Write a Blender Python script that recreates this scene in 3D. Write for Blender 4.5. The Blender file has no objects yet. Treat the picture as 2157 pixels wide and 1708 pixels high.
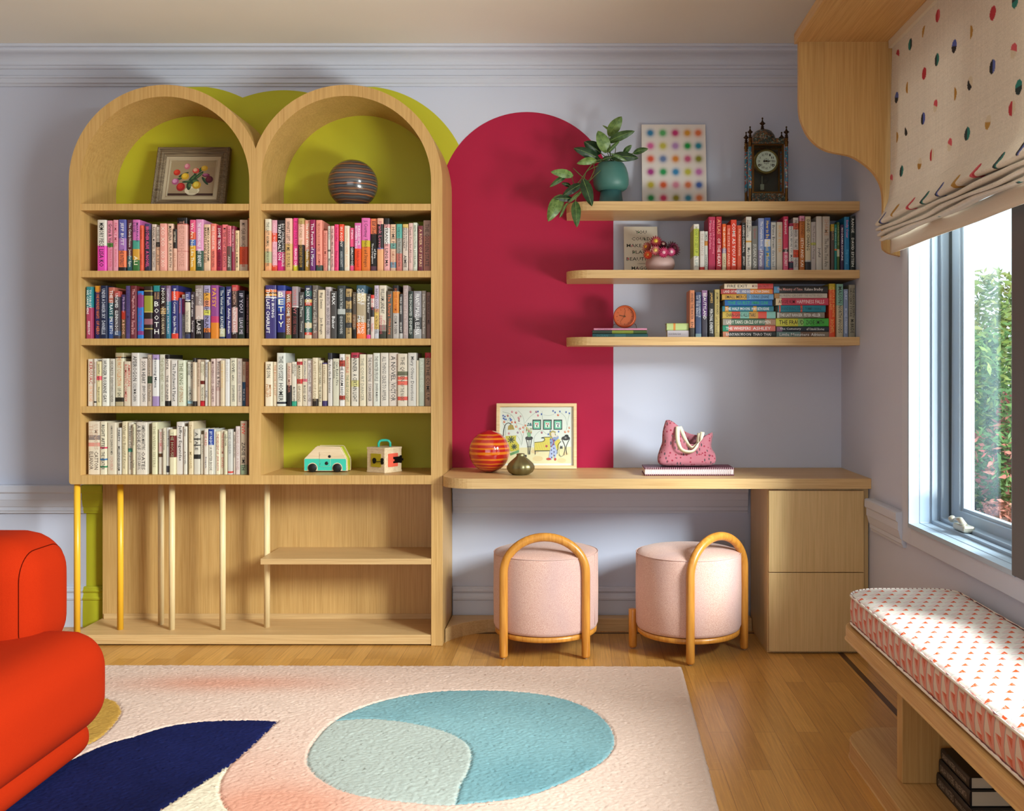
import bpy, bmesh, math, random
import numpy as np
from mathutils import Vector, Matrix
from mathutils.geometry import tessellate_polygon
random.seed(7)
PI = math.pi
C = bpy.context.scene.collection
S = bpy.context.scene

# ------------------------------------------------------------------ camera, world, lights, exposure
FPX, VU, VV, CY, EYE = 2097.0, 1214.0, 781.0, -4.72, 1.21
cam = bpy.data.objects.new('camera', bpy.data.cameras.new('camera'))
C.objects.link(cam)
cam.location = (0, CY, EYE)
cam.rotation_euler = (PI / 2, 0, 0)
cam.data.sensor_width = 36.0
cam.data.lens = FPX * 36.0 / 2157.0
cam.data.shift_x = (1078.5 - VU) / 2157.0
cam.data.shift_y = -(854.0 - VV) / 2157.0
cam.data.clip_end = 200
S.camera = cam
S.view_settings.view_transform = 'Standard'
S.view_settings.look = 'None'
S.view_settings.gamma = 1.0
S.view_settings.exposure = 0.0
S.view_settings.use_curve_mapping = False

world = bpy.data.worlds.new('overcast_sky')
S.world = world
world.use_nodes = True
wn = world.node_tree.nodes
bg = wn['Background']
bg.inputs[0].default_value = (0.86, 0.93, 1.0, 1)
bg.inputs[1].default_value = 1.7

def area(name, loc, target, sx, sy, power, col):
    d = bpy.data.lights.new(name, 'AREA')
    d.shape = 'RECTANGLE'; d.size = sx; d.size_y = sy
    d.energy = power; d.color = col
    o = bpy.data.objects.new(name, d); C.objects.link(o)
    o.location = loc
    o.rotation_euler = (Vector(target) - Vector(loc)).to_track_quat('-Z', 'Y').to_euler()
    return o
# daylight outside the two side windows and the windows behind the photographer
area('side_window_daylight', (4.6, -5.0, 3.35), (-1.2, -0.4, 0.65), 2.4, 1.8, 1600, (0.97, 0.985, 1.0))
area('rear_window_daylight', (-0.9, -6.9, 1.15), (-0.2, -2.6, 2.6), 2.6, 1.3, 12, (1.0, 0.95, 0.87))
# added fill lamp low outside, aimed upward to brighten the ceiling
area('ceiling_fill_light', (3.4, -4.4, -0.2), (-0.8, -0.9, 2.7), 2.4, 1.3, 620, (1.0, 0.965, 0.91))

# ------------------------------------------------------------------ pixel rays to points at true depth
def P(u, v, Y):
    D = Y - CY
    return Vector(((u - VU) * D / FPX, Y, EYE - (v - VV) * D / FPX))
def PX(u, Y): return (u - VU) * (Y - CY) / FPX
def PZ(v, Y): return EYE - (v - VV) * (Y - CY) / FPX
def FL(u, v, z=0.0):
    D = (EYE - z) * FPX / (v - VV)
    return ((u - VU) * D / FPX, D + CY)
def SX(u, v, X):
    D = X * FPX / (u - VU)
    return (D + CY, EYE - (v - VV) * D / FPX)

# ------------------------------------------------------------------ materials
def lin(h, g=1.0):
    def f(c):
        c /= 255.0
        return c / 12.92 if c <= 0.04045 else ((c + 0.055) / 1.055) ** 2.4
    return tuple(min(0.9, f(int(h[i:i + 2], 16)) * g) for i in (0, 2, 4)) + (1,)
MATS = {}
def newmat(name):
    m = bpy.data.materials.new(name); m.use_nodes = True
    nt = m.node_tree
    return m, nt, nt.nodes['Principled BSDF']
def link(nt, a, b): nt.links.new(a, b)
def plain(h, rough=0.5, g=1.0, metal=0.0, spec=0.5, coat=0.0):
    k = ('p', h, rough, g, metal, spec, coat)
    if k in MATS: return MATS[k]
    m, nt, b = newmat('paint_' + h)
    b.inputs['Base Color'].default_value = lin(h, g)
    b.inputs['Roughness'].default_value = rough
    b.inputs['Metallic'].default_value = metal
    b.inputs['Specular IOR Level'].default_value = spec
    b.inputs['Coat Weight'].default_value = coat
    MATS[k] = m
    return m
def coords(nt, scale, obj=False, rot=(0, 0, 0)):
    mp = nt.nodes.new('ShaderNodeMapping'); mp.inputs['Scale'].default_value = scale
    mp.inputs['Rotation'].default_value = rot
    if obj:
        t = nt.nodes.new('ShaderNodeTexCoord'); link(nt, t.outputs['Object'], mp.inputs[0])
    else:
        t = nt.nodes.new('ShaderNodeNewGeometry'); link(nt, t.outputs['Position'], mp.inputs[0])
    return mp.outputs[0]
def noise(nt, vec, scale=1.0, detail=3.0, rough=0.55, dist=0.0):
    n = nt.nodes.new('ShaderNodeTexNoise')
    n.inputs['Scale'].default_value = scale; n.inputs['Detail'].default_value = detail
    n.inputs['Roughness'].default_value = rough; n.inputs['Distortion'].default_value = dist
    link(nt, vec, n.inputs['Vector'])
    return n.outputs['Fac']
def ramp(nt, fac, stops):
    r = nt.nodes.new('ShaderNodeValToRGB')
    e = r.color_ramp.elements
    e[0].position, e[0].color = stops[0]
    e[1].position, e[1].color = stops[-1]
    for p, c in stops[1:-1]:
        k = e.new(p); k.color = c
    link(nt, fac, r.inputs[0])
    return r.outputs[0]
def mixc(nt, fac, a, b, mode='MIX'):
    n = nt.nodes.new('ShaderNodeMix'); n.data_type = 'RGBA'; n.blend_type = mode
    for sock, val in ((n.inputs[0], fac), (n.inputs[6], a), (n.inputs[7], b)):
        if hasattr(val, 'is_output'): link(nt, val, sock)
        else: sock.default_value = val
    return n.outputs[2]
def bump(nt, b, h, strength=0.2, dist=0.002):
    n = nt.nodes.new('ShaderNodeBump'); n.inputs['Strength'].default_value = strength
    n.inputs['Distance'].default_value = dist
    link(nt, h, n.inputs['Height']); link(nt, n.outputs[0], b.inputs['Normal'])
def wood(name, light, dark, axis='z', rough=0.42, fine=170.0, along=4.0, obj=False, g=1.0):
    k = ('w', name)
    if k in MATS: return MATS[k]
    m, nt, b = newmat(name)
    sc = {'x': (along, fine, fine), 'y': (fine, along, fine), 'z': (fine, fine * 0.6, along)}[axis]
    n1 = noise(nt, coords(nt, sc, obj), 1.0, 3.0, 0.6)
    sc2 = tuple(s * 0.09 for s in sc)
    n2 = noise(nt, coords(nt, sc2, obj), 1.0, 2.0, 0.5, 0.6)
    c1 = ramp(nt, n1, [(0.30, lin(dark, g)), (0.62, lin(light, g))])
    c2 = ramp(nt, n2, [(0.30, (0.93, 0.92, 0.90, 1)), (0.7, (1.04, 1.03, 1.02, 1))])
    link(nt, mixc(nt, 1.0, c1, c2, 'MULTIPLY'), b.inputs['Base Color'])
    b.inputs['Roughness'].default_value = rough
    bump(nt, b, n1, 0.06, 0.0006)
    MATS[k] = m
    return m
def fabric(name, c0, c1, scale=900.0, rough=0.9, sheen=0.2, patch=None, obj=True, bstr=0.35):
    k = ('f', name)
    if k in MATS: return MATS[k]
    m, nt, b = newmat(name)
    n1 = noise(nt, coords(nt, (scale, scale, scale), obj), 1.0, 2.0, 0.6)
    col = ramp(nt, n1, [(0.35, lin(c0)), (0.65, lin(c1))])
    if patch:
        n2 = noise(nt, coords(nt, (5, 5, 2.5), obj), 1.0, 2.0, 0.5)
        col = mixc(nt, ramp(nt, n2, [(0.42, (0, 0, 0, 1)), (0.66, (0.5, 0.5, 0.5, 1))]), col, lin(patch))
    link(nt, col, b.inputs['Base Color'])
    b.inputs['Roughness'].default_value = rough
    b.inputs['Sheen Weight'].default_value = sheen
    b.inputs['Specular IOR Level'].default_value = 0.08
    bump(nt, b, n1, bstr, 0.0015)
    MATS[k] = m
    return m
def glow_through(nt, b, col, amount):
    """thin cloth: part of the daylight behind it shines through"""
    out = [n for n in nt.nodes if n.type == 'OUTPUT_MATERIAL'][0]
    t = nt.nodes.new('ShaderNodeBsdfTranslucent'); mx = nt.nodes.new('ShaderNodeMixShader'); mx.inputs[0].default_value = amount
    link(nt, col, t.inputs[0]); link(nt, b.outputs[0], mx.inputs[1]); link(nt, t.outputs[0], mx.inputs[2]); link(nt, mx.outputs[0], out.inputs[0])
def vcol(name, rough=0.85, fuzz=0.0, fscale=500.0, spec=0.3, sheen=0.0, bstr=0.3, bdist=0.004, thin=0.0):
    k = ('v', name)
    if k in MATS: return MATS[k]
    m, nt, b = newmat(name)
    a = nt.nodes.new('ShaderNodeAttribute'); a.attribute_name = 'pattern'
    col = a.outputs['Color']
    if fuzz:
        n1 = noise(nt, coords(nt, (fscale,) * 3), 1.0, 3.0, 0.65)
        col = mixc(nt, 1.0, col, ramp(nt, n1, [(0.3, (1 - fuzz,) * 3 + (1,)), (0.7, (1 + fuzz * 0.6,) * 3 + (1,))]), 'MULTIPLY')
        bump(nt, b, n1, bstr, bdist)
    link(nt, col, b.inputs['Base Color'])
    b.inputs['Roughness'].default_value = rough
    b.inputs['Specular IOR Level'].default_value = spec
    b.inputs['Sheen Weight'].default_value = sheen
    if thin: glow_through(nt, b, col, thin)
    MATS[k] = m
    return m
def wallpaint(name, h, rough=0.6):
    k = ('wp', name)
    if k in MATS: return MATS[k]
    m, nt, b = newmat(name)
    n1 = noise(nt, coords(nt, (2.2, 2.2, 2.2)), 1.0, 2.0)
    c = lin(h)
    link(nt, ramp(nt, n1, [(0.3, tuple(x * 0.97 for x in c[:3]) + (1,)), (0.7, c)]), b.inputs['Base Color'])
    b.inputs['Roughness'].default_value = rough; b.inputs['Specular IOR Level'].default_value = 0.3
    n2 = noise(nt, coords(nt, (260,) * 3), 1.0, 2.0)
    bump(nt, b, n2, 0.05, 0.0008)
    MATS[k] = m
    return m

M_WALL = wallpaint('lilac_grey_wall_paint', 'c8cde0')
M_TRIM = wallpaint('lilac_grey_trim_paint', 'cbd0e0', 0.4)
M_CEIL = wallpaint('warm_white_ceiling_paint', 'ebe5da')
M_GREEN = wallpaint('chartreuse_wall_paint', 'bab62a', 0.5)
M_RED = wallpaint('raspberry_wall_paint', 'a80f3c', 0.5)
M_OAKZ = wood('oak_upright', 'cda568', 'bb9154', 'z')
M_OAKX = wood('oak_lengthwise', 'd3b07c', 'c19a66', 'x')
M_OAKY = wood('oak_into_room', 'cfa86e', 'b98c56', 'y')
M_OAKD = wood('oak_drawer_front', 'd8b884', 'c9a872', 'z', 0.4)
M_PALE = wood('pale_maple', 'ecd7a6', 'dfc08a', 'z', 0.45)
M_YEL = plain('e8ae2c', 0.35)
M_STOOLW = wood('honey_oak', 'd6953f', 'b9752a', 'z', 0.3, 90.0, 6.0, obj=True)
M_PINKF = fabric('pink_boucle', 'ca9688', 'e8c6b6', 420.0, patch='bc9ea0')
M_REDF = fabric('orange_red_wool', '8f1c02', '9c2404', 900.0, sheen=0.0, bstr=0.25)
M_BLACK = plain('161616', 0.4)
M_BRASS = plain('b08a3c', 0.35, metal=1.0)
M_PAGES = plain('d9cdb4', 0.8)

# ------------------------------------------------------------------ mesh building
ORG = {}
class MB:
    def __init__(s): s.v = []; s.f = []; s.m = []; s.sm = []
    def add(s, vs, fs, mi=0, smooth=False):
        o = len(s.v); s.v += [tuple(v) for v in vs]
        for f in fs:
            s.f.append(tuple(i + o for i in f)); s.m.append(mi); s.sm.append(smooth)
        return s
    def box(s, a, b, mi=0):
        (x0, y0, z0), (x1, y1, z1) = a, b
        return s.add([(x0, y0, z0), (x1, y0, z0), (x1, y1, z0), (x0, y1, z0), (x0, y0, z1), (x1, y0, z1), (x1, y1, z1), (x0, y1, z1)],
                     [(0, 3, 2, 1), (4, 5, 6, 7), (0, 1, 5, 4), (1, 2, 6, 5), (2, 3, 7, 6), (3, 0, 4, 7)], mi)
    def obox(s, c, h, rz=0.0, mi=0, mat=None):
        R = mat or Matrix.Rotation(rz, 3, 'Z')
        vs = [Vector(c) + R @ Vector((sx * h[0], sy * h[1], sz * h[2])) for sz in (-1, 1) for sx, sy in ((-1, -1), (1, -1), (1, 1), (-1, 1))]
        return s.add(vs, [(0, 3, 2, 1), (4, 5, 6, 7), (0, 1, 5, 4), (1, 2, 6, 5), (2, 3, 7, 6), (3, 0, 4, 7)], mi)
    def prism(s, outer, fn, t0, t1, holes=(), mi=0, smooth=False):
        """outer and holes: 2D loops; fn(a, b, t) -> point"""
        loops = [list(outer)] + [list(h) for h in holes]
        tris = tessellate_polygon([[Vector((a, b, 0)) for a, b in l] for l in loops])
        flat = [p for l in loops for p in l]
        n = len(flat)
        vs = [fn(a, b, t0) for a, b in flat] + [fn(a, b, t1) for a, b in flat]
        s.add(vs, [tuple(t) for t in tris] + [tuple(i + n for i in reversed(t)) for t in tris], mi)
        o = 0
        for l in loops:
            k = len(l)
            vs = [fn(a, b, t0) for a, b in l] + [fn(a, b, t1) for a, b in l]
            s.add(vs, [(i, (i + 1) % k, k + (i + 1) % k, k + i) for i in range(k)], mi, smooth)
        return s
    def lathe(s, prof, c=(0, 0, 0), seg=40, mi=0, wob=None, axis=None):
        """prof: (r, z) from bottom to top"""
        vs = []; fs = []
        for r, z in prof:
            for i in range(seg):
                a = 2 * PI * i / seg
                rr = r * (wob(a, z) if wob else 1.0)
                p = Vector((rr * math.cos(a), rr * math.sin(a), z))
                if axis: p = axis @ p
                vs.append(p + Vector(c))
        for j in range(len(prof) - 1):
            for i in range(seg):
                k = (i + 1) % seg
                fs.append((j * seg + i, j * seg + k, (j + 1) * seg + k, (j + 1) * seg + i))
        fs.append(tuple(reversed(range(seg))))
        fs.append(tuple((len(prof) - 1) * seg + i for i in range(seg)))
        return s.add(vs, fs, mi, True)
    def tube(s, pts, r, seg=10, mi=0, caps=True, flat=None):
        pts = [Vector(p) for p in pts]; n = len(pts)
        rs = r if isinstance(r, (list, tuple)) else [r] * n
        up = None; vs = []; fs = []
        for i, p in enumerate(pts):
            t = (pts[min(i + 1, n - 1)] - pts[max(i - 1, 0)]).normalized()
            if up is None:
                up = t.orthogonal().normalized()
            up = (up - t * up.dot(t)).normalized()
            sd = t.cross(up)
            for k in range(seg):
                a = 2 * PI * k / seg
                vs.append(p + (up * math.cos(a) + sd * math.sin(a)) * rs[i])
        for i in range(n - 1):
            for k in range(seg):
                q = (k + 1) % seg
                fs.append((i * seg + k, i * seg + q, (i + 1) * seg + q, (i + 1) * seg + k))
        if caps:
            fs.append(tuple(reversed(range(seg)))); fs.append(tuple((n - 1) * seg + k for k in range(seg)))
        return s.add(vs, fs, mi, True)
    def grid(s, fn, nu, nv, mi=0, smooth=True, closeu=False):
        vs = [fn(i / nu, j / nv) for j in range(nv + 1) for i in range(nu + (0 if closeu else 1))]
        w = nu + (0 if closeu else 1)
        fs = [(j * w + i, j * w + (i + 1) % w, (j + 1) * w + (i + 1) % w, (j + 1) * w + i) for j in range(nv) for i in range(nu)]
        return s.add(vs, fs, mi, smooth)
    def build(s, name, mats, parent=None, loc=None, bevel=0.0, seg=2, sub=0, weld=False):
        me = bpy.data.meshes.new(name)
        org = Vector(ORG[parent.name]) if parent is not None else Vector(loc or (0, 0, 0))
        me.from_pydata([tuple(Vector(v) - org) for v in s.v], [], s.f)
        if not isinstance(mats, (list, tuple)): mats = [mats]
        for m in mats: me.materials.append(m)
        me.polygons.foreach_set('material_index', s.m)
        me.polygons.foreach_set('use_smooth', s.sm)
        bm = bmesh.new(); bm.from_mesh(me)
        if weld: bmesh.ops.remove_doubles(bm, verts=bm.verts, dist=1e-5)
        bmesh.ops.recalc_face_normals(bm, faces=bm.faces)
        bm.to_mesh(me); bm.free()
        me.update()
        o = bpy.data.objects.new(name, me); C.objects.link(o)
        if parent is not None: o.parent = parent
        else: o.location = org
        ORG[o.name] = tuple(org)
        if bevel:
            b = o.modifiers.new('edge', 'BEVEL'); b.width = bevel; b.segments = seg; b.limit_method = 'ANGLE'; b.angle_limit = 0.7
            w = o.modifiers.new('weld', 'WELD'); w.merge_threshold = 1e-5
            o.modifiers.move(1, 0)
        if sub:
            q = o.modifiers.new('smooth', 'SUBSURF'); q.levels = sub; q.render_levels = sub
        return o
def tag(o, label, cat, group=None):
    o['label'] = label; o['category'] = cat
    if group: o['group'] = group
    return o
def thing(name, label, cat, loc, group=None):
    o = bpy.data.objects.new(name, None); C.objects.link(o)
    o.location = loc; o.empty_display_size = 0.05
    ORG[o.name] = tuple(loc)
    return tag(o, label, cat, group)
def struct(o):
    o['kind'] = 'structure'
    return o
XZ = lambda a, b, t: (a, t, b)
XY = lambda a, b, t: (a, b, t)
YZ = lambda a, b, t: (t, a, b)
def arc(cx, cz, r, a0, a1, n):
    return [(cx + r * math.cos(math.radians(a0 + (a1 - a0) * i / n)), cz + r * math.sin(math.radians(a0 + (a1 - a0) * i / n))) for i in range(n + 1)]
def rrect(x0, y0, x1, y1, r, n=8):
    r = r if isinstance(r, (list, tuple)) else [r] * 4
    out = []
    for (cx, cy, a), q in zip(((x0, y0, 180), (x1, y0, 270), (x1, y1, 0), (x0, y1, 90)), r):
        if q <= 0: out.append((cx, cy)); continue
        ox = cx + q if cx == x0 else cx - q; oy = cy + q if cy == y0 else cy - q
        out += arc(ox, oy, q, a, a + 90, n)
    return out
def spline(pts, n=8, closed=False):
    pts = [Vector(p) for p in pts]; out = []; k = len(pts)
    rng = range(k if closed else k - 1)
    for i in rng:
        if closed: p0, p1, p2, p3 = pts[i - 1], pts[i], pts[(i + 1) % k], pts[(i + 2) % k]
        else: p0, p1, p2, p3 = pts[max(i - 1, 0)], pts[i], pts[i + 1], pts[min(i + 2, k - 1)]
        for j in range(n):
            t = j / n
            out.append(0.5 * ((2 * p1) + (p2 - p0) * t + (2 * p0 - 5 * p1 + 4 * p2 - p3) * t * t + (3 * p1 - p0 - 3 * p2 + p3) * t ** 3))
    if not closed: out.append(pts[-1])
    return out
def setpattern(o, cols):
    me = o.data
    at = me.color_attributes.new('pattern', 'FLOAT_COLOR', 'POINT')
    a = np.ones((len(me.vertices), 4), dtype=np.float32); a[:, :3] = cols
    at.data.foreach_set('color', a.ravel())

# flat painting on a plane: origin, unit x, unit up, normal towards the viewer
class Paint:
    def __init__(s, mb, O, ex, ez, n, mats, idx):
        s.mb, s.O, s.ex, s.ez, s.n, s.mats, s.idx, s.k = mb, Vector(O), Vector(ex), Vector(ez), Vector(n), mats, idx, 1
    def mi(s, h, rough=0.7):
        m = plain(h, rough)
        if m not in s.mats: s.mats.append(m)
        return s.mats.index(m)
    def pt(s, a, b): return s.O + s.ex * a + s.ez * b + s.n * (0.00001 * s.k)
    def poly(s, pts, h):
        s.k += 1
        t = tessellate_polygon([[Vector((a, b, 0)) for a, b in pts]])
        s.mb.add([s.pt(a, b) for a, b in pts], [tuple(x) for x in t], s.mi(h))
    def ell(s, a, b, ra, rb, h, rot=0.0, n=14):
        c, d = math.cos(rot), math.sin(rot)
        s.k += 1
        pts = [(a + c * ra * math.cos(2 * PI * i / n) - d * rb * math.sin(2 * PI * i / n), b + d * ra * math.cos(2 * PI * i / n) + c * rb * math.sin(2 * PI * i / n)) for i in range(n)]
        s.mb.add([s.pt(*p) for p in pts], [tuple(range(n))], s.mi(h))
    def stroke(s, pts, w, h, smooth=True):
        s.k += 1
        q = spline([(a, b, 0) for a, b in pts], 5) if smooth and len(pts) > 2 else [Vector((a, b, 0)) for a, b in pts]
        vs = []
        for i, p in enumerate(q):
            t = (q[min(i + 1, len(q) - 1)] - q[max(i - 1, 0)]).normalized()
            nn = Vector((-t.y, t.x, 0)) * w / 2
            vs += [s.pt(p.x + nn.x, p.y + nn.y), s.pt(p.x - nn.x, p.y - nn.y)]
        s.mb.add(vs, [(2 * i, 2 * i + 1, 2 * i + 3, 2 * i + 2) for i in range(len(q) - 1)], s.mi(h))
    def text(s, string, a, b, w, h, col, bold=False):
        """string centred at (a, b), w wide, at most h high"""
        vs, fs, tw, th = GLYPH[string]
        sx = w / tw; sz = min(h / th, sx * 1.8)
        s.k += 1
        s.mb.add([s.pt(a + (x - tw / 2) * sx, b + (y - th / 2) * sz) for x, y in vs], fs, s.mi(col))
# ------------------------------------------------------------------ room
WX = 1.256                     # window wall
CZ = 2.72                      # ceiling
GX0 = -2.33                    # edge of the green paint
zA = 2.0455                    # springing height of the bookcase arches
xL, xR = -1.810, -1.013
def circ_pts(cx, cz, r, a0, a1, n=48): return arc(cx, cz, r, a0, a1, n)

mb = MB()
wt = 0.15
mb.add([(-4.3, 0, 0), (1.6, 0, 0), (1.6, 0, CZ + .1), (-4.3, 0, CZ + .1)], [(0, 1, 2, 3)], 0)
mb.box((-4.3, 0.001, 0), (1.6, wt, CZ + .1), 0)
# painted arches: chartreuse behind the bookcase, raspberry above the desk
def painted(pts, y, mi):
    t = tessellate_polygon([[Vector((a, b, 0)) for a, b in pts]])
    mb.add([(a, y, b) for a, b in pts], [tuple(x) for x in t], mi)
R = 0.513
painted([(xL + R, .02), (xL + R, zA)] + circ_pts(xL, zA, R, 0, 180)[1:] + [(xL - R, .02)], -0.0006, 1)
painted([(-.60, .02), (-.60, 1.2), (xR + R, 1.2), (xR + R, zA)] + circ_pts(xR, zA, R, 0, 180)[1:] + [(xR - R, .02)], -0.0008, 1)
painted(circ_pts(-1.387, 2.54 - .56, .56, 30, 150), -0.0010, 1)
rr = 182 / 444.3
rx = (1110 - VU) / 444.3; rz = EYE + (VV - 418) / 444.3
painted([(rx + rr, .70), (rx + rr, rz)] + circ_pts(rx, rz, rr, 0, 180)[1:] + [(rx - rr, .70)], -0.0014, 2)
wb = struct(mb.build('wall_back', [M_WALL, M_GREEN, M_RED]))

# floor: narrow oak boards running into the room, dark inlay line
m, nt, b = newmat('oak_floor_boards')
vec = coords(nt, (1, 1, 1), rot=(0, 0, PI / 2))
br = nt.nodes.new('ShaderNodeTexBrick')
br.offset = 0.37; br.squash = 1.0
br.inputs['Scale'].default_value = 1.0
br.inputs['Brick Width'].default_value = 0.85; br.inputs['Row Height'].default_value = 0.074
br.inputs['Mortar Size'].default_value = 0.0009; br.inputs['Mortar Smooth'].default_value = 0.3
br.inputs['Color1'].default_value = lin('cf9a50'); br.inputs['Color2'].default_value = lin('b6823c')
br.inputs['Mortar'].default_value = lin('8a5c28')
link(nt, vec, br.inputs['Vector'])
n1 = noise(nt, coords(nt, (150, 5, 150)), 1.0, 3.0, 0.6)
n2 = noise(nt, coords(nt, (14, 40, 14)), 1.0, 3.0, 0.7, 2.5)
c = mixc(nt, 1.0, br.outputs['Color'], ramp(nt, n1, [(0.3, (.78, .76, .72, 1)), (0.65, (1.08, 1.07, 1.05, 1))]), 'MULTIPLY')
c = mixc(nt, ramp(nt, n2, [(0.62, (0, 0, 0, 1)), (0.72, (.28, .28, .28, 1))]), c, lin('dcb874'))
link(nt, c, b.inputs['Base Color'])
b.inputs['Roughness'].default_value = 0.3
b.inputs['Coat Weight'].default_value = 0.15; b.inputs['Coat Roughness'].default_value = 0.22
bump(nt, b, n1, 0.05, 0.0006)
M_FLOOR = m
mb = MB()
mb.add([(-4.3, -8, 0), (1.6, -8, 0), (1.6, .15, 0), (-4.3, .15, 0)], [(0, 1, 2, 3)], 0)
mb.add([(1.122, -8, .0004), (1.146, -8, .0004), (1.146, -.115, .0004), (1.122, -.115, .0004)], [(0, 1, 2, 3)], 1)
mb.add([(-4.2, -.139, .0004), (1.146, -.139, .0004), (1.146, -.115, .0004), (-4.2, -.115, .0004)], [(0, 1, 2, 3)], 1)
struct(mb.build('floor', [M_FLOOR, plain('4a2c18', 0.35)]))
mb = MB(); mb.box((-4.3, -8, CZ), (1.6, .15, CZ + .1))
struct(mb.build('ceiling', M_CEIL))
mb = MB(); mb.box((-4.3, -8, 0), (-4.2, .15, CZ))
M_DIM = wallpaint('fill_damping_wall_paint', '6e6660')  # unseen walls coloured dark to cut the fill light in the room
struct(mb.build('wall_left', M_DIM))
mb = MB()
for x0, x1, z0, z1 in ((-4.3, -2.6, 0, CZ), (.9, 1.6, 0, CZ), (-2.6, .9, 0, .45), (-2.6, .9, 2.4, CZ)):
    mb.box((x0, -6.6, z0), (x1, -6.5, z1))
struct(mb.build('wall_rear', M_DIM))

# window wall with two openings
W1 = (-1.918, -1.03); W2 = (-4.6, -2.07); WZ0, WZ1 = 0.6365, 2.42; WZ2 = 2.66
mb = MB()
for y0, y1, z0, z1 in ((W1[1], .0, 0, CZ), (W2[1], W1[0], WZ0, WZ1), (-6.6, W2[0], 0, CZ), (W2[0], W1[1], 0, WZ0), (W2[1], W1[1], WZ1, CZ), (W2[0], W2[1], WZ2, CZ)):
    mb.box((WX, y0, z0), (WX + .22, y1, z1))
struct(mb.build('wall_right', M_WALL))

# mouldings swept along the walls: profile (projection from the wall, height)
def crown_profile():
    pts = [(0, 2.555), (.010, 2.557), (.012, 2.566), (.020, 2.570), (.020, 2.590), (.026, 2.593), (.026, 2.602), (.020, 2.606), (.020, 2.632),
           (.030, 2.634), (.034, 2.641), (.034, 2.646), (.042, 2.648)]
    pts += [(.042 + .052 * (1 - math.cos(t)), 2.648 + .040 * math.sin(t)) for t in [i * PI / 16 for i in range(1, 9)]]
    pts += [(.102, 2.690), (.110, 2.694), (.114, 2.700), (.114, 2.706), (.128, 2.709), (.132, 2.716), (.132, CZ), (0, CZ)]
    return pts
RAIL = [(0, .535), (.012, .5365), (.014, .546), (.018, .5505), (.018, .566), (.022, .5705), (.030, .60), (.032, .603), (.032, .632), (.038, .637), (.040, .640), (.040, .668), (.034, .672), (0, .672)]
BASE = [(0, .0), (.022, .0), (.022, .126), (.026, .130), (.027, .138), (.022, .145), (.017, .160), (.022, .166), (.024, .172), (.018, .178), (.018, .184), (.010, .190), (0, .190)]
def mould_back(prof, x0, x1, name, mat):
    mb = MB(); mb.prism(prof, lambda a, b, t: (t, -a, b), x0, x1)
    return struct(mb.build(name, mat, bevel=.0012))
def mould_right(prof, y0, y1, name, mat):
    mb = MB(); mb.prism(prof, lambda a, b, t: (WX - a, t, b), y0, y1)
    return struct(mb.build(name, mat, bevel=.0012))
mould_back(crown_profile(), -4.2, WX, 'trim_1', M_TRIM)
mould_right(crown_profile(), -6.5, -.1, 'trim_2', M_TRIM)
mould_back(RAIL, -4.2, GX0, 'trim_3', M_TRIM)
mould_back(RAIL, GX0, -2.230, 'trim_4', M_GREEN)
mould_back(RAIL, -.583, .81, 'trim_5', M_TRIM)
mould_right(RAIL, -.93, -.52, 'trim_6', M_TRIM)
mould_back(BASE, -4.2, GX0, 'baseboard_back', M_TRIM)
mould_back(BASE, GX0, -2.230, 'baseboard_back_green', M_GREEN)
mould_back(BASE, -.583, .81, 'baseboard_desk', M_TRIM)
mould_right(BASE, -1.4, -.52, 'baseboard_right', M_TRIM)

# wooden plinth under the desk, curving out to the bookcase
mb = MB()
pl = [(-.584, -.285), (-.575, -.262), (-.555, -.225), (-.52, -.18), (-.47, -.14), (-.41, -.112), (-.34, -.098), (-.28, -.094), (.815, -.094), (.815, -.03), (-.584, -.03)]
mb.prism(pl, XY, 0.001, .060)
struct(mb.build('trim_7', M_OAKX, bevel=.002))

# window casing: flat boards on the wall around the openings
mb = MB()
mb.box((WX - .016, -1.03, .565), (WX - .0005, -.93, 2.46))
mb.box((WX - .016, W2[0], .565), (WX - .0005, -1.03, WZ0))
mb.box((WX - .016, W2[1], WZ0), (WX - .0005, W1[0], WZ1))
struct(mb.build('trim_8', M_TRIM, bevel=.002))

# ------------------------------------------------------------------ window (frame, sash, glass, crank)
M_WF = plain('a2b6ca', 0.35)
m, nt, b = newmat('window_glass')
for n in list(nt.nodes):
    if n.type != 'OUTPUT_MATERIAL': nt.nodes.remove(n)
out = [n for n in nt.nodes if n.type == 'OUTPUT_MATERIAL'][0]
tr = nt.nodes.new('ShaderNodeBsdfTransparent'); tr.inputs[0].default_value = (.93, .97, .96, 1)
gl = nt.nodes.new('ShaderNodeBsdfGlossy'); gl.inputs['Roughness'].default_value = 0.03
lw = nt.nodes.new('ShaderNodeLayerWeight'); lw.inputs[0].default_value = 0.5
pw = nt.nodes.new('ShaderNodeMath'); pw.operation = 'POWER'; pw.inputs[1].default_value = 4.0; link(nt, lw.outputs['Facing'], pw.inputs[0])
fr = nt.nodes.new('ShaderNodeMath'); fr.operation = 'MULTIPLY_ADD'; fr.inputs[1].default_value = 0.5; fr.inputs[2].default_value = 0.03; link(nt, pw.outputs[0], fr.inputs[0])
mx = nt.nodes.new('ShaderNodeMixShader')
link(nt, fr.outputs[0], mx.inputs[0]); link(nt, tr.outputs[0], mx.inputs[1]); link(nt, gl.outputs[0], mx.inputs[2]); link(nt, mx.outputs[0], out.inputs[0])
M_GLASS = m
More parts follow.
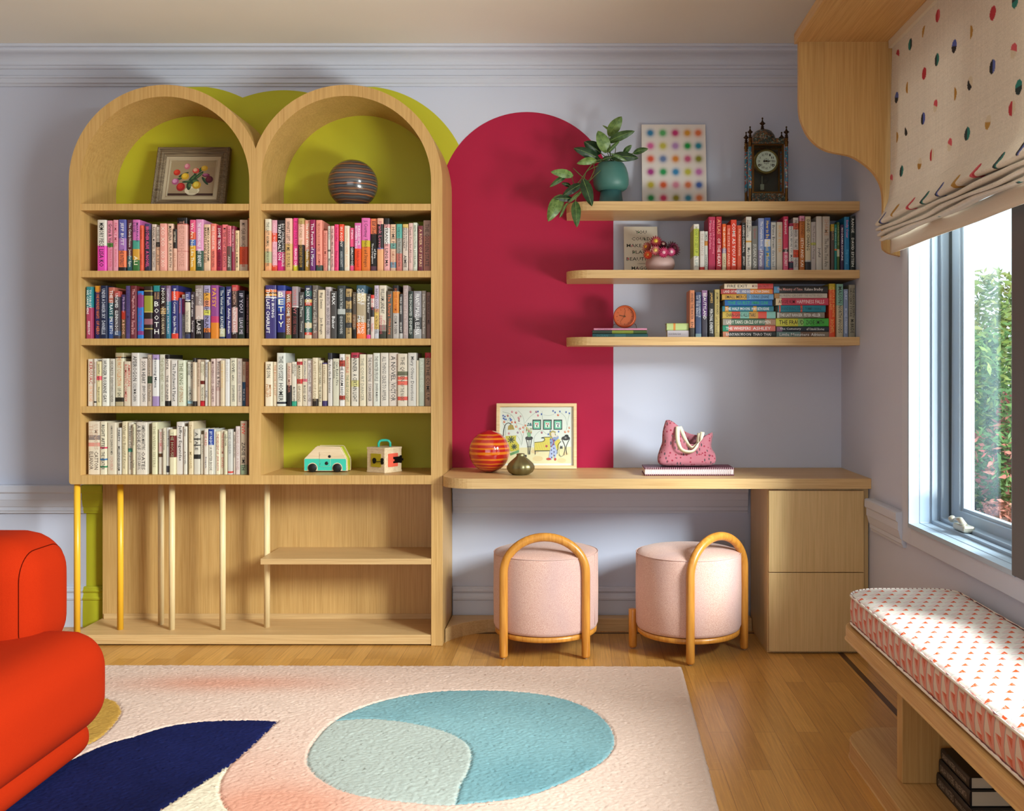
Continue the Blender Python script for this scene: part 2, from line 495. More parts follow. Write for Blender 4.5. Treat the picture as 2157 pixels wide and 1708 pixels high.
def window(name, y0, y1, WZ1=WZ1):
    """y0 < y1; the jamb lines the opening, the sash sits deeper"""
    w = bpy.data.objects.new(name, None); C.objects.link(w); w.location = (WX, (y0 + y1) / 2, WZ0); ORG[w.name] = tuple(w.location)
    w.empty_display_size = .05; struct(w)
    def ring(x0, x1, i, t, nm, mat, parent, iz=None, tz=None):
        mb = MB()
        iz = i if iz is None else iz; tz = t if tz is None else tz
        a0, a1, z0, z1 = y0 + i, y1 - i, WZ0 + iz, WZ1 - iz
        mb.prism([(a0, z0), (a1, z0), (a1, z1), (a0, z1)], YZ, x0, x1, holes=[[(a0 + t, z0 + tz), (a0 + t, z1 - tz), (a1 - t, z1 - tz), (a1 - t, z0 + tz)]])
        return mb.build(nm, mat, parent, bevel=.0025)
    ring(WX - .026, WX + .012, -.006, .016, 'casing_bead', M_WF, w)
    ring(WX + .012, WX + .20, .0, .012, 'jamb', M_WF, w)
    ring(WX + .055, WX + .075, .012, .010, 'stop_bead', M_WF, w)
    ring(WX + .085, WX + .20, .012, .022, 'frame', M_WF, w)
    sash = ring(WX + .120, WX + .165, .044, .068, 'sash', M_WF, w, .026, .045)
    ring(WX + .130, WX + .150, .110, .018, 'glazing_bead', M_WF, sash, .070, .012)
    ring(WX + .112, WX + .121, .032, .012, 'shadow_gap', plain('3c4448', .6), w, .022, .004)  # dark strip standing in for the shaded gap round the sash
    mb = MB(); mb.box((WX + .139, y0 + .12, WZ0 + .078), (WX + .143, y1 - .12, WZ1 - .078))
    mb.build('glass_pane', M_GLASS, sash)
    return w
w1 = window('window_1', *W1)
w2 = window('window_2', *W2, WZ1=WZ2)
# deep mullion between the two windows
mb = MB(); mb.box((WX - .03, -2.075, WZ0 - .002), (WX + .19, -1.915, WZ1))
struct(mb.build('trim_9', plain('58575a', .5), bevel=.003))
# crank handle on the sill of the first window
M_CRANK = plain('b9b6a8', .35, metal=.6)
mb = MB()
cx, cy, cz = WX + .075, -1.30, WZ0 + .024
mb.obox((cx, cy, cz + .011), (.020, .05, .011))
ck = mb.build('crank_handle', M_CRANK, w1, bevel=.006)
mb = MB()
mb.tube([(cx - .004, cy - .02, cz + .02), (cx - .012, cy + .0, cz + .038), (cx - .014, cy + .03, cz + .036), (cx - .012, cy + .055, cz + .03)], [.011, .010, .007, .006], 10)
mb.lathe([(0.001, -.014), (.010, -.010), (.013, 0), (.010, .010), (.001, .014)], (cx - .012, cy + .075, cz + .03), 14, axis=Matrix.Rotation(PI / 2, 3, 'X'))
mb.build('crank_lever', M_CRANK, ck)

# ------------------------------------------------------------------ outdoors
m, nt, b = newmat('garden_ground')
n1 = noise(nt, coords(nt, (3, 3, 3)), 1.0, 4.0)
link(nt, ramp(nt, n1, [(.3, lin('6a5a44')), (.7, lin('8c8468'))]), b.inputs['Base Color']); b.inputs['Roughness'].default_value = .95
mb = MB(); mb.box((1.6, -8, -.5), (30, 40, -.42))
struct(mb.build('ground', m))
def leafmat(name, a, c2):
    m, nt, b = newmat(name)
    n1 = noise(nt, coords(nt, (5, 5, 5)), 1.0, 3.0)
    link(nt, ramp(nt, n1, [(.35, lin(a)), (.65, lin(c2))]), b.inputs['Base Color'])
    b.inputs['Roughness'].default_value = .6
    b.inputs['Transmission Weight'].default_value = 0.0
    return m
def bush(name, label, cat, c, rad, n, size, mats, hbase, trunk=True):
    rnd = random.Random(len(label))
    t = thing(name, label, cat, (c[0], c[1], hbase))
    mb = MB()
    for i in range(n):
        while True:
            d = Vector((rnd.uniform(-1, 1), rnd.uniform(-1, 1), rnd.uniform(-1, 1)))
            if .25 < d.length < 1: break
        if rnd.random() < .55: d = d.normalized() * rnd.uniform(.75, 1.0)
        p = Vector(c) + Vector((d.x * rad[0], d.y * rad[1], d.z * rad[2])) * (1 + .12 * math.sin(7 * d.x + 5 * d.z))
        ax = Vector((rnd.gauss(0, 1), rnd.gauss(0, 1), rnd.gauss(0, .7))).normalized()
        sd = ax.cross(Vector((rnd.gauss(0, 1), rnd.gauss(0, 1), rnd.gauss(0, 1)))).normalized()
        L = size * rnd.uniform(.6, 1.4)
        w = L * .17
        mb.add([p - ax * L / 2, p + sd * w, p + ax * L / 2, p - sd * w], [(0, 1, 2, 3)], 0 if rnd.random() < .72 else 1)
    mb.build('foliage', mats, t)
    if trunk:
        mb = MB()
        for k in range(4):
            a = k * 1.7
            mb.tube([(c[0] + .04 * math.cos(a), c[1] + .04 * math.sin(a), hbase), (c[0] + .2 * rad[0] * math.cos(a), c[1] + .2 * rad[1] * math.sin(a), (hbase + c[2]) / 2),
                     (c[0] + .6 * rad[0] * math.cos(a), c[1] + .6 * rad[1] * math.sin(a), c[2] + .4 * rad[2])], [.05, .03, .012], 6)
        mb.build('trunk', plain('5a4634', .9), t)
M_LG = leafmat('olive_leaves', '6c8a3c', '9aa85a'); M_LY = leafmat('yellow_leaves', 'b8b070', '8fa050')
M_LD = leafmat('deep_green_leaves', '3f6a34', '6a9048'); M_LR = leafmat('russet_leaves', '9c5c4c', '7c4a3c')
M_LP = leafmat('coral_leaf_tips', 'b8605c', 'a87860')
bush('garden_tree', 'tall olive green tree outside the window, against white sky', 'tree', (4.75, 5.9, 1.0), (.95, .8, 1.3), 9000, .105, [M_LG, M_LY], -.42)
bush('garden_tree', 'lower pale green tree beside the tall one outside', 'tree', (3.55, 4.1, .70), (.5, .5, .95), 6000, .085, [M_LD, M_LG], -.42)
bush('garden_shrub', 'dark green leafy shrub with coral tips below the garden trees', 'shrub', (3.55, 3.0, .45), (.45, .4, .60), 5000, .075, [M_LD, M_LP], -.42)
bush('russet_shrub', 'low russet brown shrub at the foot of the garden trees', 'shrub', (3.05, 2.0, -.02), (.5, .4, .36), 5000, .055, [M_LR, M_LP], -.42)
M_ROCK = wallpaint('pale_boulder', 'b8b4aa', .9)
for i, (x, y, r, lb) in enumerate(((2.52, 1.35, .08, 'pale boulder below the russet shrub, nearer the window frame'), (2.80, 1.30, .10, 'pale boulder below the russet shrub, beside the dark mullion'))):
    mb = MB(); mb.grid(lambda u, v, x=x, y=y, r=r: (x + r * 1.3 * math.sin(PI * v) * math.cos(2 * PI * u) * (1 + .1 * math.sin(5 * u * PI)), y + r * math.sin(PI * v) * math.sin(2 * PI * u), -.42 + r * .8 + r * .8 * math.cos(PI * v)), 16, 8)
    tag(mb.build('boulder', M_ROCK, loc=(x, y, -.42)), lb, 'rock', 'boulders in the garden')

# ------------------------------------------------------------------ bookcase
K = 4.38 / FPX
BF = -.34                                            # front plane of the bookcase
bc = thing('bookcase', 'double-arched oak bookcase filled with books, standing against the green painted wall', 'bookcase', (-1.41, -.17, 0))
oL, oR = -2.2317, -.588
iL0, iL1, iR0, iR1 = -2.1813, -1.439, -1.3869, -.6391
zb0, zb1 = .7108, .7505
ro = .4230
cL, cR = (iL0 + iL1) / 2, (iR0 + iR1) / 2
rL, rRr = (iL1 - iL0) / 2, (iR1 - iR0) / 2
xm = (cL + cR) / 2
an = math.degrees(math.acos((xm - cL) / ro))
outer = [(oL, zb0 + .012)] + arc(oL + .012, zb0 + .012, .012, 180, 270, 4)[1:] + [(oR, zb0)] + [(cR + ro, zA)] + arc(cR, zA, ro, 0, 180 - an, 40)[1:] + arc(cL, zA, ro, an, 180, 40)[1:]
hL = [(iL0, zb1), (iL1, zb1)] + arc(cL, zA, rL, 0, 180, 48)
hR = [(iR0, zb1), (iR1, zb1)] + arc(cR, zA, rRr, 0, 180, 48)
mb = MB(); mb.prism(outer, XZ, BF, -.0015, holes=[hL, hR])
mb.build('arched_frame', M_OAKZ, bc, bevel=.0025)
SH = [(1.9456, 1.916), (1.6507, 1.6215), (1.352, 1.3228), (1.0533, 1.024)]
for zt, zb in SH:
    for x0, x1 in ((iL0, iL1), (iR0, iR1)):
        mb = MB(); mb.box((x0, BF + .003, zb), (x1, -.0015, zt)); mb.build('shelf', M_OAKZ, bc, bevel=.0012)
mb = MB(); mb.box((-.6391, BF, 0), (oR, -.0015, zb0)); mb.build('side_panel', M_OAKZ, bc, bevel=.002)
mb = MB(); mb.box((-2.2287, BF + .003, 0.006), (-.6391, -.0015, .0475)); mb.build('base_platform', M_OAKX, bc, bevel=.002)
mb = MB(); mb.box((-2.222, -.05, .0475), (-.6391, -.042, zb0)); mb.build('back_panel', M_OAKZ, bc)
mb = MB(); mb.box((-2.215, -.056, .0475), (-.6391, -.050, .072)); mb.build('back_rail', M_OAKX, bc, bevel=.001)
mb = MB(); mb.box((-1.39, BF, .358), (-.6391, -.05, .3835)); mb.build('low_shelf', M_OAKX, bc, bevel=.0012)
for u, y, mat, z0 in ((162.5, -.31, M_YEL, .0), (253.4, -.243, M_YEL, .0475), (339.2, -.152, M_PALE, .0475), (362.2, -.243, M_PALE, .0475), (469, -.243, M_PALE, .0475), (565.8, -.20, M_PALE, .0475)):
    x = PX(u, y)
    if u > 560: x = -1.4045
    if u < 170: z0 = .0475; x = max(x, -2.213)
    mb = MB(); mb.lathe([(.0135, z0), (.0135, zb0)], (x, y, 0), 24)
    d = mb.build('dowel', mat, bc)
    if mat is M_YEL: d['label'] = 'yellow painted dowel'

# ------------------------------------------------------------------ desk, drawer cabinet, floating shelves
dz0, dz1 = .708, .751
q = [(-.585, -.002), (-.585, -.35)] + [(-.445 + .14 * math.cos(math.radians(a)), -.343 + .14 * math.sin(math.radians(a))) for a in range(182, 271, 8)] + [(WX - .001, -.483), (WX - .001, -.002)]
mb = MB(); mb.prism(q, XY, dz0, dz1)
tag(mb.build('desktop', M_OAKX, loc=(.33, -.24, dz0), bevel=.0025), 'long oak desktop with a rounded end meeting the bookcase', 'desk')
dc = thing('drawer_cabinet', 'oak drawer cabinet with two plain drawers under the desk', 'drawers', (1.03, -.23, 0))
mb = MB(); mb.box((.8188, -.448, .001), (1.253, -.045, dz0)); mb.build('carcass', M_OAKD, dc, bevel=.0015)
for z0, z1 in ((.012, .3475), (.3505, .698)):
    mb = MB(); mb.box((.822, -.470, z0), (1.228, -.4485, z1)); mb.build('drawer', M_OAKD, dc, bevel=.0015)
for zt, zb, lb in ((1.961, 1.921, 'topmost floating oak shelf carrying plant and clocks'), (1.657, 1.6212, 'middle floating oak shelf under the dotted canvas shelf'), (1.360, 1.3236, 'lowest floating oak shelf above the desk')):
    x0 = -.045; q = .11
    pts = [(x0, -.0015)] + [(x0 + q + q * math.cos(math.radians(a)), -.31 + q + q * math.sin(math.radians(a))) for a in range(180, 271, 10)] + [(WX - .001, -.31), (WX - .001, -.0015)]
    mb = MB(); mb.prism(pts, XY, zb, zt)
    lb = {1.961: 'topmost oak wall shelf carrying the plant and dotted canvas', 1.657: 'middle oak wall shelf carrying the flower vase', 1.360: 'lowest oak wall shelf carrying the terracotta clock'}[zt]
    tag(mb.build('floating_shelf', M_OAKX, loc=(.6, -.15, zb), bevel=.002), lb, 'shelf', 'floating shelves above the desk')
# wall socket behind the second stool
sk = thing('wall_socket', 'small grey wall socket behind the stool by the drawers', 'socket', (.765, 0, .35))
mb = MB(); mb.box((.742, -.006, .325), (.796, -.0005, .41)); mb.build('plate', M_TRIM, sk, bevel=.002)
mb = MB(); mb.box((.756, -.0075, .338), (.782, -.006, .362)); mb.box((.756, -.0075, .373), (.782, -.006, .397)); mb.build('outlet', plain('a8a8b0', .5), sk)
# ------------------------------------------------------------------ books: u0, u1, top v, cover, lettering ("~" next line along, "/" two lines side by side, "^" upright letters), lettering colour, bands, description
PB = 'pink books under the tulip painting'
ROWS = {}
ROWS['L1'] = ('below the tulip painting', 569.6, -.30, [
(204.8,223.3,463,'ddd6ca','MEMORY PIECE~LISA KO','1a1a1a','50-100 e24ab0','cream and hot pink spine lettered MEMORY PIECE'),
(224.2,237.4,464,'e08aa2','Greta & Valdin~Rebecca K Reilly','2a2024,c8506a','44-52 5a8a3a','rose pink spine with a green dot'),
(237.8,249.7,463,'eaa0b2','FAMILY MEAL~BRYAN WASHINGTON','d05a74','','pale pink spine with darker pink lettering FAMILY MEAL'),
(250.2,265.6,462.5,'5a5aa0','JEFF BUTT~THE INTEREST','e8e0e0,3a2038','36-60 a070b0;60-92 e8784a;92-100 2a2020','blue to orange fading spine'),
(266.9,278.8,462.7,'5a2a30','The Candy House~Jennifer Egan','f0ece0','70-100 2a5a60','dark maroon spine lettered The Candy House'),
(280.1,295.1,463,'ce6cae','LOVE/MARRIAGE~ALI','3a3060,f0e0c0','40-57 4a9a86;57-78 d09a3a;78-100 3c7038','pink, teal, gold and green spine lettered LOVE MARRIAGE'),
(295.5,302.6,475,'dc5a3e','TENDER~THE LIST','a03020','','short thin vermilion spine'),
(303.5,316.2,471,'2c2c42','BROTHER ALIVE~A NOVEL','f05a90','0-12 50406a','navy spine with hot pink lettering'),
(317.6,327.3,471.7,'dcc6b6','RAPHAEL MONTES~PERFECT DAYS','2a2020','','beige spine lettered PERFECT DAYS'),
(327.7,337,477.4,'c4b6a8','THE SECRET~A KEY','6a5a50','34-45 201c1a;45-100 d8a888','small grey and tan spine with a black stripe'),
(337.4,351.5,471,'e8a092','XO XO~XO XO','f4d0c4','','salmon spine with pale crosses and noughts'),
(352.5,364.4,471,'e4bea6','MARLENA~JULIE BUNTIN','241814','','peach cream spine with slanting black lettering'),
(365.3,373.2,482.3,'2a2420','SISTERS~LILY TUCK','d8c8b0,a86a50','46-100 e8b49c','thin spine, black above and peach below, lettered SISTERS'),
(374,394.8,459,'e2a698','THE DUTCH~HOUSE','c08878','0-11 181412;11-13 c05a50;62-63 c05a50','wide blush spine with a black cap'),
(399.6,411.5,463,'e05a84','We Are Not~Like Them','f8e8d0','24-38 d85a3a;38-50 4a6cb0;50-100 d8a030','rainbow coloured spine, yellow at the foot'),
(412,428.3,462,'dc94bc','THE VANISHING HALF~BRIT BENNETT','f8f0f0','60-100 2c4c3c','lilac pink spine with a dark green foot'),
(428.7,443.2,472.4,'e4be9e','BREASTS AND EGGS/MIEKO KAWAKAMI','2a2018','','sand coloured spine lettered BREASTS AND EGGS'),
(443.7,454.7,471,'ec7c6c','FIVE TUESDAYS IN~WINTER LILY KING','f4d8cc,3a2420','','coral spine with pale and dark lettering'),
(455.1,466.1,474,'901838','SOME TRICK~HELEN','f0ece8,400c18','','crimson spine with a white title block'),
(466.6,478,472.6,'f47c80','MY YEAR OF REST AND RELAXATION','241418','','bright pink spine lettered MY YEAR OF REST AND RELAXATION'),
(478.5,487.7,476,'dc7480','TRANSLATION~ANNE','8a3440,d0c8bc','45-100 5e564c','pink over charcoal spine'),
(487.7,494.3,476,'902c42','THE SMALL ROOM','e8c0c0','','very thin wine red spine'),
(494.3,502.7,485,'eccc9e','ACCEPTANCE~A MEMOIR','241c14','','short cream spine lettered ACCEPTANCE'),
(503.6,520.3,462.5,'d0b8a4','MY YEAR ABROAD~CHANG-RAE LEE','5a4a44,b03418','52-86 d8502c','beige spine with a large orange block'),
(520.6,524.6,459,'a85622','','c08040','','sliver of a rust orange spine at the divider')])
ROWS['R1'] = ('below the brown globe vase', 569.4, -.30, [
(559,571.4,461.8,'dcd4be','THE LAST ANIMAL~RAMONA AUSUBEL','5a5a48','22-62 e8b48c;62-84 b4b890;84-100 e4a070','peach and sage spine, outermost by the divider'),
(571.9,582.4,463,'dc9cae','ORANGE WORLD~AND OTHERS','f0c0cc','25-42 dc4a2c;88-100 dc4a2c','lilac pink spine with red diamonds'),
(582.9,601,463.3,'262226','TRENT DALTON/BOY SWALLOWS UNIVERSE','f4f0ea','62-82 c02470;82-100 d8287c','black and magenta spine lettered BOY SWALLOWS UNIVERSE'),
(601.4,615.5,460,'eab8a4',"WHAT'S LEFT OF ME~IS YOURS",'3a2c24','48-100 d8ae70','blush and gold spine with small black lettering'),
(616.8,628.3,459,'ee3c90','IF I HAD YOUR FACE~FRANCES CHA','8a1c50,f4e0e8','88-100 d8cc30','neon pink spine with a yellow foot'),
(628.7,640.6,460,'ecbca8','YAA GYASI~TRANSCENDENT KINGDOM','8a6030,b89040','0-11 b8a060;50-100 181412','spine of gold, blush and black'),
(641,653,463,'e69c88','The Wolf Wife~Madeline Miller','f8ecdc','60-100 b88a34','peach spine fading to gold'),
(653.4,664.8,463.3,'9c2054','The Portrait of a Mirror','f8f0f4','55-100 6c2a6c','magenta to purple spine lettered The Portrait of a Mirror'),
(666.1,679,463.8,'ee9482','THE SCHOOL FOR GOOD MOTHERS~JESSAMINE','8a3028','88-100 3c5048','salmon spine lettered THE SCHOOL FOR GOOD MOTHERS'),
(680,689.5,485,'dc8c7c','Never Let Me Down','a85048','','short dusty pink spine'),
(690.4,696.5,476,'dcd8cc','A Single Rose~Muriel','2a2a28','52-56 6a6a64','thin white spine lettered A Single Rose'),
(697,704.5,476,'e6b0ac','THE GIRLS ARE GONE~A NOVEL','2a2020','','thin pale pink spine with black lettering'),
(705,713.7,473,'ee3c74','Anna Coffey~Prince of Lies','6a1030','','hot pink spine with dark lettering'),
(715,724.7,472.6,'ea4a28','IN AGONY~ARMIN DEWITT','f4dcd4,b0b4b8','36-100 30383e','scarlet over slate spine'),
(725.6,735.8,475.7,'e6dac6','HAPPENING HERE~A NOVEL','d8a880','','ivory spine with faint peach lettering'),
(736.7,745.5,479.4,'ee5486','MINA~GIRLHOOD','f8d0dc,f0ece8','43-86 1c1418','small pink spine with a black block'),
(746.9,760.8,469.7,'de6cae','BETWEEN TWO/KINGDOMS~Suleika Jaouad','f8e8f0,8a1c14','53-100 ee4a20','pink over vermilion spine lettered BETWEEN TWO KINGDOMS'),
(761.7,779.3,459.3,'de6cae','J. Courtney~Friends and Strangers','3a2028,4a2410','42-54 c8b028;54-100 de7428','pink and orange spine lettered Friends and Strangers'),
(779.8,794,460,'e47c52','Elif Shafak~Three Daughters/of Eve','3a1c14,f4f0e8','29-90 161414;90-100 5c3848','black spine with a coral top lettered Three Daughters of Eve'),
(795,808,460,'e8b49c','Frank Lovers~','c86a80,a8784a','11-56 2a2426;56-58 5a68a0;58-100 e4a878','black and tan spine with a peach cap'),
(809,821,460,'e6a6a6','SEVERANCE~LING MA','2a2424','0-11 181416;18-48 e0dcd8','powder pink spine with a white panel lettered SEVERANCE'),
(822,834,472,'e2bca0','HOME FIRE~KAMILA SHAMSIE','2c2a2c,b0705a','40-52 7cb4a8;80-92 6a9cb4','peach and aqua spine lettered HOME FIRE'),
(835,847,472,'5aaa9e','Long Live the Tribe of Fatherless Girls','2a3a38','30-62 9a9a92;62-100 c87468','teal to rose fading spine'),
(848.4,860,472.4,'d6c4b8','SELF-PORTRAIT/WITH NOTHING~AIMEE','1c1a1c','0-8 d8b868','putty spine lettered SELF-PORTRAIT WITH NOTHING'),
(861,869.7,470,'dcb6ae','Thank You for All I Lost','5a3a3a','','dusty rose spine with brown script'),
(870,878.5,469,'d4d6c6','REPRODUCTION~LOUISA HALL','2a3a2a','','pale sage spine'),
(880,891,475,'7a2e38','A RIVER OF STARS','d8b890','','oxblood spine with tan lettering'),
(891.5,907.6,464,'aa8c80','THE GOLDEN STATE','5a4a44','45-68 8a8a70;30-100 b0786c','brownish rose spine at the far end of the pink row')])
ROWS['L2'] = ('in dark row, tulip bay', 712.6, -.30, [
(182.3,195,604,'2a8086','WE CAME HERE/TO FORGET~ANDREA DUNLOP','e8ecec','40-100 a63c5e','teal to crimson spine lettered WE CAME HERE TO FORGET'),
(198,211.4,601.7,'24245e','THE ONE HUNDRED NIGHTS~OF HERO','e07830','0-11 dc942a','navy spine with a mustard cap and orange lettering'),
(212,226,601.7,'1c2442','UNDER A DARKER SKY~DANIELLE','c8ccd8','','midnight blue spine with small grey lettering'),
(227,240,605,'bc6a58','THE STRAYS~EMILY BITTO','f4f0e8','30-60 2c6068;60-100 34508c','spine of terracotta, teal and blue lettered THE STRAYS'),
(240.5,253,613,'3e323a','UNTAMED~GLENNON DOYLE','f4f2ee','0-12 b04a44;84-94 34486c','black swirled spine lettered UNTAMED'),
(253.7,263.8,620,'443260','My Brother~A BOOK','c0a0c0,e8a890','37-56 b83420;56-100 7a5a38','short plum spine with a red block'),
(264.7,275.3,602,'56467a','A GATHERING OF SMALL LIGHTS','3a2c58','','purple spine with dark lettering'),
(275.7,288.5,602,'702e3a','The Magnolia Palace~Fiona Davis','e0a8a8','0-10 6a2428','wine spine lettered The Magnolia Palace'),
(289.8,302.6,613,'2676c6','BETHAN~THE ATTENDANT','8a3070,8a3080','8-34 883878;84-92 883878','bright blue spine with purple blocks'),
(303.5,320.7,603,'2e2018','','f0e0a0','18-48 989832;62-73 946068;48-50 c8b060;80-82 b09a50;8-10 b8a458','black floral spine with an olive label'),
(322,337.4,601.3,'342636','KAREN JOY/FOWLER~^BOOTH','c8a070,f0ece2','0-11 2a8a8a','dark plum spine lettered BOOTH in big upright capitals'),
(338.3,350.6,601.7,'2e1e18','NOOR~NNEDI OKORAFOR','f0ece0,d8c8a8','0-9 3c2a50;43-45 d0a050;47-49 d0a050;51-53 d0a050','dark brown spine with three gold stripes'),
(350.8,359.5,601.7,'866684','DISAPPEARING EARTH~JULIA PHILLIPS','d8d4e0','30-100 2e7088','mauve to teal spine lettered DISAPPEARING EARTH'),
(360.4,374.5,601,'30306e','Beautiful Country~Qian Julie Wang','f0ecec','11-28 e0462c;90-100 dc4230','indigo spine with scarlet patches lettered Beautiful Country'),
(375.8,381.4,627,'5e5284','THE SIGNAL','d86a60','','very thin violet spine'),
(381.8,390.4,620,'e4e0d8','LITTLE~EMILY CARR BEING','5a2030,3a3a40','10-45 80205c;45-100 8e8e96','slim spine of white, plum and grey'),
(390.8,401,615,'46467e','ELIF~THE BASTARD OF ISTANBUL','c8c8d8,6a6258','17-19 e0dcd0;19-22 181818;22-86 d4c8b4;86-90 181818;90-100 343858','navy and cream spine lettered THE BASTARD OF ISTANBUL'),
(401.4,410.6,614.5,'34242a','the other name~Septology','e0d8d8','','dark aubergine spine with white script'),
(411.5,427.4,601,'8e7e7a','THE/SECOND~CLAIRE','d8d0cc','38-64 ccb4aa;64-100 1c1614','mushroom grey spine with black pines at its foot'),
(428.3,442.8,601,'a498b8','TEA OBREHT~INLAND','241c20','14-28 e0a040;28-40 e09070;46-56 d0cc60;56-80 9890b8;80-88 d87a3a;88-100 3a3444','lavender, orange and yellow spine lettered INLAND'),
(443.7,459.5,600.7,'904688','PATSY~','e8a838','58-70 c03a68;70-100 dc8428','purple over orange spine with big yellow capitals'),
(460.4,471.9,604,'1e345c','The Violet Hour~KATHERINE','d8dcd8','80-96 c0bc98','navy spine with a pale stamp lettered The Violet Hour'),
(475,487.7,603,'36326e','The Push~Ashley Audrain','f4f0f4','','indigo spine lettered The Push'),
(488.6,501,600.4,'3a2420','ELIZABETH~VALENTINE A NOVEL','c8a090,f0e4e0','0-11 c04444;42-88 c49490;88-100 2c1a18','brown and rose spine with a red cap'),
(501.8,516.8,612,'1c1c2a','IF YOU~LEAVE ME','c0b8c8','60-100 1c2a20','near black spine lettered IF YOU LEAVE ME'),
(517.2,524.3,620,'26161e','A SHADOW AND A SONG','b08090','','thin dark maroon spine against the divider')])
ROWS['R2'] = ('in dark row, globe vase bay', 712.2, -.30, [
(559.5,582,601,'3c3472','THE LAST CHAIRLIFT/JOHN IRVING','f0ecf0','8-13 dc7a40;13-16 4a3020;16-20 e0a040;22-24 d8dce4','wide indigo spine with orange band lettered THE LAST CHAIRLIFT'),
(583.3,600.8,601,'303080','^BETTY','f4ecd0','0-10 2a3a8a;10-23 a890b8;23-36 5a74b0;36-48 3450a0;88-100 141418','royal blue spine with five big cream capitals'),
(601.4,614,613,'8e543a','WELCOME~TO LAGOS','f0ece0','0-6 c84444;24-34 a84434;92-100 6a7a40','russet spine lettered WELCOME TO LAGOS'),
(615.5,628.3,603.5,'a09094','WHITE IVY~SUSIE YANG','c0686c,8a4040','38-40 e0dcd8;40-100 1a1212','spine silver grey above, black below'),
(629,640,615,'464240','There There~Tommy','c8c8c0','','smoke grey spine with a white edge'),
(641,655.6,601,'2c5e54','BLACK CAKE~CHARMAINE WILKERSON','f8f6f0','0-10 282a44;20-26 28344c;26-32 d0b470;32-38 c04430;70-80 d0c098;88-93 d84428;93-100 d8c4a8','dark green painterly spine lettered BLACK CAKE'),
(657,669,600.7,'6e645c','You Never Get It Back','c8c0b4','60-70 8a7a70;85-100 8a6a60','misty grey photographic spine'),
(670,683.6,610.6,'dccaae','Big Swiss~Jen Beagin','241e1a','','cream spine lettered Big Swiss'),
(684.6,696,604,'c6b8b8','DANA SPIOTTA~INNOCENTS AND OTHERS','3a2c30','','pale mauve grey spine lettered INNOCENTS AND OTHERS'),
(696.5,709,613,'4a4644','MAX~Baker','f0f0ec','','black and white brushed spine'),
(709.8,727,601.2,'2e3434','LINCOLN IN THE BARDO~GEORGE SAUNDERS','c8cccc','44-54 b0b4b0','charcoal spine with white cloud lettered LINCOLN IN THE BARDO'),
(727.9,740,608,'b89a68','BITTER SPRING~SEAN THOR','241c14','16-24 4c4a48;40-48 5a5850;68-78 4c4a48','tan and black zigzag spine'),
(741.8,750.6,615,'52463a','DARK~IMPULSE','a89880','48-76 8a6448;76-100 141214','thin umber and black spine'),
(751.5,770.5,601,'3e5e70','GREAT/CIRCLE~MAGGIE/SHIPSTEAD','f4f2ee','15-30 d8c8a0;30-70 b09e80;70-100 ee7c30','blue, sand and orange spine lettered GREAT CIRCLE'),
(771,780,619,'3e3836','Pat Barker~Double Vision','e0dcd8','91-100 e64c96','dark spine with a magenta foot'),
(780.3,787.7,621,'dcccc4','THE CAT~Tadzio','c8404a','0-8 dc3c30;28-50 2a2428','thin white spine with red and black writing'),
(787.9,797.9,601,'ccbccc','INFINITE COUNTRY~PATRICIA ENGEL','2c2a34','44-50 e4a070;50-82 e0bc60;82-100 c8c8d0','lilac and yellow spine lettered INFINITE COUNTRY'),
(798.3,814,601,'dcd0bc','WILLIAM LANDAY~DEFENDING/JACOB','28241e,b4485a','74-86 8a8478;86-100 38382c','wide cream spine with black and red lettering'),
(815,827.5,613,'60564a','The Rivers~Olivia Laing','e07038','','khaki brown spine with orange lettering'),
(828,840.5,601,'b4a890','HOUSE OF NAMES~COLM TOIBIN','b0501c,4a4440','0-11 1a1618;12-52 de8c38;52-100 bcb4ae','silver spine with an orange title block'),
(841,848,619,'3e3a3a','WILD GAMES~SECRET','d8d4d0','88-100 c0bcb8','thin graphite spine with white lettering'),
(848.5,859.4,601,'ae9a98','The Lives of Edie~Pritchard','c8bab4','','taupe floral spine'),
(860,870,613,'28362e','THE ENCHANTED~DENFELD','d0d4d0','','bottle green spine lettered THE ENCHANTED'),
(871,887.8,613,'928e94','FRANTUMAGLIA~ELENA','f4f4f2','55-80 4a4a4c;80-100 a8a8aa','black and white photographic spine lettered FRANTUMAGLIA'),
(888.3,898,612.5,'80766e','Drive Your Plow Over the Bones','c8c0b8','','stone grey spine with pale lettering'),
(898.5,907.7,615.6,'84665e','THE WAY HOME','3a2a28','','brown taupe spine closest to the cabinet side')])
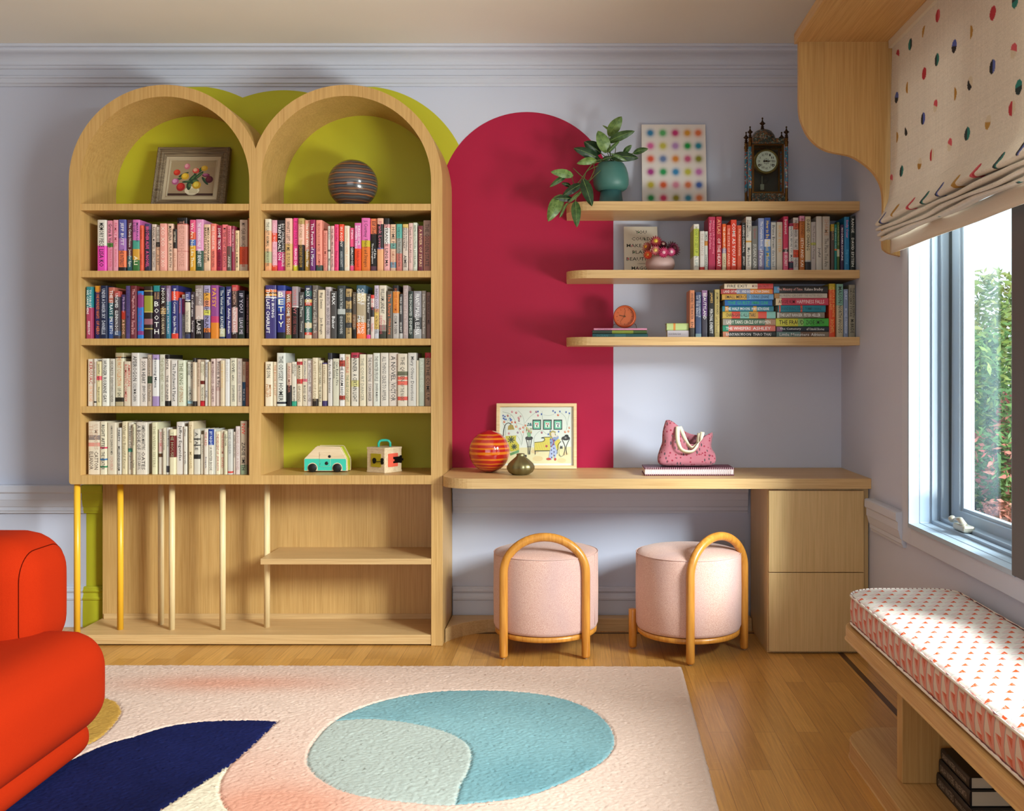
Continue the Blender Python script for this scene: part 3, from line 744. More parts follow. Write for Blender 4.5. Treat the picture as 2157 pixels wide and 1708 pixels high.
ROWS['L3'] = ('in upper white row, tulip bay', 855.2, -.30, [
(183.2,196.9,756,'dcd2c4','KEROUAC~ON THE ROAD','a02420,d8905a','','bone white spine with red lettering ON THE ROAD'),
(197.3,203,755.5,'d0c6b6','AFTER THE BORDER','8a5a58','90-93 202020','thin ivory spine, second from the case side'),
(203.5,214,761,'dccea0','jennifer egan~the goon squad','3a3424','33-42 f06070','pale yellow spine with a pink band'),
(215.4,229,755,'dcd8cc','HUNGER~ROXANE GAY','1c1c1c','','white spine lettered HUNGER'),
(230,240,755.3,'cac2b4','SECRETS~EVERYTHING I NEVER','5a5248','','soft grey spine with faint lettering'),
(241,259,743,'b0a07e','THE FIRST COLLECTION~OF GHOSTS','c8742c,2a2a1c','10-84 d8ceb0;8-10 2a2418;84-92 2a2418','tall tan spine with a black framed label'),
(260.3,276.6,761,'d8c8b0','ROMANTIC COMEDY/AMERICAN','c04a44,1c1a1c','','beige spine with red and black lines of lettering'),
(277.5,293.3,743,'d4ccc4','APEIROGON~COLUM McCANN','2a2826','','tall white spine lettered APEIROGON'),
(293.8,309,755,'d8ccc2','SOUR HEART~JENNY ZHANG','141214','','off white spine with brushed black letters SOUR HEART'),
(309.6,319.8,747,'c4b09c','Commonwealth~Ann Patchett','4a4034','42-56 30482c','taupe spine with a dark green leaf, lettered Commonwealth'),
(321,334.7,746.7,'e0dcd8','Becoming Mama','2c3038','0-10 a890bc;81-100 a088b4','white spine with lavender ends lettered Becoming Mama'),
(336,348,746.5,'d4d0be','THE EATEN HEART~UNLIKELY TALES OF LOVE','8a8458','','cream spine with olive lettering'),
(348.5,358,747,'d8cabc','ANITA~THE GUNNERS','1c1818','0-8 1a1614;90-100 1a1614','bone spine with black ends lettered THE GUNNERS'),
(359.5,373.6,758.6,'dcd4cc','The Patchwork Planet','3a3634','','plain white spine with fine grey lettering'),
(374.5,390.2,758.6,'d4d4bc','THE KING~OF SPRING','6a7050,a0764a','','pale celery spine with tiny bird marks'),
(393,405.8,761.7,'dcd8c8','LOUISE/ERDRICH~LOVE MEDICINE','3a4044','88-95 9cc4d4;95-100 8a8678','white spine lettered LOVE MEDICINE with a light blue foot'),
(406.7,413.7,754,'d4c4ac','TOO NEAR THE SKY','c8a888','0-9 2a2420;90-100 2a2420','slim beige spine with dark patterned ends'),
(414,420.8,757,'c4a890','THE GHOST BRIDE','7a6450','','slim tan spine with an O'),
(421,431,761.7,'e0d4bc','LOUISE/ERDRICH~THE ROUND HOUSE','8a8458,3a3424','43-51 6a2014;88-100 c4202c','cream spine lettered THE ROUND HOUSE with a red foot'),
(432,439,757.8,'d4ccc4','Rachel Cusk~A Life','3a3c4c','','slim white spine lettered A Life'),
(439.7,443.6,761.7,'c8b494','A TREE','a08868','','sliver of a straw coloured spine'),
(444,453,755.5,'d0b8ae','MOTHERHOOD~SHEILA HETI','5a2028','','blush spine lettered MOTHERHOOD'),
(454,464.6,755,'dcc8be','Friends & Fire','3a302c','60-68 c8a8a0','pinkish white spine with branch drawings'),
(465,473,759,'d8c4a4','THE BOY KINGS','d0a868','','cream spine with gold lettering'),
(473.6,483,756,'dcd8d4','IN SILENCE','b8b4b0','','blank looking white spine'),
(484,497.4,754,'d8d0b8','LOVE, etc.~JULIAN BARNES','141414,3a3834','','ivory spine lettered LOVE, etc.'),
(498.3,509,755,'d8c8bc','HISTORY OF WOLVES~Emily Fridlund','8a8488,5a585c','','beige spine lettered HISTORY OF WOLVES'),
(509.8,516.8,761.7,'d0c4b0','TO KEEP~THE SUN','a04a30,e0e4e8','46-100 24547e','slim cream spine with a blue lower half'),
(517,524.2,761.7,'a4624a','THE RED HOUSE','5a2c20','','rust brown spine against the divider')])
ROWS['R3'] = ('in white row, globe vase bay', 855.2, -.30, [
(559.5,574.5,761.7,'e4d8c0','THE SON~PHILIPP/MEYER','14120e,b07030','','cream spine lettered SON in tall black capitals'),
(575,583,762,'dccaac','THE BOOK OF LOST','b8603a','','cream spine with rust lettering'),
(583.5,601.5,743.2,'dadad0','THE ODYSSEY~HOMER','3a3c38','92-96 2a2c34','tall white spine lettered THE ODYSSEY'),
(603.6,613.5,764,'d4bca6','ANGELMAKER','a06050','52-100 1c1614','spine of beige above, black below'),
(614,624.7,762,'e0d8c6','LOUISE/ERDRICH~MASTER BUTCHERS','4a4438','89-100 2e9e80','cream spine with a jade green foot'),
(625.5,635.7,755.5,'dcccb2','A MARRIAGE~OF LIONS','5a5034','6-13 b82430;43-53 cc3c38','cream spine with red poppies'),
(636,645.7,755,'d4c6ae','INCITING JOY~ROSS GAY','2a3058,241c20','43-49 d46a74','tan spine with a pink dot lettered INCITING JOY'),
(646,658,759,'dcd0ca','Siri Hustvedt~WHAT I LOVED','6a6460,4a4444','','pinkish white spine lettered WHAT I LOVED'),
(658.6,669.7,753.4,'e0d0b2','A HISTORY OF LOVE','a08c68','85-100 2a1e16','cream spine with a black slanting foot'),
(670,678,759,'d4c6a8','TWENTY YEARS~THE SABLE','2c2824','','slim straw spine with black lettering'),
(679,688,764,'dccaac','STARLOW','8a7858','0-3 42366e;88-100 3c3064','slim cream spine edged in purple'),
(689.5,699,743.2,'d6cec6','We Are the Brennans','2a2828','0-12 24242c','tall white spine with a black cap and script'),
(700,713.7,755,'d4d0ba','How Some/Can Build a Fire','1c1c18','','cream spine with handwritten black lettering'),
(714.6,725.6,745.6,'b0402e','IN THE DREAM HOUSE','161214','0-12 e4e0dc;24-80 e4ded8;88-100 e4e0dc','red and white spine lettered IN THE DREAM HOUSE'),
(726,737,746.2,'d8c6a2','INVISIBLE~THE AGE OF LIGHT','c05a48,6a7a5a','','straw spine with red and green lettering'),
(739,755.8,742.5,'e0d8c8','BANNER~A CERTAIN LIGHT','2a2624','0-10 b23248;52-64 dcd490','wide white spine with a red cap'),
(757.5,770.3,746.2,'e0d4b8','THE COURT DANCER','8a8878','','ivory spine lettered THE COURT DANCER'),
(772,785,746.2,'dcd0c4','THE INCARNATIONS~SUSAN BARKER','2c2422','','white spine lettered INCARNATIONS'),
(785.8,800,743.4,'dcdcd0','THE WINTER PEOPLE~JENNIFER McMAHON','4a4a46','','white spine lettered THE WINTER PEOPLE'),
(801.6,817.8,743,'dcd4c8','ALL THINGS CEASE TO APPEAR','6a6660','','broad white spine lettered ALL THINGS CEASE TO APPEAR'),
(818.7,837,743,'dcd0c4','A NOVEL~VICTOR','3a3432','12-12.6 8a827a;26-26.6 8a827a;41-41.6 8a827a;56-56.6 8a827a;70-70.6 8a827a;85-85.6 8a827a','broad white spine ruled with thin lines'),
(838,857.7,744.8,'dcd0bc','THE QUEEN~OF THE NIGHT','5a5448','44-50 e46a58;52-60 e46a58;82-89 d85a4c;34-42 6a6c50','broad floral spine with coral flowers'),
(859,876.7,743,'d4d0c8','Mary Oliver Devotions','5a5a58','','broad white spine with grey letters beside the floral one'),
(877,881.6,758.7,'d8ccb4','','6a5a48','','sliver of a cream spine'),
(882,893.8,754,'bcc4b4','AT THE EDGE','c8d0c4','','pale grey green spine'),
(894.7,907.6,742.5,'b4967e','ON THE COME UP','181414','0-10 b42030','red capped tan spine lettered ON THE COME UP')])
ROWS['L4'] = ('in the lowest white row', 998.6, -.305, [
(186,211,887.6,'dcccb4','THE/LUMINARIES~ELEANOR/CATTON','c0a088,5a4a40','26-35 8a7a74;40-47 d89080','very wide cream spine with moon faces'),
(211.8,225,888,'dcd0b4','RIGHT AFTER~THE WEATHER','2a2a2a','48-51 d03a5a;70-73 3a70a0;84-87 2a8050','cream spine with coloured dots'),
(226,244.4,890,'d0c2aa','A MANUAL FOR CLEANING WOMEN~LUCIA BERLIN','3a342c,b88070','','beige spine lettered A MANUAL FOR CLEANING WOMEN'),
(245,254,901,'c6beb2','PARTY~MILLENNEAGRAM','161616','','short grey spine lettered MILLENNEAGRAM'),
(255,266.5,888,'d8c8a4','What the Beautiful Know','8a7a5a','','straw cream spine with faint script'),
(268,279,890,'dcd0bc','The Balance of Love~Virginia Reeves','26221e','50-57 48907a','ivory spine with black handwriting and a coloured patch'),
(279.7,285.4,893,'d0c4a4','WHITE PARASITE~A TALE','3a3a24','','thin khaki cream spine'),
(287,309.5,889,'d4c8b8','A BOOK OF/AMERICAN MARTYRS~JOYCE CAROL/OATES','4a4440','','wide white spine lettered A BOOK OF AMERICAN MARTYRS'),
(319,330,889.5,'d8d0ac','THE WEIRD SISTERS','9a9270','','pale yellow spine lettered WEIRD SISTERS'),
(332.5,342.7,904,'d8ccbc','Junot Díaz~','b8342c','54-62 5a3c24;30-50 d8b0a8','cream spine with a brown dot'),
(343,348.8,901,'ccc0a8','THE LAST SUPPER','5a4c40','','thin sand spine'),
(349,357,901,'ccc8c0','Good Morning','5a585a','82-96 3c3a40','slim grey white spine with a dark tag'),
(357.8,369.6,904,'dcd0ac','THE HOUSE~','9a9a7a','14-62 6a1814','cream spine with a long dark red label'),
(370,385.5,889,'d8cec4','Jeffrey Eugenides','121212','','white spine with bold slanting black script'),
(386,393.5,898,'d4ccbc','Want~A NOVEL','5a4a4c','','white spine with a rainbow side lettered Want'),
(396.5,406.7,888,'d8c4a0','Sweetland~MICHAEL','a08458,b09868','','tall straw spine with gold script'),
(407.5,420.3,904,'ccc4b4','A TALE','2c2a28','20-24 5a564e;34-37 5a564e;56-66 242220','cream spine speckled in black'),
(420.8,429.2,915,'d4c8b4','THE PEARL','a09684','','short white spine with scroll ornament'),
(429.6,438,904,'d8ccbc','THE RED~Bonaparte','b04a40,3a3a5a','','cream spine with red and blue script'),
(438.4,449.7,904,'d8d0c0','BY NIGHT~A WINTER BOOK','d0d8f0,6a6458','0-35 1e3a8a','cream spine with a navy flag'),
(450,453,904,'d4d0c4','','8a8a80','','hairline white spine'),
(453.8,463.2,908.8,'e0d4b8','THE DESCENT OF~JANE ALISON','a83430','','short cream spine with red lettering'),
(463.5,472,906.6,'dccfb6','THE KINGDOM~DAVID','c05a44','','short cream spine with orange lettering'),
(472.3,479.8,907.3,'d4ccac','WINTER','5a584a','14-15 8a8674','short pale olive spine'),
(480.2,490,904,'c4c0b8','THE ORDER~','8a8884','93-97 c8443c','grey spine with a small red mark'),
(490.8,495.8,909.5,'d0c0b0','WHERE THE BIRDS SING','1c1a1a','','thin spine with black block lettering'),
(496,506,897.8,'d8c8c0','THE BONE CLOCKS~A NOVEL','b08a84','','pinkish white spine with faint lettering'),
(506.7,520.6,886.7,'bca890','NW~ZADIE SMITH','cc3426,1a1616','82-100 8a9678','tan spine with red and black capitals'),
(521,524.3,901,'905c3a','','5a3420','','sliver of a brown spine against the divider')])
ROWS['RS2'] = ('on the middle wall shelf', 566.4, -.25, [
(1461.3,1473.2,471.5,'e4e2da','HOW TO SET UP~A LIFE','6a7a2c,8a9a9a','10-68 bcc84c','white spine with a lime panel, first of the upright books'),
(1474,1484,487,'dcd8d4','THE DANCE~','b8a898','90-97 c83a34','short white spine with a red mark at its foot'),
(1484.5,1491.5,487,'d0d4cc','SMALL~DINNERS','4a4a44','24-36 d08a3c','slim short white spine with an orange band'),
(1492.4,1507,456.7,'b62a54','Miriam McFarlane/Making a Life Worth Living','e890a8','','raspberry spine lettered Making a Life Worth Living'),
(1508,1520,456.7,'b42234','ATLAS~OF THE HEART','e0b080,f0d8d8','','crimson spine beside the raspberry one'),
(1521,1529.5,472,'e65c18','THE GROWN-UP MIND~CARE','f4e8d8,8a6a4a','52-62 9a88b0;62-100 dcd0b0','slim orange over cream spine with purple stripes'),
(1530.4,1539.2,474,'dc4c32','THE STATE OF AFFAIRS','f0c0b0','','slim brick red spine lettered THE STATE OF AFFAIRS'),
(1539.7,1552,462.7,'e0442a','COME AS YOU ARE','f8f0e8','','tall orange red spine lettered COME AS YOU ARE'),
(1552.6,1562,474.8,'d65434','The Awakened Family','f0c8b0','','rust orange spine'),
(1562.4,1570.7,468.7,'1e1a1a','LOSING CONTROL~JEFFREY','e0dcd8','','black spine with white block lettering'),
(1571,1583,457,'dcd8d0','PERMISSION/TO FEEL~Marc Brackett','2a2a2a','44-47 d8a040','tall white spine with a rainbow streak lettered PERMISSION TO FEEL'),
(1584,1596.7,475.7,'7a7a76','Quiet~SUSAN CAIN','9a4a48,d0d0cc','','mid grey spine lettered Quiet'),
(1597.6,1610.6,459,'8e9ecc','The Complete Book~of Parents','f0f0f4','60-100 8a84a8','lavender blue spine'),
(1611,1624.2,458,'2e50a2','How to Be Perfect~Michael','e8cc50','40-54 d8dce8;54-100 5486c4','royal blue spine with a cloud lettered How to Be Perfect'),
(1624.6,1635.4,467.8,'c8c8c4','Brene Brown~dare to lead','2a2a2c,4a6070','','pale grey spine lettered dare to lead'),
(1636.7,1649.5,467,'ccc4b4','WORK BETTER~','d09850,2a2420','','stone spine with large orange lettering'),
(1650,1660.6,455.8,'cc305c','burnout~THE SECRET','fcf4f4','60-65 2a2024;65-100 d85a80','hot pink spine lettered burnout'),
(1662,1671,470.6,'a02450','ANSWERS BEFORE YOU~MARRY','24344c','6-80 e8e8e4;82-94 283044','plum pink spine with a white label'),
(1671.5,1683,458,'dcd8d4','PRIYA PARKER~THE ART OF GATHERING','2a2a2c','10-22 e06a4c;60-74 e4502c','white spine with orange splotches'),
(1684,1695,455,'be6e28','BEYOND~SETH AND KAI','6a3410,f4e8d8','0-9 dc94b4','burnt orange spine with a pink top'),
(1696,1708,456,'ccc0a0','DAVID CHANG~','1a1a1a','80-83 b0b4b8;83-100 26282c','cream spine with a dark foot'),
(1709,1719.6,467,'beb6b2','The Fed and the Fasting','6a645e','42-47 b8bc58','greige spine with a green dot'),
(1720,1732.6,455.2,'cac6be','~Joyful','1c1a1c','','pale spine lettered Joyful'),
(1733,1748.4,455.8,'bab2a6','SHAME~The Place You Are','b08a70,5a544c','','wide putty spine'),
(1749.8,1757,472.4,'524640','ETIQUETTE','c0a880','0-15 b0962a','slim brown spine with a mustard top'),
(1757.7,1763.5,472.4,'1a867c','THE WHOLE CHILD','b0dcd4','52-56 d8702c','slim teal spine'),
(1764,1770,467.3,'4a662e','UNDER PRESSURE','a0b888','55-70 c8d0b0','slim moss green spine'),
(1770.6,1778,473,'3c264a','NO-DRAMA DISCIPLINE','e8e0ec','','slim dark violet spine lettered NO-DRAMA DISCIPLINE'),
(1778.5,1790,456.7,'1e7eb0','Emily Oster~Expecting','e890c0,5ab0d8','','bright cerulean spine'),
(1790.6,1801,455.2,'16221e','RANGE~DAVID EPSTEIN','e0e4e0','','near black green spine lettered RANGE')])
ROWS['RS3'] = ('on lowest wall shelf', 708.2, -.25, [
(1452.5,1463,611.4,'d88c64','WHERE THE WATER~ENDS','2a1c18','80-100 3a3430','salmon spine with a dark foot'),
(1465,1477.6,615,'384a72','OF THE BIRDS/INTELLIGENCE','c8d0e0','92-100 90b0b8','slate blue spine'),
(1478.3,1490.8,611.4,'664482','BEAUTYLAND~','f8f4f8','0-12 a07aa8;55-100 3a3444','violet spine lettered BEAUTYLAND'),
(1492,1504,611.4,'1c1c1e','JAMES~PERCIVAL EVERETT','d8b060,f0ecec','','black spine with gold and white capitals'),
(1505.4,1516.5,609.3,'ccb874','JESMYN WARD~Let Us Descend','3a3424,5a4428','','pale yellow spine beside the horizontal stack'),
(1747,1760.8,597,'e65020','LAUGHS LAST/ANITA DE MONTE~XOCHITL','ecb060','0-11 c8b028','orange spine with a mustard top'),
(1761.8,1775.7,598.4,'7eb0a0','MASON~NORTH WOODS','2a3430,1c2a2c','40-100 bcb498','sea green and cream spine lettered NORTH WOODS'),
(1777,1787,609.1,'8a9cc0','DAY~MICHAEL CUNNINGHAM','c8d4e8','','periwinkle spine lettered DAY'),
(1788,1801.7,599.8,'94907e','GROCERY STORE/THE HEAVEN & EARTH~McBRIDE','1c1c18','','olive grey spine lettered THE HEAVEN & EARTH GROCERY STORE')])
# horizontal stacks: u0, u1, v0, v1
STACKS = {}
STACKS['A'] = ('in FIRE EXIT stack', -.25, [
(1526,1629,597,607,'e6d6be','FIRE EXIT~MORGAN TALTY','1c1814,7a2424','68-100 cc4444','white and red book lettered FIRE EXIT, topmost'),
(1519,1629.5,608,618,'b44444','LAND OF MILK~AND HONEY C PAM ZHANG','f4f0ec','30-56 8a90b0;56-98 e08a34','red, blue and orange book lying second from top'),
(1521,1629.5,619,630.2,'d8a84c','SMALL MERCIES~DENNIS LEHANE','2a2014,1c2c44','48-100 74a4d2','book half gold half sky blue lettered SMALL MERCIES'),
(1526.6,1626.6,631.2,643,'1866b6','THE GUEST~EMMA CLINE','2cb060','','cobalt book with green lettering THE GUEST'),
(1522,1630,644,655.2,'308298','THE HALF MOON~MARY BETH KEANE','f4f4f0','5-12 d89838;60-67 d8a040','teal book with two gold moons lettered THE HALF MOON'),
(1522,1633.6,656,669.6,'ccb04c','CHAIN-GANG ALL-STARS~','1e1a1a','17-33 dc5040;33-50 80bcb0;50-67 d0a04c;67-83 dc5040;83-100 88c4bc','multicoloured block striped book lettered CHAIN-GANG ALL-STARS'),
(1523,1634,670.6,684,'50725e',"LADY TAN'S CIRCLE OF WOMEN",'f0ece0','0-16 a09a90;80-100 b08a70','grey green floral book lying third from the shelf'),
(1522.5,1633.6,685,697,'d87468','THE WHISPERS~ASHLEY','f8f4ee','0-11 1c8c6c','coral book with a green end lettered THE WHISPERS'),
(1523,1634,697.8,708.2,'2e3434','BANYAN MOON~THAO THAI','f4f2ec','0-11 de9070','black book with a salmon end lettered BANYAN MOON')])
STACKS['B'] = ('in stack beside orange spine', -.25, [
(1630.5,1744,602.6,615.8,'2c2c2e','The Ministry of Time~Kaliane Bradley','e8b0a8,e8e4e0','0-10 5a9ac8','black book with a blue end lettered The Ministry of Time'),
(1631.6,1743,617,626.2,'ccc4b8','LAUREN GROFF~THE VASTER WILDS','8a847a','0-10 b88850','stone book with a tan end lettered THE VASTER WILDS'),
(1634.6,1745.6,627.4,641.2,'cc405a','ANGIE KIM~HAPPINESS FALLS','5a1828,f4d8dc','0-11 e8d4b0','raspberry book with a cream end lettered HAPPINESS FALLS'),
(1639.5,1739.6,642.6,656.2,'2088a0','WANDERING STARS~TOMMY ORANGE','145060','2-5 e0604c;47-51 e0604c','turquoise book with red dots lettered WANDERING STARS'),
(1636.7,1736.8,657.2,669,'8e8a7e','THE LAST RANGER~PETER HELLER','f8f8f4','0-5 c8ccc8;60-85 7a7268','grey landscape book lettered THE LAST RANGER'),
(1635,1746.4,669.8,686.2,'d6d64c','THE FRAUD~ZADIE SMITH','1a1c10','42-52 a0d078;52-66 60c458;66-100 48b444','yellow to green book lettered THE FRAUD'),
(1636,1746.4,687.2,697.4,'26303e','The Cemetery~of Untold Stories','e4e8ec','0-11 8a6484','dark navy book with a mauve end'),
(1635.7,1746.4,698.2,708.2,'6e8c8c','Little Monsters~Adrienne','e8f0ee','46-70 7a6254;70-100 8a7c6c','grey teal and brown book lying flat on the shelf')])
STACKS['C'] = ('under the terracotta clock', -.22, [
(1250.9,1362.8,691,695,'e094b8','A PICTURE BOOK','8a4468','','thin pink book directly'),
(1248,1362.8,695.2,702.3,'3c4c40','A','304030','36-75 94a83c;75-100 4a6a34','dark green book with olive spots, middle one'),
(1248,1365,702.5,708.6,'2a646a','OCEAN','4a949c','40-60 3c7c84','blue green patterned book, lowest one')])
STACKS['D'] = ('beside the salmon spine', -.24, [
(1404.6,1450.6,680.4,695.4,'bccc84','','6a8440','0-100 bcd08c;30-40 d88a3c','small floral box of pale green and yellow'),
(1405.6,1451,695.6,708.4,'ccc4cc','Secret Garden Cards~','6a6470','','small lilac grey box lettered in script')])
# ------------------------------------------------------------------ lettering: every string once as a flat mesh
GLYPH = {}
def strings_of(t):
    out = []
    for seg in t.split('~'):
        for ln in seg.split('/'):
            ln = ln.strip()
            if ln.startswith('^'): out += list(ln[1:])
            elif ln: out.append(ln)
    return out
MORE = ['YOU', 'COULD', 'MAKE THIS', 'PLACE', 'BEAUTIFUL', 'a memoir', 'MAGGIE', 'SMITH', 'XII', 'I', 'II', 'III', 'IIII', 'V', 'VI', 'VII', 'VIII', 'IX', 'X', 'XI',
        'SARAH WATERS', 'FINGERSMITH', 'THE PAYING GUESTS', 'THE LITTLE STRANGER']
allstr = set(MORE)
for r in list(ROWS.values()): 
    for b in r[3]: allstr |= set(strings_of(b[4]))
for r in STACKS.values():
    for b in r[2]: allstr |= set(strings_of(b[5]))
tmp = []
for st in sorted(allstr):
    cu = bpy.data.curves.new('t', 'FONT'); cu.body = st; cu.resolution_u = 1; cu.offset = 0.006
    o = bpy.data.objects.new('t', cu); C.objects.link(o); tmp.append((st, o, cu))
bpy.context.view_layer.update()
dg = bpy.context.evaluated_depsgraph_get()
for st, o, cu in tmp:
    me = o.evaluated_get(dg).to_mesh()
    co = np.empty(len(me.vertices) * 3, dtype=np.float32); me.vertices.foreach_get('co', co); co = co.reshape(-1, 3)
    fs = [tuple(p.vertices) for p in me.polygons]
    if len(co):
        lo, hi = co.min(0), co.max(0)
        GLYPH[st] = ([(float(a - lo[0]), float(b - lo[1])) for a, b, _ in co], fs, float(hi[0] - lo[0]), float(hi[1] - lo[1]))
for st, o, cu in tmp:
    bpy.data.objects.remove(o); bpy.data.curves.remove(cu)

BG = 0.98                       # printed covers are a little brighter than they read in the dim shelves
rb = random.Random(11)
def make_book(name, fmap, L, T, Dp, col, txt, tcols, bands, label, cat, group, base, lean=0.0):
    """fmap(l, t, d): l along the spine from its head, t across it, d into the shelf"""
    mats = []
    def mi(h, rough=.45, g=BG):
        m = plain(h, rough, g)
        if m not in mats: mats.append(m)
        return mats.index(m)
    bl = []
    for b in (bands.split(';') if bands else []):
        rg, h = b.split(' '); a, e = rg.split('-'); bl.append((float(a) / 100, float(e) / 100, h))
    cuts = sorted({0.0, 1.0} | {x for b in bl for x in b[:2]})
    def colat(x):
        c = col
        for a, e, h in bl:
            if a <= x < e: c = h
        return c
    mb = MB()
    rnd = min(.0022, T * .16)
    th = .0016 if T > .012 else .0008
    prof = [(0, Dp), (0, rnd * 1.6), (T * .06, rnd * .7), (T * .22, rnd * .12), (T * .5, 0), (T * .78, rnd * .12), (T * .94, rnd * .7), (T, rnd * 1.6), (T, Dp)]
    inner = [(T - th, Dp), (T - th, rnd * 1.6 + th * 2), (th, rnd * 1.6 + th * 2), (th, Dp)]
    for a, e in zip(cuts[:-1], cuts[1:]):
        k = mi(colat((a + e) / 2))
        vs = [fmap(a * L, t, d) for t, d in prof] + [fmap(e * L, t, d) for t, d in prof]
        n = len(prof)
        mb.add(vs, [(i, i + 1, n + i + 1, n + i) for i in range(n - 1)], k)
    loop = prof + inner
    tris = tessellate_polygon([[Vector((t, d, 0)) for t, d in loop]])
    for l, x in ((0, .001), (L, .999)):
        mb.add([fmap(l, t, d) for t, d in loop], [tuple(q) for q in tris], mi(colat(x)))
    kk = mi(col)
    vs = [fmap(0, t, d) for t, d in inner] + [fmap(L, t, d) for t, d in inner]
    mb.add(vs, [(0, 1, 5, 4), (1, 2, 6, 5), (2, 3, 7, 6)], kk)
    # lettering
    segs = txt.split('~')
    tc = tcols.split(',')
    spans = [(.07, .90)] if len(segs) == 1 else ([(.06, .53), (.57, .91)] if len(segs[0]) * .8 < len(segs[1]) + 4 and len(segs[0]) < len(segs[1]) + 10 else [(.06, .62), (.66, .92)])
    if len(segs) == 2 and len(segs[1]) > len(segs[0]) * 1.6: spans = [(.05, .36), (.40, .92)]
    if len(segs) == 2 and segs[1].startswith('^'): spans = [(.13, .26), (.28, .93)]
    for q, sg in enumerate(segs):
        a0, a1 = spans[q]
        lines = [x.strip() for x in sg.split('/')]
        for j, ln in enumerate(lines):
            if not ln: continue
            k = mi(tc[min(q, len(tc) - 1)], .5, 1.1)
            if ln.startswith('^'):
                let = ln[1:]
                if not let: continue
                if len(segs) == 1: a0, a1 = .10, .80
                for i, chx in enumerate(let):
                    vs, fs, w, h = GLYPH[chx]
                    lc = L * (a0 + (a1 - a0) * (i + .5) / len(let)); cell = L * (a1 - a0) / len(let)
                    sx = min(T * .62 / w, cell * .9 / w); sy = cell * .72 / h
                    mb.add([fmap(lc - (y - h / 2) * sy, T / 2 + (x - w / 2) * sx, -.0003) for x, y in vs], fs, k)
                continue
            vs, fs, w, h = GLYPH[ln]
            nl = len(lines)
            room = T * (.52 if nl == 1 else .33)
            ln_len = L * (a1 - a0)
            sx = min(ln_len / w, room / h * 1.25)
            sy = min(room / h, sx * 1.9)
            tcn = T * .5 if nl == 1 else T * (.28 if j == 0 else .70)
            l0 = L * a0 + (0 if q == 0 else (ln_len - w * sx) * .5)
            mb.add([fmap(l0 + x * sx, tcn + (y - h / 2) * sy, -.0003 + (rnd * .25 if nl > 1 else 0) * 0) for x, y in vs], fs, k)
    o = mb.build(name, mats, loc=base)
    if label: tag(o, label, cat, group)
    pg = MB()
    a = (.0025, th, rnd * 1.6 + th * 2); e = (L - .0025, T - th, Dp - .004)
    pts = [fmap(l, t, d) for d in (a[2], e[2]) for l, t in ((a[0], a[1]), (e[0], a[1]), (e[0], e[1]), (a[0], e[1]))]
    pg.add(pts, [(0, 3, 2, 1), (4, 5, 6, 7), (0, 1, 5, 4), (1, 2, 6, 5), (2, 3, 7, 6), (3, 0, 4, 7)])
    pg.build('pages', M_PAGES, o)
    return o
ZB = {'L1': 1.6507, 'R1': 1.6507, 'L2': 1.352, 'R2': 1.352, 'L3': 1.0533, 'R3': 1.0533, 'L4': .7505, 'RS2': 1.657, 'RS3': 1.360}
GRP = {'L1': 'pink books in the tulip painting bay', 'R1': 'pink books in the globe vase bay', 'L2': 'dark books in the tulip painting bay', 'R2': 'dark books in the globe vase bay',
       'L3': 'white books in the upper white row', 'R3': 'white books in the globe vase bay', 'L4': 'white books in the lowest row', 'RS2': 'books on the middle wall shelf', 'RS3': 'upright books on the lowest wall shelf'}
for key, (phrase, vb, Y, rows) in ROWS.items():
    zb = ZB[key] + .0006
    nxt = -9
    for (u0, u1, vt, col, txt, tc, bands, desc) in rows:
        y = Y + rb.uniform(-.008, .008)
        x0, x1 = PX(u0, Y), PX(u1, Y)
        x0 = max(x0, nxt + .0002); nxt = x1
        zt = PZ(vt, Y)
        T = x1 - x0 - .0004; L = zt - zb
        Dp = min(.205, max(.11, L * .66 * rb.uniform(.94, 1.05)))
        f = lambda l, t, d, x0=x0, zt=zt, y=y: (x0 + t, y + d, zt - l)
        make_book('book', f, L, T, Dp, col, txt, tc, bands, desc + ' ' + phrase, 'book', GRP[key], ((x0 + x1) / 2, y + Dp / 2, zb))
for key, (phrase, Y, rows) in STACKS.items():
    zb0_ = 1.360 + .0006
    zcur = zb0_
    hs = []
    for r in reversed(rows):
        u0, u1, v0, v1 = r[:4]
        col, txt, tc, bands, desc = r[4:]
        y = Y + rb.uniform(-.006, .006)
        x0, x1 = PX(u0, Y), PX(u1, Y)
        T = (v1 - v0) * (Y - CY) / FPX
        if r is rows[0] and key in 'AB': T = PZ(v0, Y) - zcur
        else:
            zt = PZ(v0, Y) - .0006
            T = max(.004, zt - zcur)
        L = x1 - x0
        Dp = {'A': .155, 'B': .155, 'C': .17, 'D': .09}[key] * rb.uniform(.97, 1.04)
        f = lambda l, t, d, x0=x0, z=zcur, y=y: (x0 + l, y + d, z + t)
        nm = 'card_box' if key == 'D' else 'book'
        lb = desc + ' ' + phrase
        make_book(nm, f, L, T, Dp, col, txt, tc, bands, lb, 'box' if key == 'D' else 'book', {'A': 'books in the first flat stack', 'B': 'books in the second flat stack', 'C': 'books under the clock', 'D': 'small boxes on the lowest shelf'}[key], ((x0 + x1) / 2, y + Dp / 2, zcur))
        zcur += T + .0004
    if key == 'C': Z_CLOCK = zcur
# faint book shelf of the window seat comes later
# ------------------------------------------------------------------ things on the bookcase
def leaning(O, w, tilt):
    """frame of axes for a flat thing standing at O (bottom left front corner) leaning back by tilt"""
    return Vector((1, 0, 0)), Vector((0, math.sin(tilt), math.cos(tilt))), Vector((0, -math.cos(tilt), math.sin(tilt)))
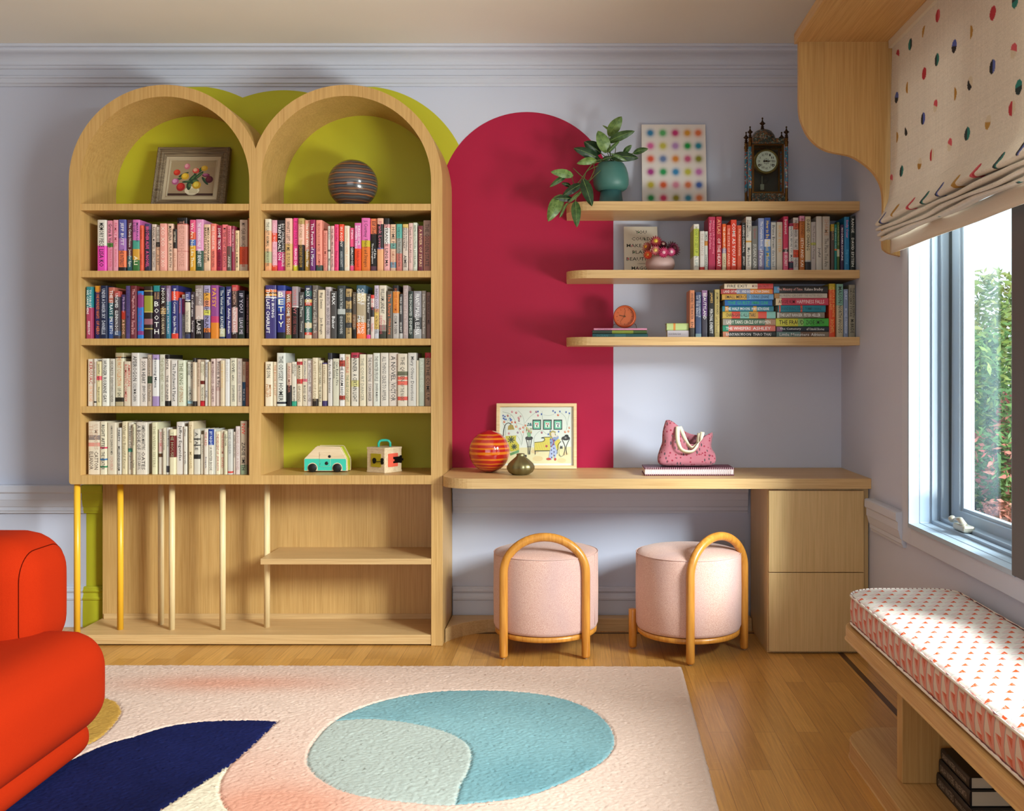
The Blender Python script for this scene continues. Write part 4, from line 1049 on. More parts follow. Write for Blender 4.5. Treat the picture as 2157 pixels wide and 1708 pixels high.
# tulip painting
zs = 1.9456 + .0008
tilt = math.asin(.085 / .305)
x0 = PX(323, -.125) - .004; Wd, Hd = .338, .305
O = Vector((x0, -.125, zs + .0095)); ex, ez, en = leaning(O, Wd, tilt)
tp = thing('framed_painting', 'antiqued wooden framed painting of tulips in a white bowl, in the bookcase arch', 'painting', tuple(O))
F = lambda a, b, t: O + ex * a + ez * b + en * t
def frame_ring(mb, O, ex, ez, en, a0, b0, a1, b1, prof, mi=0):
    """prof: (inset, height above the plane)"""
    n = len(prof); vs = []
    for a, b, sa, sb in ((a0, b0, 1, 1), (a1, b0, -1, 1), (a1, b1, -1, -1), (a0, b1, 1, -1)):
        for i, h in prof: vs.append(O + ex * (a + sa * i) + ez * (b + sb * i) + en * h)
    fs = [(c * n + i, ((c + 1) % 4) * n + i, ((c + 1) % 4) * n + (i + 1) % n, c * n + (i + 1) % n) for c in range(4) for i in range(n)]
    mb.add(vs, fs, mi)
m = wood('antiqued_frame_wood', '8a7a60', '4a3826', 'x', .6, 260., 8.)
mb = MB(); frame_ring(mb, O, ex, ez, en, 0, 0, Wd, Hd, [(0, 0), (0, .026), (.005, .030), (.009, .026), (.012, .020), (.022, .023), (.030, .018), (.033, .021), (.042, .015), (.042, 0)])
mb.build('frame', m, tp)
mb = MB(); frame_ring(mb, O, ex, ez, en, .042, .042, Wd - .042, Hd - .042, [(0, .002), (0, .012), (.016, .010), (.017, .014), (.020, .013), (.021, .002)])
mb.build('liner', plain('b8a88c', .7), tp)
mats = [plain('9a8468', .6)]
mb = MB(); a0, a1, b0, b1 = .062, Wd - .062, .062, Hd - .062
mb.add([O + ex * a + ez * b + en * .004 for a, b in ((a0, b0), (a1, b0), (a1, b1), (a0, b1))], [(0, 1, 2, 3)])
pt = Paint(mb, O + en * .0042 + ex * a0 + ez * b0, ex, ez, en, mats, 0)
w_, h_ = a1 - a0, b1 - b0
E = lambda x, y, rx, ry, h, r=0.: pt.ell(x * w_, y * h_, rx * w_, ry * h_, h, r)
pt.poly([(0, 0), (w_, 0), (w_, .09 * h_), (0, .09 * h_)], '3a2018')
pt.poly([(0, .6 * h_), (w_, .85 * h_), (w_, h_), (0, h_)], 'a08c6c')
E(.52, .09, .12, .05, '6a5040'); E(.52, .17, .16, .12, 'd8ccb0'); E(.55, .15, .10, .09, 'c0b494'); E(.52, .07, .09, .03, 'd0c4a8')
for x, y, rx, ry, r in ((.30, .62, .12, .035, .5), (.22, .50, .10, .03, .4), (.56, .66, .03, .12, -.3), (.66, .76, .035, .10, -.6), (.50, .52, .12, .05, .9), (.62, .58, .15, .045, .8), (.78, .44, .12, .04, -.9), (.44, .30, .05, .12, 0.1), (.40, .42, .12, .03, .1), (.55, .42, .10, .08, 0)):
    E(x, y, rx, ry, '1c3a26', r); E(x + .02, y + .015, rx * .6, ry * .5, '4a6a3c', r)
for x, y, rx, ry, c1, c2 in ((.36, .85, .065, .085, 'c06878', 'e09aa8'), (.15, .68, .075, .085, 'b82418', 'd8442c'), (.34, .57, .085, .095, 'c89820', 'e0bc38'), (.14, .42, .08, .09, 'a05078', 'd090b8'), (.27, .27, .095, .12, '9c1418', 'c42c24'), (.56, .73, .075, .075, 'c83c34', 'e0a890'), (.74, .80, .075, .075, 'c89a28', 'd8b440'), (.79, .60, .085, .05, '70244a', 'b05c88'), (.87, .48, .085, .10, '4a1424', '6a1c34'), (.61, .32, .095, .11, 'b88c18', 'd8c048')):
    E(x, y, rx, ry, c1); E(x - .015, y + .02, rx * .6, ry * .65, c2); pt.stroke([((x - .02) * w_, (y - ry * .7) * h_), ((x + .01) * w_, (y + ry * .1) * h_), (x * w_, (y + ry * .7) * h_)], .0012, c1)
mb.build('canvas', mats, tp)

def striped(name, stripes, c0, rough=.12, distort=.012, coat=.6):
    """glaze with horizontal stripes: list of (z0, z1, hex) in object space, slightly wavering"""
    m, nt, b = newmat(name)
    t = nt.nodes.new('ShaderNodeTexCoord')
    sp = nt.nodes.new('ShaderNodeSeparateXYZ'); link(nt, t.outputs['Object'], sp.inputs[0])
    n1 = noise(nt, coords(nt, (11, 11, 20), True), 1.0, 2.0)
    ma = nt.nodes.new('ShaderNodeMath'); ma.operation = 'MULTIPLY_ADD'; ma.inputs[1].default_value = distort; link(nt, n1, ma.inputs[0]); link(nt, sp.outputs[2], ma.inputs[2])
    col = lin(c0)
    acc = None
    for z0, z1, h in stripes:
        g = nt.nodes.new('ShaderNodeMath'); g.operation = 'COMPARE'; g.inputs[1].default_value = (z0 + z1) / 2 + distort / 2; g.inputs[2].default_value = abs(z1 - z0) / 2
        link(nt, ma.outputs[0], g.inputs[0])
        acc = mixc(nt, g.outputs[0], acc if acc is not None else col, lin(h))
    link(nt, acc, b.inputs['Base Color'])
    b.inputs['Roughness'].default_value = rough; b.inputs['Coat Weight'].default_value = coat; b.inputs['Coat Roughness'].default_value = .04
    return m
def globe(name, label, cat, c, r, mat, flat=.93, foot=.35, hole=.10):
    prof = [(r * foot, 0), (r * (foot + .03), .003)]
    for i in range(2, 30):
        a = -PI / 2 + PI * i / 31
        rr_ = r * math.cos(a)
        if rr_ < r * foot and a < 0: continue
        if rr_ < r * hole and a > 0: break
        prof.append((rr_, r * flat * (1 + math.sin(a))))
    zt = prof[-1][1]
    prof += [(r * hole, zt + .002), (r * hole * .8, zt + .001), (r * hole * .7, zt - .02)]
    mb = MB(); mb.lathe([(a, b + c[2]) for a, b in prof], (c[0], c[1], 0), 56)
    return tag(mb.build(name, mat, loc=c), label, cat)
st = [(.004 + i * .0115, .0075 + i * .0115, ('b06a38', '5c6468', '8a5a38', '4a5a60')[i % 4]) for i in range(20)]
y = -.20
globe('globe_vase', 'round brown and slate striped ceramic vase in the bookcase arch', 'vase', (PX(743, y), y, 1.9464), .1125, striped('slate_striped_glaze', st, '4c4240', .18), .985, .42, .06)

# toy camper van
vx = lambda u: PX(u, -.205)
vz = lambda v: PZ(v, -.205)
van = thing('toy_van', 'wooden toy camper van, cream over turquoise, on the lowest cubby shelf', 'toy', (vx(685), -.17, .7508))
zo = .7508
def vpt(x, y): return (vx(570 + x * .1623), max(zo + .004, vz(880 + y * .1623)))
body = [vpt(*q) for q in ((432, 690), (432, 540), (440, 526), (580, 382), (595, 374), (890, 374), (905, 384), (980, 525), (988, 560), (988, 690))]
M_TOYW = wood('toy_birch', 'ecd6b4', 'dcc098', 'x', .45, 120., 8.); M_TURQ = plain('3cc8ae', .4); M_LIME = plain('c4cc3c', .4)
mb = MB(); mb.prism(body, XZ, -.205, -.188); mb.build('side_panel', M_TOYW, van, bevel=.002)
low = [vpt(*q) for q in ((440, 682), (440, 545), (447, 532), (976, 532), (980, 560), (980, 682))]
mb = MB(); mb.prism(low, XZ, -.2062, -.2049); mb.build('lower_panel', M_TURQ, van)
b2 = [(a + .002, b) for a, b in body]
mb = MB(); mb.prism(b2, XZ, -.1878, -.142); mb.build('body', M_LIME, van, bevel=.002)
mb = MB(); mb.prism(b2, XZ, -.1418, -.124); mb.build('side_panel', M_TOYW, van, bevel=.002)
for u in (545, 866):
    cxz = vpt(u, 660)
    mb = MB(); mb.lathe([(.016, -.001), (.0195, .001), (.0195, .089), (.016, .091)], (cxz[0], -.212, zo + .0196), 28, axis=Matrix.Rotation(-PI / 2, 3, 'X')); mb.build('wheel', M_BLACK, van)
    mb = MB(); q = [(cxz[0] + .0232 * math.cos(a), zo + .0196 + .0232 * math.sin(a)) for a in [PI * i / 14 for i in range(15)]]
    mb.prism(q + [(q[-1][0], zo + .006), (q[0][0], zo + .006)], XZ, -.2068, -.2052); mb.build('wheel_arch', M_TOYW, van)
d0, d1 = vpt(638, 632), vpt(778, 440)
mb = MB(); mb.prism(rrect(d0[0], d0[1], d1[0], d1[1], .003, 4), XZ, -.2078, -.2063); dr = mb.build('door', M_TOYW, van, bevel=.0008)
mb = MB(); dm = vpt(0, 532)[1]; mb.box((d0[0] + .0006, -.2081, d0[1] + .0006), (d1[0] - .0006, -.2078, dm)); mb.build('lower_door_panel', M_TURQ, dr)
for q, r in (((730, 588), .0078), ((768, 500), .0062), ((645, 482), .0012), ((645, 596), .0012)):
    p = vpt(*q); mb = MB(); mb.lathe([(r, 0), (r, .002), (r * .6, .003)], (p[0], -.2079, p[1]), 14, axis=Matrix.Rotation(PI / 2, 3, 'X')); mb.build('knob_hole_disc', M_BLACK, dr)  # knob and small dots; the upper large disc stands for a dark hole

# activity cube
th = math.radians(33); s_ = .1095
cc = Vector((-.859, -.259, 0))
R3 = Matrix(((math.cos(th), math.sin(th), 0), (-math.sin(th), math.cos(th), 0), (0, 0, 1)))   # columns set below
exl = Vector((-.0916, .06, 0)).normalized(); exr = Vector((.06, .0916, 0)).normalized()
cen = cc + (exl + exr) * s_ / 2
ac = thing('activity_cube', 'wooden latch activity cube with turquoise carrying handle', 'toy', (cen.x, cen.y, zo))
RM = Matrix((exl, exr, Vector((0, 0, 1)))).transposed()
mb = MB(); mb.obox((cen.x, cen.y, zo + .0545), (s_ / 2, s_ / 2, .0535), mat=RM); mb.build('box', M_TOYW, ac, bevel=.002)
for zz_, hz_ in ((zo + .109, .0045), (zo + .004, .0038)):
    mb = MB(); mb.obox((cen.x, cen.y, zz_), (s_ / 2 + .001, s_ / 2 + .001, hz_), mat=RM); mb.build('rim', M_TOYW, ac, bevel=.001)
M_IRON = plain('1c1a18', .35, metal=.6)
for side, n, col in ((exl, -exr, 'b8a41c'), (exr, -exl, 'f0644c')):
    base = cc + n * .0005
    fp = lambda a, b, t, base=base, side=side, n=n: base + side * a + Vector((0, 0, zo + b)) + n * t
    mb = MB(); mb.prism(rrect(.021, .026, .083, .086, .004, 4), fp, 0, .002); dd = mb.build('door', plain(col, .4), ac, bevel=.0008)
    mb = MB()
    if col == 'b8a41c':
        mb.prism(arc(.060, .056, .011, 0, 350, 16), fp, .002, .005); mb.prism(arc(.060, .049, .008, 0, 350, 16), fp, .002, .006)
        mb.prism(arc(.013, .060, .008, 0, 350, 14), fp, 0, .004); mb.prism(arc(.013, .047, .008, 0, 350, 14), fp, 0, .004)
        mb.prism([(.013, .052), (.05, .049), (.05, .052), (.013, .055)], fp, .006, .008)
    else:
        mb.prism([(.052, .042), (.105, .042), (.105, .050), (.052, .050)], fp, .002, .005); mb.prism([(.052, .060), (.092, .060), (.092, .070), (.052, .070)], fp, .002, .005)
        mb.prism([(.06, .050), (.112, .050), (.112, .060), (.06, .060)], fp, .003, .008); mb.prism([(.094, .040), (.107, .040), (.107, .074), (.094, .074)], fp, .002, .004)
    mb.build('latch', M_IRON, dd)
hp = [(-.026, 0), (-.026, .018), (-.020, .028), (-.010, .031), (.010, .031), (.020, .028), (.026, .018), (.026, 0)]
hd = (exr - exl).normalized()
mb = MB(); mb.tube([cen + hd * a + Vector((0, 0, zo + .112 + b)) for a, b in hp], .0058, 12); mb.build('handle', plain('2cb8a0', .3), ac)

# ------------------------------------------------------------------ things on the wall shelves
ZT, ZM, ZL = 1.961 + .0008, 1.657 + .0008, 1.360 + .0008
# dotted canvas leaning on the wall
y0 = -.075; O = Vector((PX(1353, y0), y0, ZT)); cw = PX(1489, y0) - PX(1353, y0); chh = PZ(261, -.02) - ZT
tilt = math.asin((.075 - .022) / chh); ex, ez, en = leaning(O, cw, tilt)
nx, nz = 84, 100
mb = MB()
mb.grid(lambda u, v: O + ex * (u * cw) + ez * (v * chh), nx, nz, smooth=False)
vs = [O + ex * a + ez * b - en * t for t in (.0001, .02) for a, b in ((0, 0), (cw, 0), (cw, chh), (0, chh))]
mb.add(vs, [(4, 5, 6, 7), (0, 1, 5, 4), (1, 2, 6, 5), (2, 3, 7, 6), (3, 0, 4, 7)])
dc_ = mb.build('dotted_canvas', vcol('soft_dot_paint', .7), loc=tuple(O))
tag(dc_, 'white canvas painted with rows of blurry coloured dots, leaning on the wall', 'painting')
dots = [['3a84b4', '5cb06c', 'c43c78', 'd89a3c', 'e0784c'], ['d868a4', 'c8c054', 'b48cc4', '1c9848', '2c88a0'], ['e05c44', '6c84b4', 'dc8c3c', 'c85c84', '8c8c30'], ['a83c88', '2c9c5c', '3c8cc0', 'c4c04c', 'c878b8'], ['c8b840', 'e06438', 'd88ca4', 'd87850', '4464a8'], ['2c8c4c', 'c83c64', '8c8428', '3c84a0', 'dc7c4c'], ['3c6c9c', 'd8a8a8', 'c43c54', 'c8a8a8', 'd8b8a8']]
g = np.array([[i / nx, j / nz] for j in range(nz + 1) for i in range(nx + 1)])
cols = np.tile(np.array(lin('e8e2de')[:3]), (len(g), 1))
fx = [.135, .33, .525, .715, .885]; Htot = chh / cw
for r in range(7):
    for c_ in range(5):
        px_ = fx[c_]; py_ = (1 - (.10 + r * .153))
        d = np.hypot(g[:, 0] - px_, (g[:, 1] - py_) * Htot)
        w = np.clip(1.25 * np.exp(-(d / .058) ** 2.2), 0, 1)[:, None]
        cols = cols * (1 - w) + np.array(lin(dots[r][c_])[:3]) * w
setpattern(dc_, np.vstack([cols, np.tile(np.array(lin('cfc6be')[:3]), (8, 1))]))

# potted plant
yp = -.17; K2 = (yp - CY) / FPX
pc = Vector((PX(1287, yp), yp, ZT))
pp = thing('potted_plant', 'trailing green plant in a matte teal footed pot on the top wall shelf', 'plant', tuple(pc))
M_POT = plain('40706a', .45)
zA_, zB_ = PZ(402.5, yp), PZ(344, yp)
prof = [(.020, zA_ - .002), (.058, zA_), (.072, zA_ + .010), (.080, zA_ + .030), (.0815, zA_ + .052), (.078, zA_ + .080), (.070, zA_ + .105), (.060, zB_ - .004), (.056, zB_), (.052, zB_ - .001), (.056, zB_ - .02), (.05, zB_ - .03)]
mb = MB(); mb.lathe(prof, (pc.x, pc.y, 0), 48); mb.build('bowl', M_POT, pp)
mb = MB(); mb.lathe([(.058, ZT), (.056, ZT + .004), (.047, zA_ + .002), (.02, zA_ + .003)], (pc.x, pc.y, 0), 48, wob=lambda a, z: 1 + .028 * (abs(math.sin(10 * a)) - .5)); mb.build('foot', plain('3c6a6c', .5), pp)
mb = MB(); mb.lathe([(.001, zB_ - .022), (.055, zB_ - .024)], (pc.x, pc.y, 0), 24); mb.build('soil', plain('2a1e16', .95), pp)
def lp(x, y, dy): return P(1130 + x * .158, 220 + y * .158, yp + dy)
LV = [(965, 420, 1135, 140, 165, .0, 1), (955, 500, 1310, 330, 125, -.03, 0), (945, 640, 820, 330, 180, -.04, 1), (860, 650, 640, 480, 180, .03, 2), (830, 720, 495, 560, 140, .0, 2), (955, 640, 1110, 470, 55, -.05, 0),
      (975, 345, 880, 270, 30, .02, 1), (1160, 655, 1270, 530, 75, -.02, 0), (990, 700, 1360, 690, 140, -.05, 2), (1290, 650, 1490, 575, 85, -.03, 0), (1200, 750, 985, 640, 55, -.07, 0), (800, 740, 540, 770, 105, -.05, 1),
      (490, 950, 190, 880, 120, -.07, 1), (400, 950, 175, 1085, 75, -.07, 0), (600, 1060, 340, 1210, 115, -.09, 2), (460, 1090, 335, 1040, 60, -.07, 2), (620, 990, 740, 1330, 155, -.15, 2), (340, 1200, 155, 1530, 185, -.10, 1),
      (595, 1165, 430, 1300, 50, -.10, 1), (520, 1290, 540, 1615, 130, -.155, 0), (410, 1310, 305, 1500, 40, -.10, 1), (880, 740, 1000, 690, 70, -.06, 2), (700, 690, 900, 760, 80, .02, 2), (480, 1260, 240, 1240, 90, -.09, 2)]
def leafm(name, a, c2):
    m, nt, b = newmat(name)
    n1 = noise(nt, coords(nt, (60, 60, 60), True), 1.0, 3.0)
    link(nt, ramp(nt, n1, [(.35, lin(a)), (.65, lin(c2))]), b.inputs['Base Color']); b.inputs['Roughness'].default_value = .4
    return m
LM = [leafm('mid_green_leaf', '2c4a22', '466832'), leafm('light_green_leaf', '4c6c30', '789450'), leafm('dark_green_leaf', '14301a', '284826'), plain('8ca85c', .5)]
mb = MB(); rl = random.Random(3)
for x0_, y0_, x1_, y1_, w, dy, mi_ in LV:
    a, e = lp(x0_, y0_, dy), lp(x1_, y1_, dy - .02 + rl.uniform(-.02, .015))
    ax = e - a; L = ax.length; axn = ax.normalized()
    sd = axn.cross(Vector((0, -1, 0))).normalized(); nn = sd.cross(axn).normalized()
    W = w * .158 * K2 / 2
    nu, nv = 12, 6
    fold = rl.uniform(.10, .28)
    def lf(u, v):
        s = v * 2 - 1
        wd = W * (math.sin(PI * min(1, u * .97 + .03)) ** .62) * (1.12 - .35 * u)
        if u > .96: wd *= (1 - u) / .04 * .6
        c = a + ax * u + nn * (.10 * L * math.sin(PI * u)) - Vector((0, 0, .06 * L * u * u))
        return c + sd * s * wd + nn * (-fold * W * abs(s) ** 1.4 + .0015 * math.sin(14 * u * PI))
    mb.grid(lf, nu, nv, mi_)
    mb.tube([a + ax * (i / 8) + nn * (.10 * L * math.sin(PI * i / 8) + .0006) - Vector((0, 0, .06 * L * (i / 8) ** 2)) for i in range(9)], [.0012 - .0001 * i for i in range(9)], 5, 3)
mb.build('foliage', LM, pp)
mb = MB(); root = Vector((pc.x, pc.y, zB_ - .015))
for path in ([(965, 420, 0)], [(955, 500, -.03)], [(945, 640, -.04)], [(860, 650, .03)], [(830, 720, 0)], [(1160, 655, -.02)], [(990, 700, -.05)], [(1050, 640, -.03), (1050, 540, -.03)], [(1290, 650, -.03)],
             [(780, 780, -.05), (770, 880, -.08), (700, 1010, -.10), (630, 980, -.10), (490, 850, -.09)], [(700, 870, -.06), (640, 970, -.10), (600, 1130, -.14), (440, 1290, -.14), (330, 1500, -.13)], [(780, 760, -.05), (540, 1060, -.09), (470, 970, -.07)], [(600, 1130, -.14), (490, 1400, -.15), (500, 1540, -.155)]):
    pts = [root, root + Vector((0, -.01, .02))] + [lp(*q) for q in path]
    mb.tube(spline(pts, 5), .0018, 6)
mb.build('stem', plain('5a6a34', .5), pp)

# ornate enamel carriage clock
yc = -.215; K3 = (yc - CY) / FPX
cq = lambda x, y, dy=0.: P(1550 + x * .1112, 240 + y * .1112, yc + dy)
c0 = cq(610, 1645); c0.z = ZT
ck = thing('carriage_clock', 'ornate brass carriage clock with blue enamel columns and domed top', 'clock', (c0.x, yc + .06, ZT))
M_CB = plain('6a4a24', .35, metal=.9); M_CBD = plain('3a2818', .35, metal=.85)
def enamel(name, base, c1, c2, sc=170.):
    m, nt, b = newmat(name)
    vo = nt.nodes.new('ShaderNodeTexVoronoi'); vo.inputs['Scale'].default_value = sc
    t = nt.nodes.new('ShaderNodeTexCoord'); link(nt, t.outputs['Object'], vo.inputs['Vector'])
    sp = nt.nodes.new('ShaderNodeSeparateColor'); link(nt, vo.outputs['Color'], sp.inputs[0])
    c = ramp(nt, sp.outputs[0], [(.0, lin(base)), (.45, lin(base)), (.5, lin(c1)), (.7, lin(c1)), (.75, lin(c2)), (.9, lin(base))])
    r = nt.nodes.new('ShaderNodeValToRGB'); r.color_ramp.interpolation = 'CONSTANT'
    link(nt, c, b.inputs['Base Color']); b.inputs['Roughness'].default_value = .3
    return m
M_EN = enamel('blue_enamel', '24708c', 'a03c2c', 'c8c8b8'); M_EN2 = enamel('dark_enamel', '28342f', '7a4e2a', '7a8a80', 210.)
zz = lambda y: cq(0, y).z
cols_x = [cq(270, 0).x, cq(958, 0).x]; dy_c = .105
zb_, zt_ = ZT, zz(455)
xa, xb = cols_x
mb = MB(); mb.box((xa - .006, yc - .008, ZT), (xb + .006, yc + dy_c + .008, ZT + .006)); mb.box((xa + .004, yc, ZT + .006), (xb - .004, yc + dy_c, zz(1500))); mb.build('base', M_EN2, ck, bevel=.0015)
mb = MB(); mb.box((xa + .004, yc, zz(560)), (xb - .004, yc + dy_c, zz(455))); mb.build('cornice', M_EN2, ck, bevel=.0015)
mb = MB(); rdm = (cq(790, 0).x - cq(330, 0).x) / 2; dcx = cq(560, 0).x
mb.lathe([(rdm * 1.02, zz(458)), (rdm * 1.0, zz(420)), (rdm * .93, zz(360)), (rdm * .86, zz(340)), (rdm * .70, zz(290)), (rdm * .45, zz(258)), (rdm * .2, zz(245)), (.001, zz(243))], (dcx, yc + dy_c / 2, 0), 40); mb.build('dome', M_EN2, ck)
def finial(x, y, z, s=1.0):
    return [(1.35 * q_, h_) for q_, h_ in ((.002 * s, z), (.006 * s, z + .001), (.0065 * s, z + .006 * s), (.004 * s, z + .009 * s), (.006 * s, z + .014 * s), (.003 * s, z + .018 * s), (.0045 * s, z + .022 * s), (.0105 * s, z + .029 * s), (.0055 * s, z + .034 * s), (.002 * s, z + .043 * s), (.0018 * s, z + .048 * s), (.0034 * s, z + .052 * s), (.0018 * s, z + .056 * s), (.0002, z + .057 * s))]
mb = MB(); mb.lathe(finial(0, 0, zz(248), 1.0), (cq(545, 0).x, yc + dy_c / 2, 0), 18); mb.build('finial', M_CBD, ck)
for x in cols_x:
    for yy in (yc, yc + dy_c):
        mb = MB(); mb.lathe([(.0085, ZT + .006), (.0095, ZT + .010), (.006, ZT + .015), (.0085, ZT + .022), (.0065, ZT + .028), (.0068, zz(1420)), (.0072, zz(1415)), (.0072, zz(620)), (.0065, zz(612)), (.0085, zz(590)), (.0065, zz(575)), (.0092, zz(560)), (.009, zz(520)), (.006, zz(500)), (.0085, zz(480)), (.007, zz(455))], (x, yy, 0), 18)
        cl = mb.build('column', M_CB, ck)
        mb = MB(); mb.lathe([(.0073, zz(1412)), (.0076, zz(1410)), (.0076, zz(625)), (.0073, zz(623))], (x, yy, 0), 18); mb.build('enamel_shaft', M_EN, cl)
        mb = MB(); mb.lathe(finial(0, 0, zz(458), .95), (x, yy, 0), 16); mb.build('finial', M_CBD, ck)
# case frame with glass, dial and pendulum
fx0, fx1, fz0, fz1 = cq(310, 0).x, cq(915, 0).x, zz(1495), zz(565)
mb = MB()
for yy in (yc + .004, yc + dy_c - .012):
    mb.prism([(fx0, fz0), (fx1, fz0), (fx1, fz1), (fx0, fz1)], XZ, yy, yy + .008, holes=[[(fx0 + .0085, fz0 + .0065), (fx1 - .0085, fz0 + .0065), (fx1 - .0085, fz1 - .006), (fx0 + .0085, fz1 - .006)]])
mb.build('door_frame', M_CB, ck, bevel=.0008)
mb = MB(); mb.box((fx0 + .006, yc + .007, fz0 + .004), (fx1 - .006, yc + .0085, fz1 - .004)); mb.build('glass', M_GLASS, ck)
mb = MB(); mb.box((fx0 + .004, yc + dy_c - .004, fz0), (fx1 - .004, yc + dy_c - .002, fz1)); mb.build('back_plate', plain('2c2e2c', .4), ck)
dcn = cq(600, 872); dcn.y = yc + .030; rd = (cq(795, 0).x - cq(405, 0).x) / 2
RX = Matrix.Rotation(PI / 2, 3, 'X')
mb = MB(); mb.lathe([(rd * 1.22, -.03), (rd * 1.22, 0), (rd * 1.16, .006), (rd * 1.04, .006), (rd * 1.02, .002), (rd * 1.0, 0)], dcn, 40, axis=RX); mb.build('bezel', plain('7a6a3c', .4, metal=.7), ck)
mats = [plain('dde0d4', .5)]; mb = MB()
mb.add([dcn + Vector((rd * math.cos(2 * PI * i / 40), -.0022, rd * math.sin(2 * PI * i / 40))) for i in range(40)], [tuple(range(40))])
pt = Paint(mb, dcn + Vector((0, -.0024, 0)), (1, 0, 0), (0, 0, 1), (0, -1, 0), mats, 0)
for i, nm in enumerate(['XII', 'I', 'II', 'III', 'IIII', 'V', 'VI', 'VII', 'VIII', 'IX', 'X', 'XI']):
    a = PI / 2 - i * PI / 6
    pt.text(nm, .70 * rd * math.cos(a), .70 * rd * math.sin(a), rd * .075 * (len(nm) + 1), rd * .22, '20242a'); pt.ell(.90 * rd * math.cos(a), .90 * rd * math.sin(a), rd * .02, rd * .02, '20242a', n=8)
for i in range(8):
    pt.ell(.24 * rd * math.cos(i * PI / 4), .24 * rd * math.sin(i * PI / 4), rd * .08, rd * .08, 'a8aca8', n=10)
for x in (-.70, .66): pt.ell(x * rd, -.40 * rd, rd * .13, rd * .13, '1a1a1c'); pt.ell(x * rd, -.40 * rd, rd * .06, rd * .06, 'c8c8c0')
mb.build('dial', mats, ck)
mb = MB(); y_ = dcn.y - .005
for ang, L, w in ((math.radians(10), .72, .05), (math.radians(-3), .58, .08)):
    d = Vector((math.cos(ang), 0, math.sin(ang))); n = Vector((-d.z, 0, d.x))
    c_ = Vector((dcn.x, y_, dcn.z))
    mb.add([c_ - d * rd * .3 + n * rd * w, c_ - d * rd * .3 - n * rd * w, c_ + d * rd * L, ], [(0, 1, 2)]); y_ -= .0006
mb.lathe([(rd * .1, 0), (rd * .1, .002), (.0005, .003)], (dcn.x, y_, dcn.z), 14, axis=RX); mb.build('clock_hands', M_BLACK, ck)
mb = MB(); q0, q1 = cq(540, 1130), cq(540, 1290)
mb.box((q0.x - .0012, yc + .055, q1.z), (q0.x + .0012, yc + .057, q0.z)); mb.box((q0.x - .008, yc + .05, cq(0, 1400).z), (q0.x + .008, yc + .062, q1.z)); mb.build('pendulum', plain('9a9c8c', .3, metal=.5), ck)
mb = MB()
for r in (.010, .013, .016): mb.tube([(cq(610, 0).x + r * math.cos(a), yc + .07, cq(0, 1200).z + r * math.sin(a)) for a in [i * PI / 12 for i in range(25)]], .0006, 5)
mb.build('gong_coil', plain('3c4450', .3, metal=.8), ck)

# book shown face on, behind the flower vase
yb = -.085; O = Vector((PX(1315, yb), yb, ZM)); bw = PX(1386, yb) - O.x; bh = PZ(475.5, yb + .035) - ZM
tilt = math.asin(.04 / bh); ex, ez, en = leaning(O, bw, tilt)
mats = [plain('d4ccbc', .5)]; mb = MB()
vs = [O + ex * a + ez * b - en * t for t in (0, .018) for a, b in ((0, 0), (bw, 0), (bw, bh), (0, bh))]
mb.add(vs, [(3, 2, 1, 0), (4, 5, 6, 7), (0, 4, 7, 3)])
mb.add([v for v in vs[4:]], [(0, 1, 2, 3)])
pt = Paint(mb, O, ex, ez, en, mats, 0)
for tx, fy, fw in (('YOU', .885, .33), ('COULD', .745, .56), ('MAKE THIS', .605, .86), ('PLACE', .468, .52), ('BEAUTIFUL', .325, .88), ('a memoir', .23, .22), ('MAGGIE', .135, .58), ('SMITH', .02, .44)):
    pt.text(tx, bw * .51, bh * fy, bw * fw, bh * (.07 if tx != 'a memoir' else .025), '2a2a24')
for a, b, c_ in ((.44, .88, '4a7a4c'), (.24, .60, 'c86a7c'), (.30, .46, '3a6a44'), (.12, .33, 'c8485c'), (.62, .74, '2c4430'), (.40, .13, '8c5a5c')):
    pt.ell(bw * a, bh * b, bw * .022, bh * .018, c_)
bk = tag(mb.build('book', mats, loc=tuple(O)), 'cream book standing face out with scattered black capitals, behind the flower vase', 'book')
mb = MB(); i_ = .002
vs = [O + ex * a + ez * b - en * t for t in (.0012, .0168) for a, b in ((i_, i_), (bw - i_, i_), (bw - i_, bh - i_), (i_, bh - i_))]
mb.add(vs, [(0, 3, 2, 1), (4, 5, 6, 7), (0, 1, 5, 4), (1, 2, 6, 5), (2, 3, 7, 6), (3, 0, 4, 7)]); mb.build('pages', M_PAGES, bk)

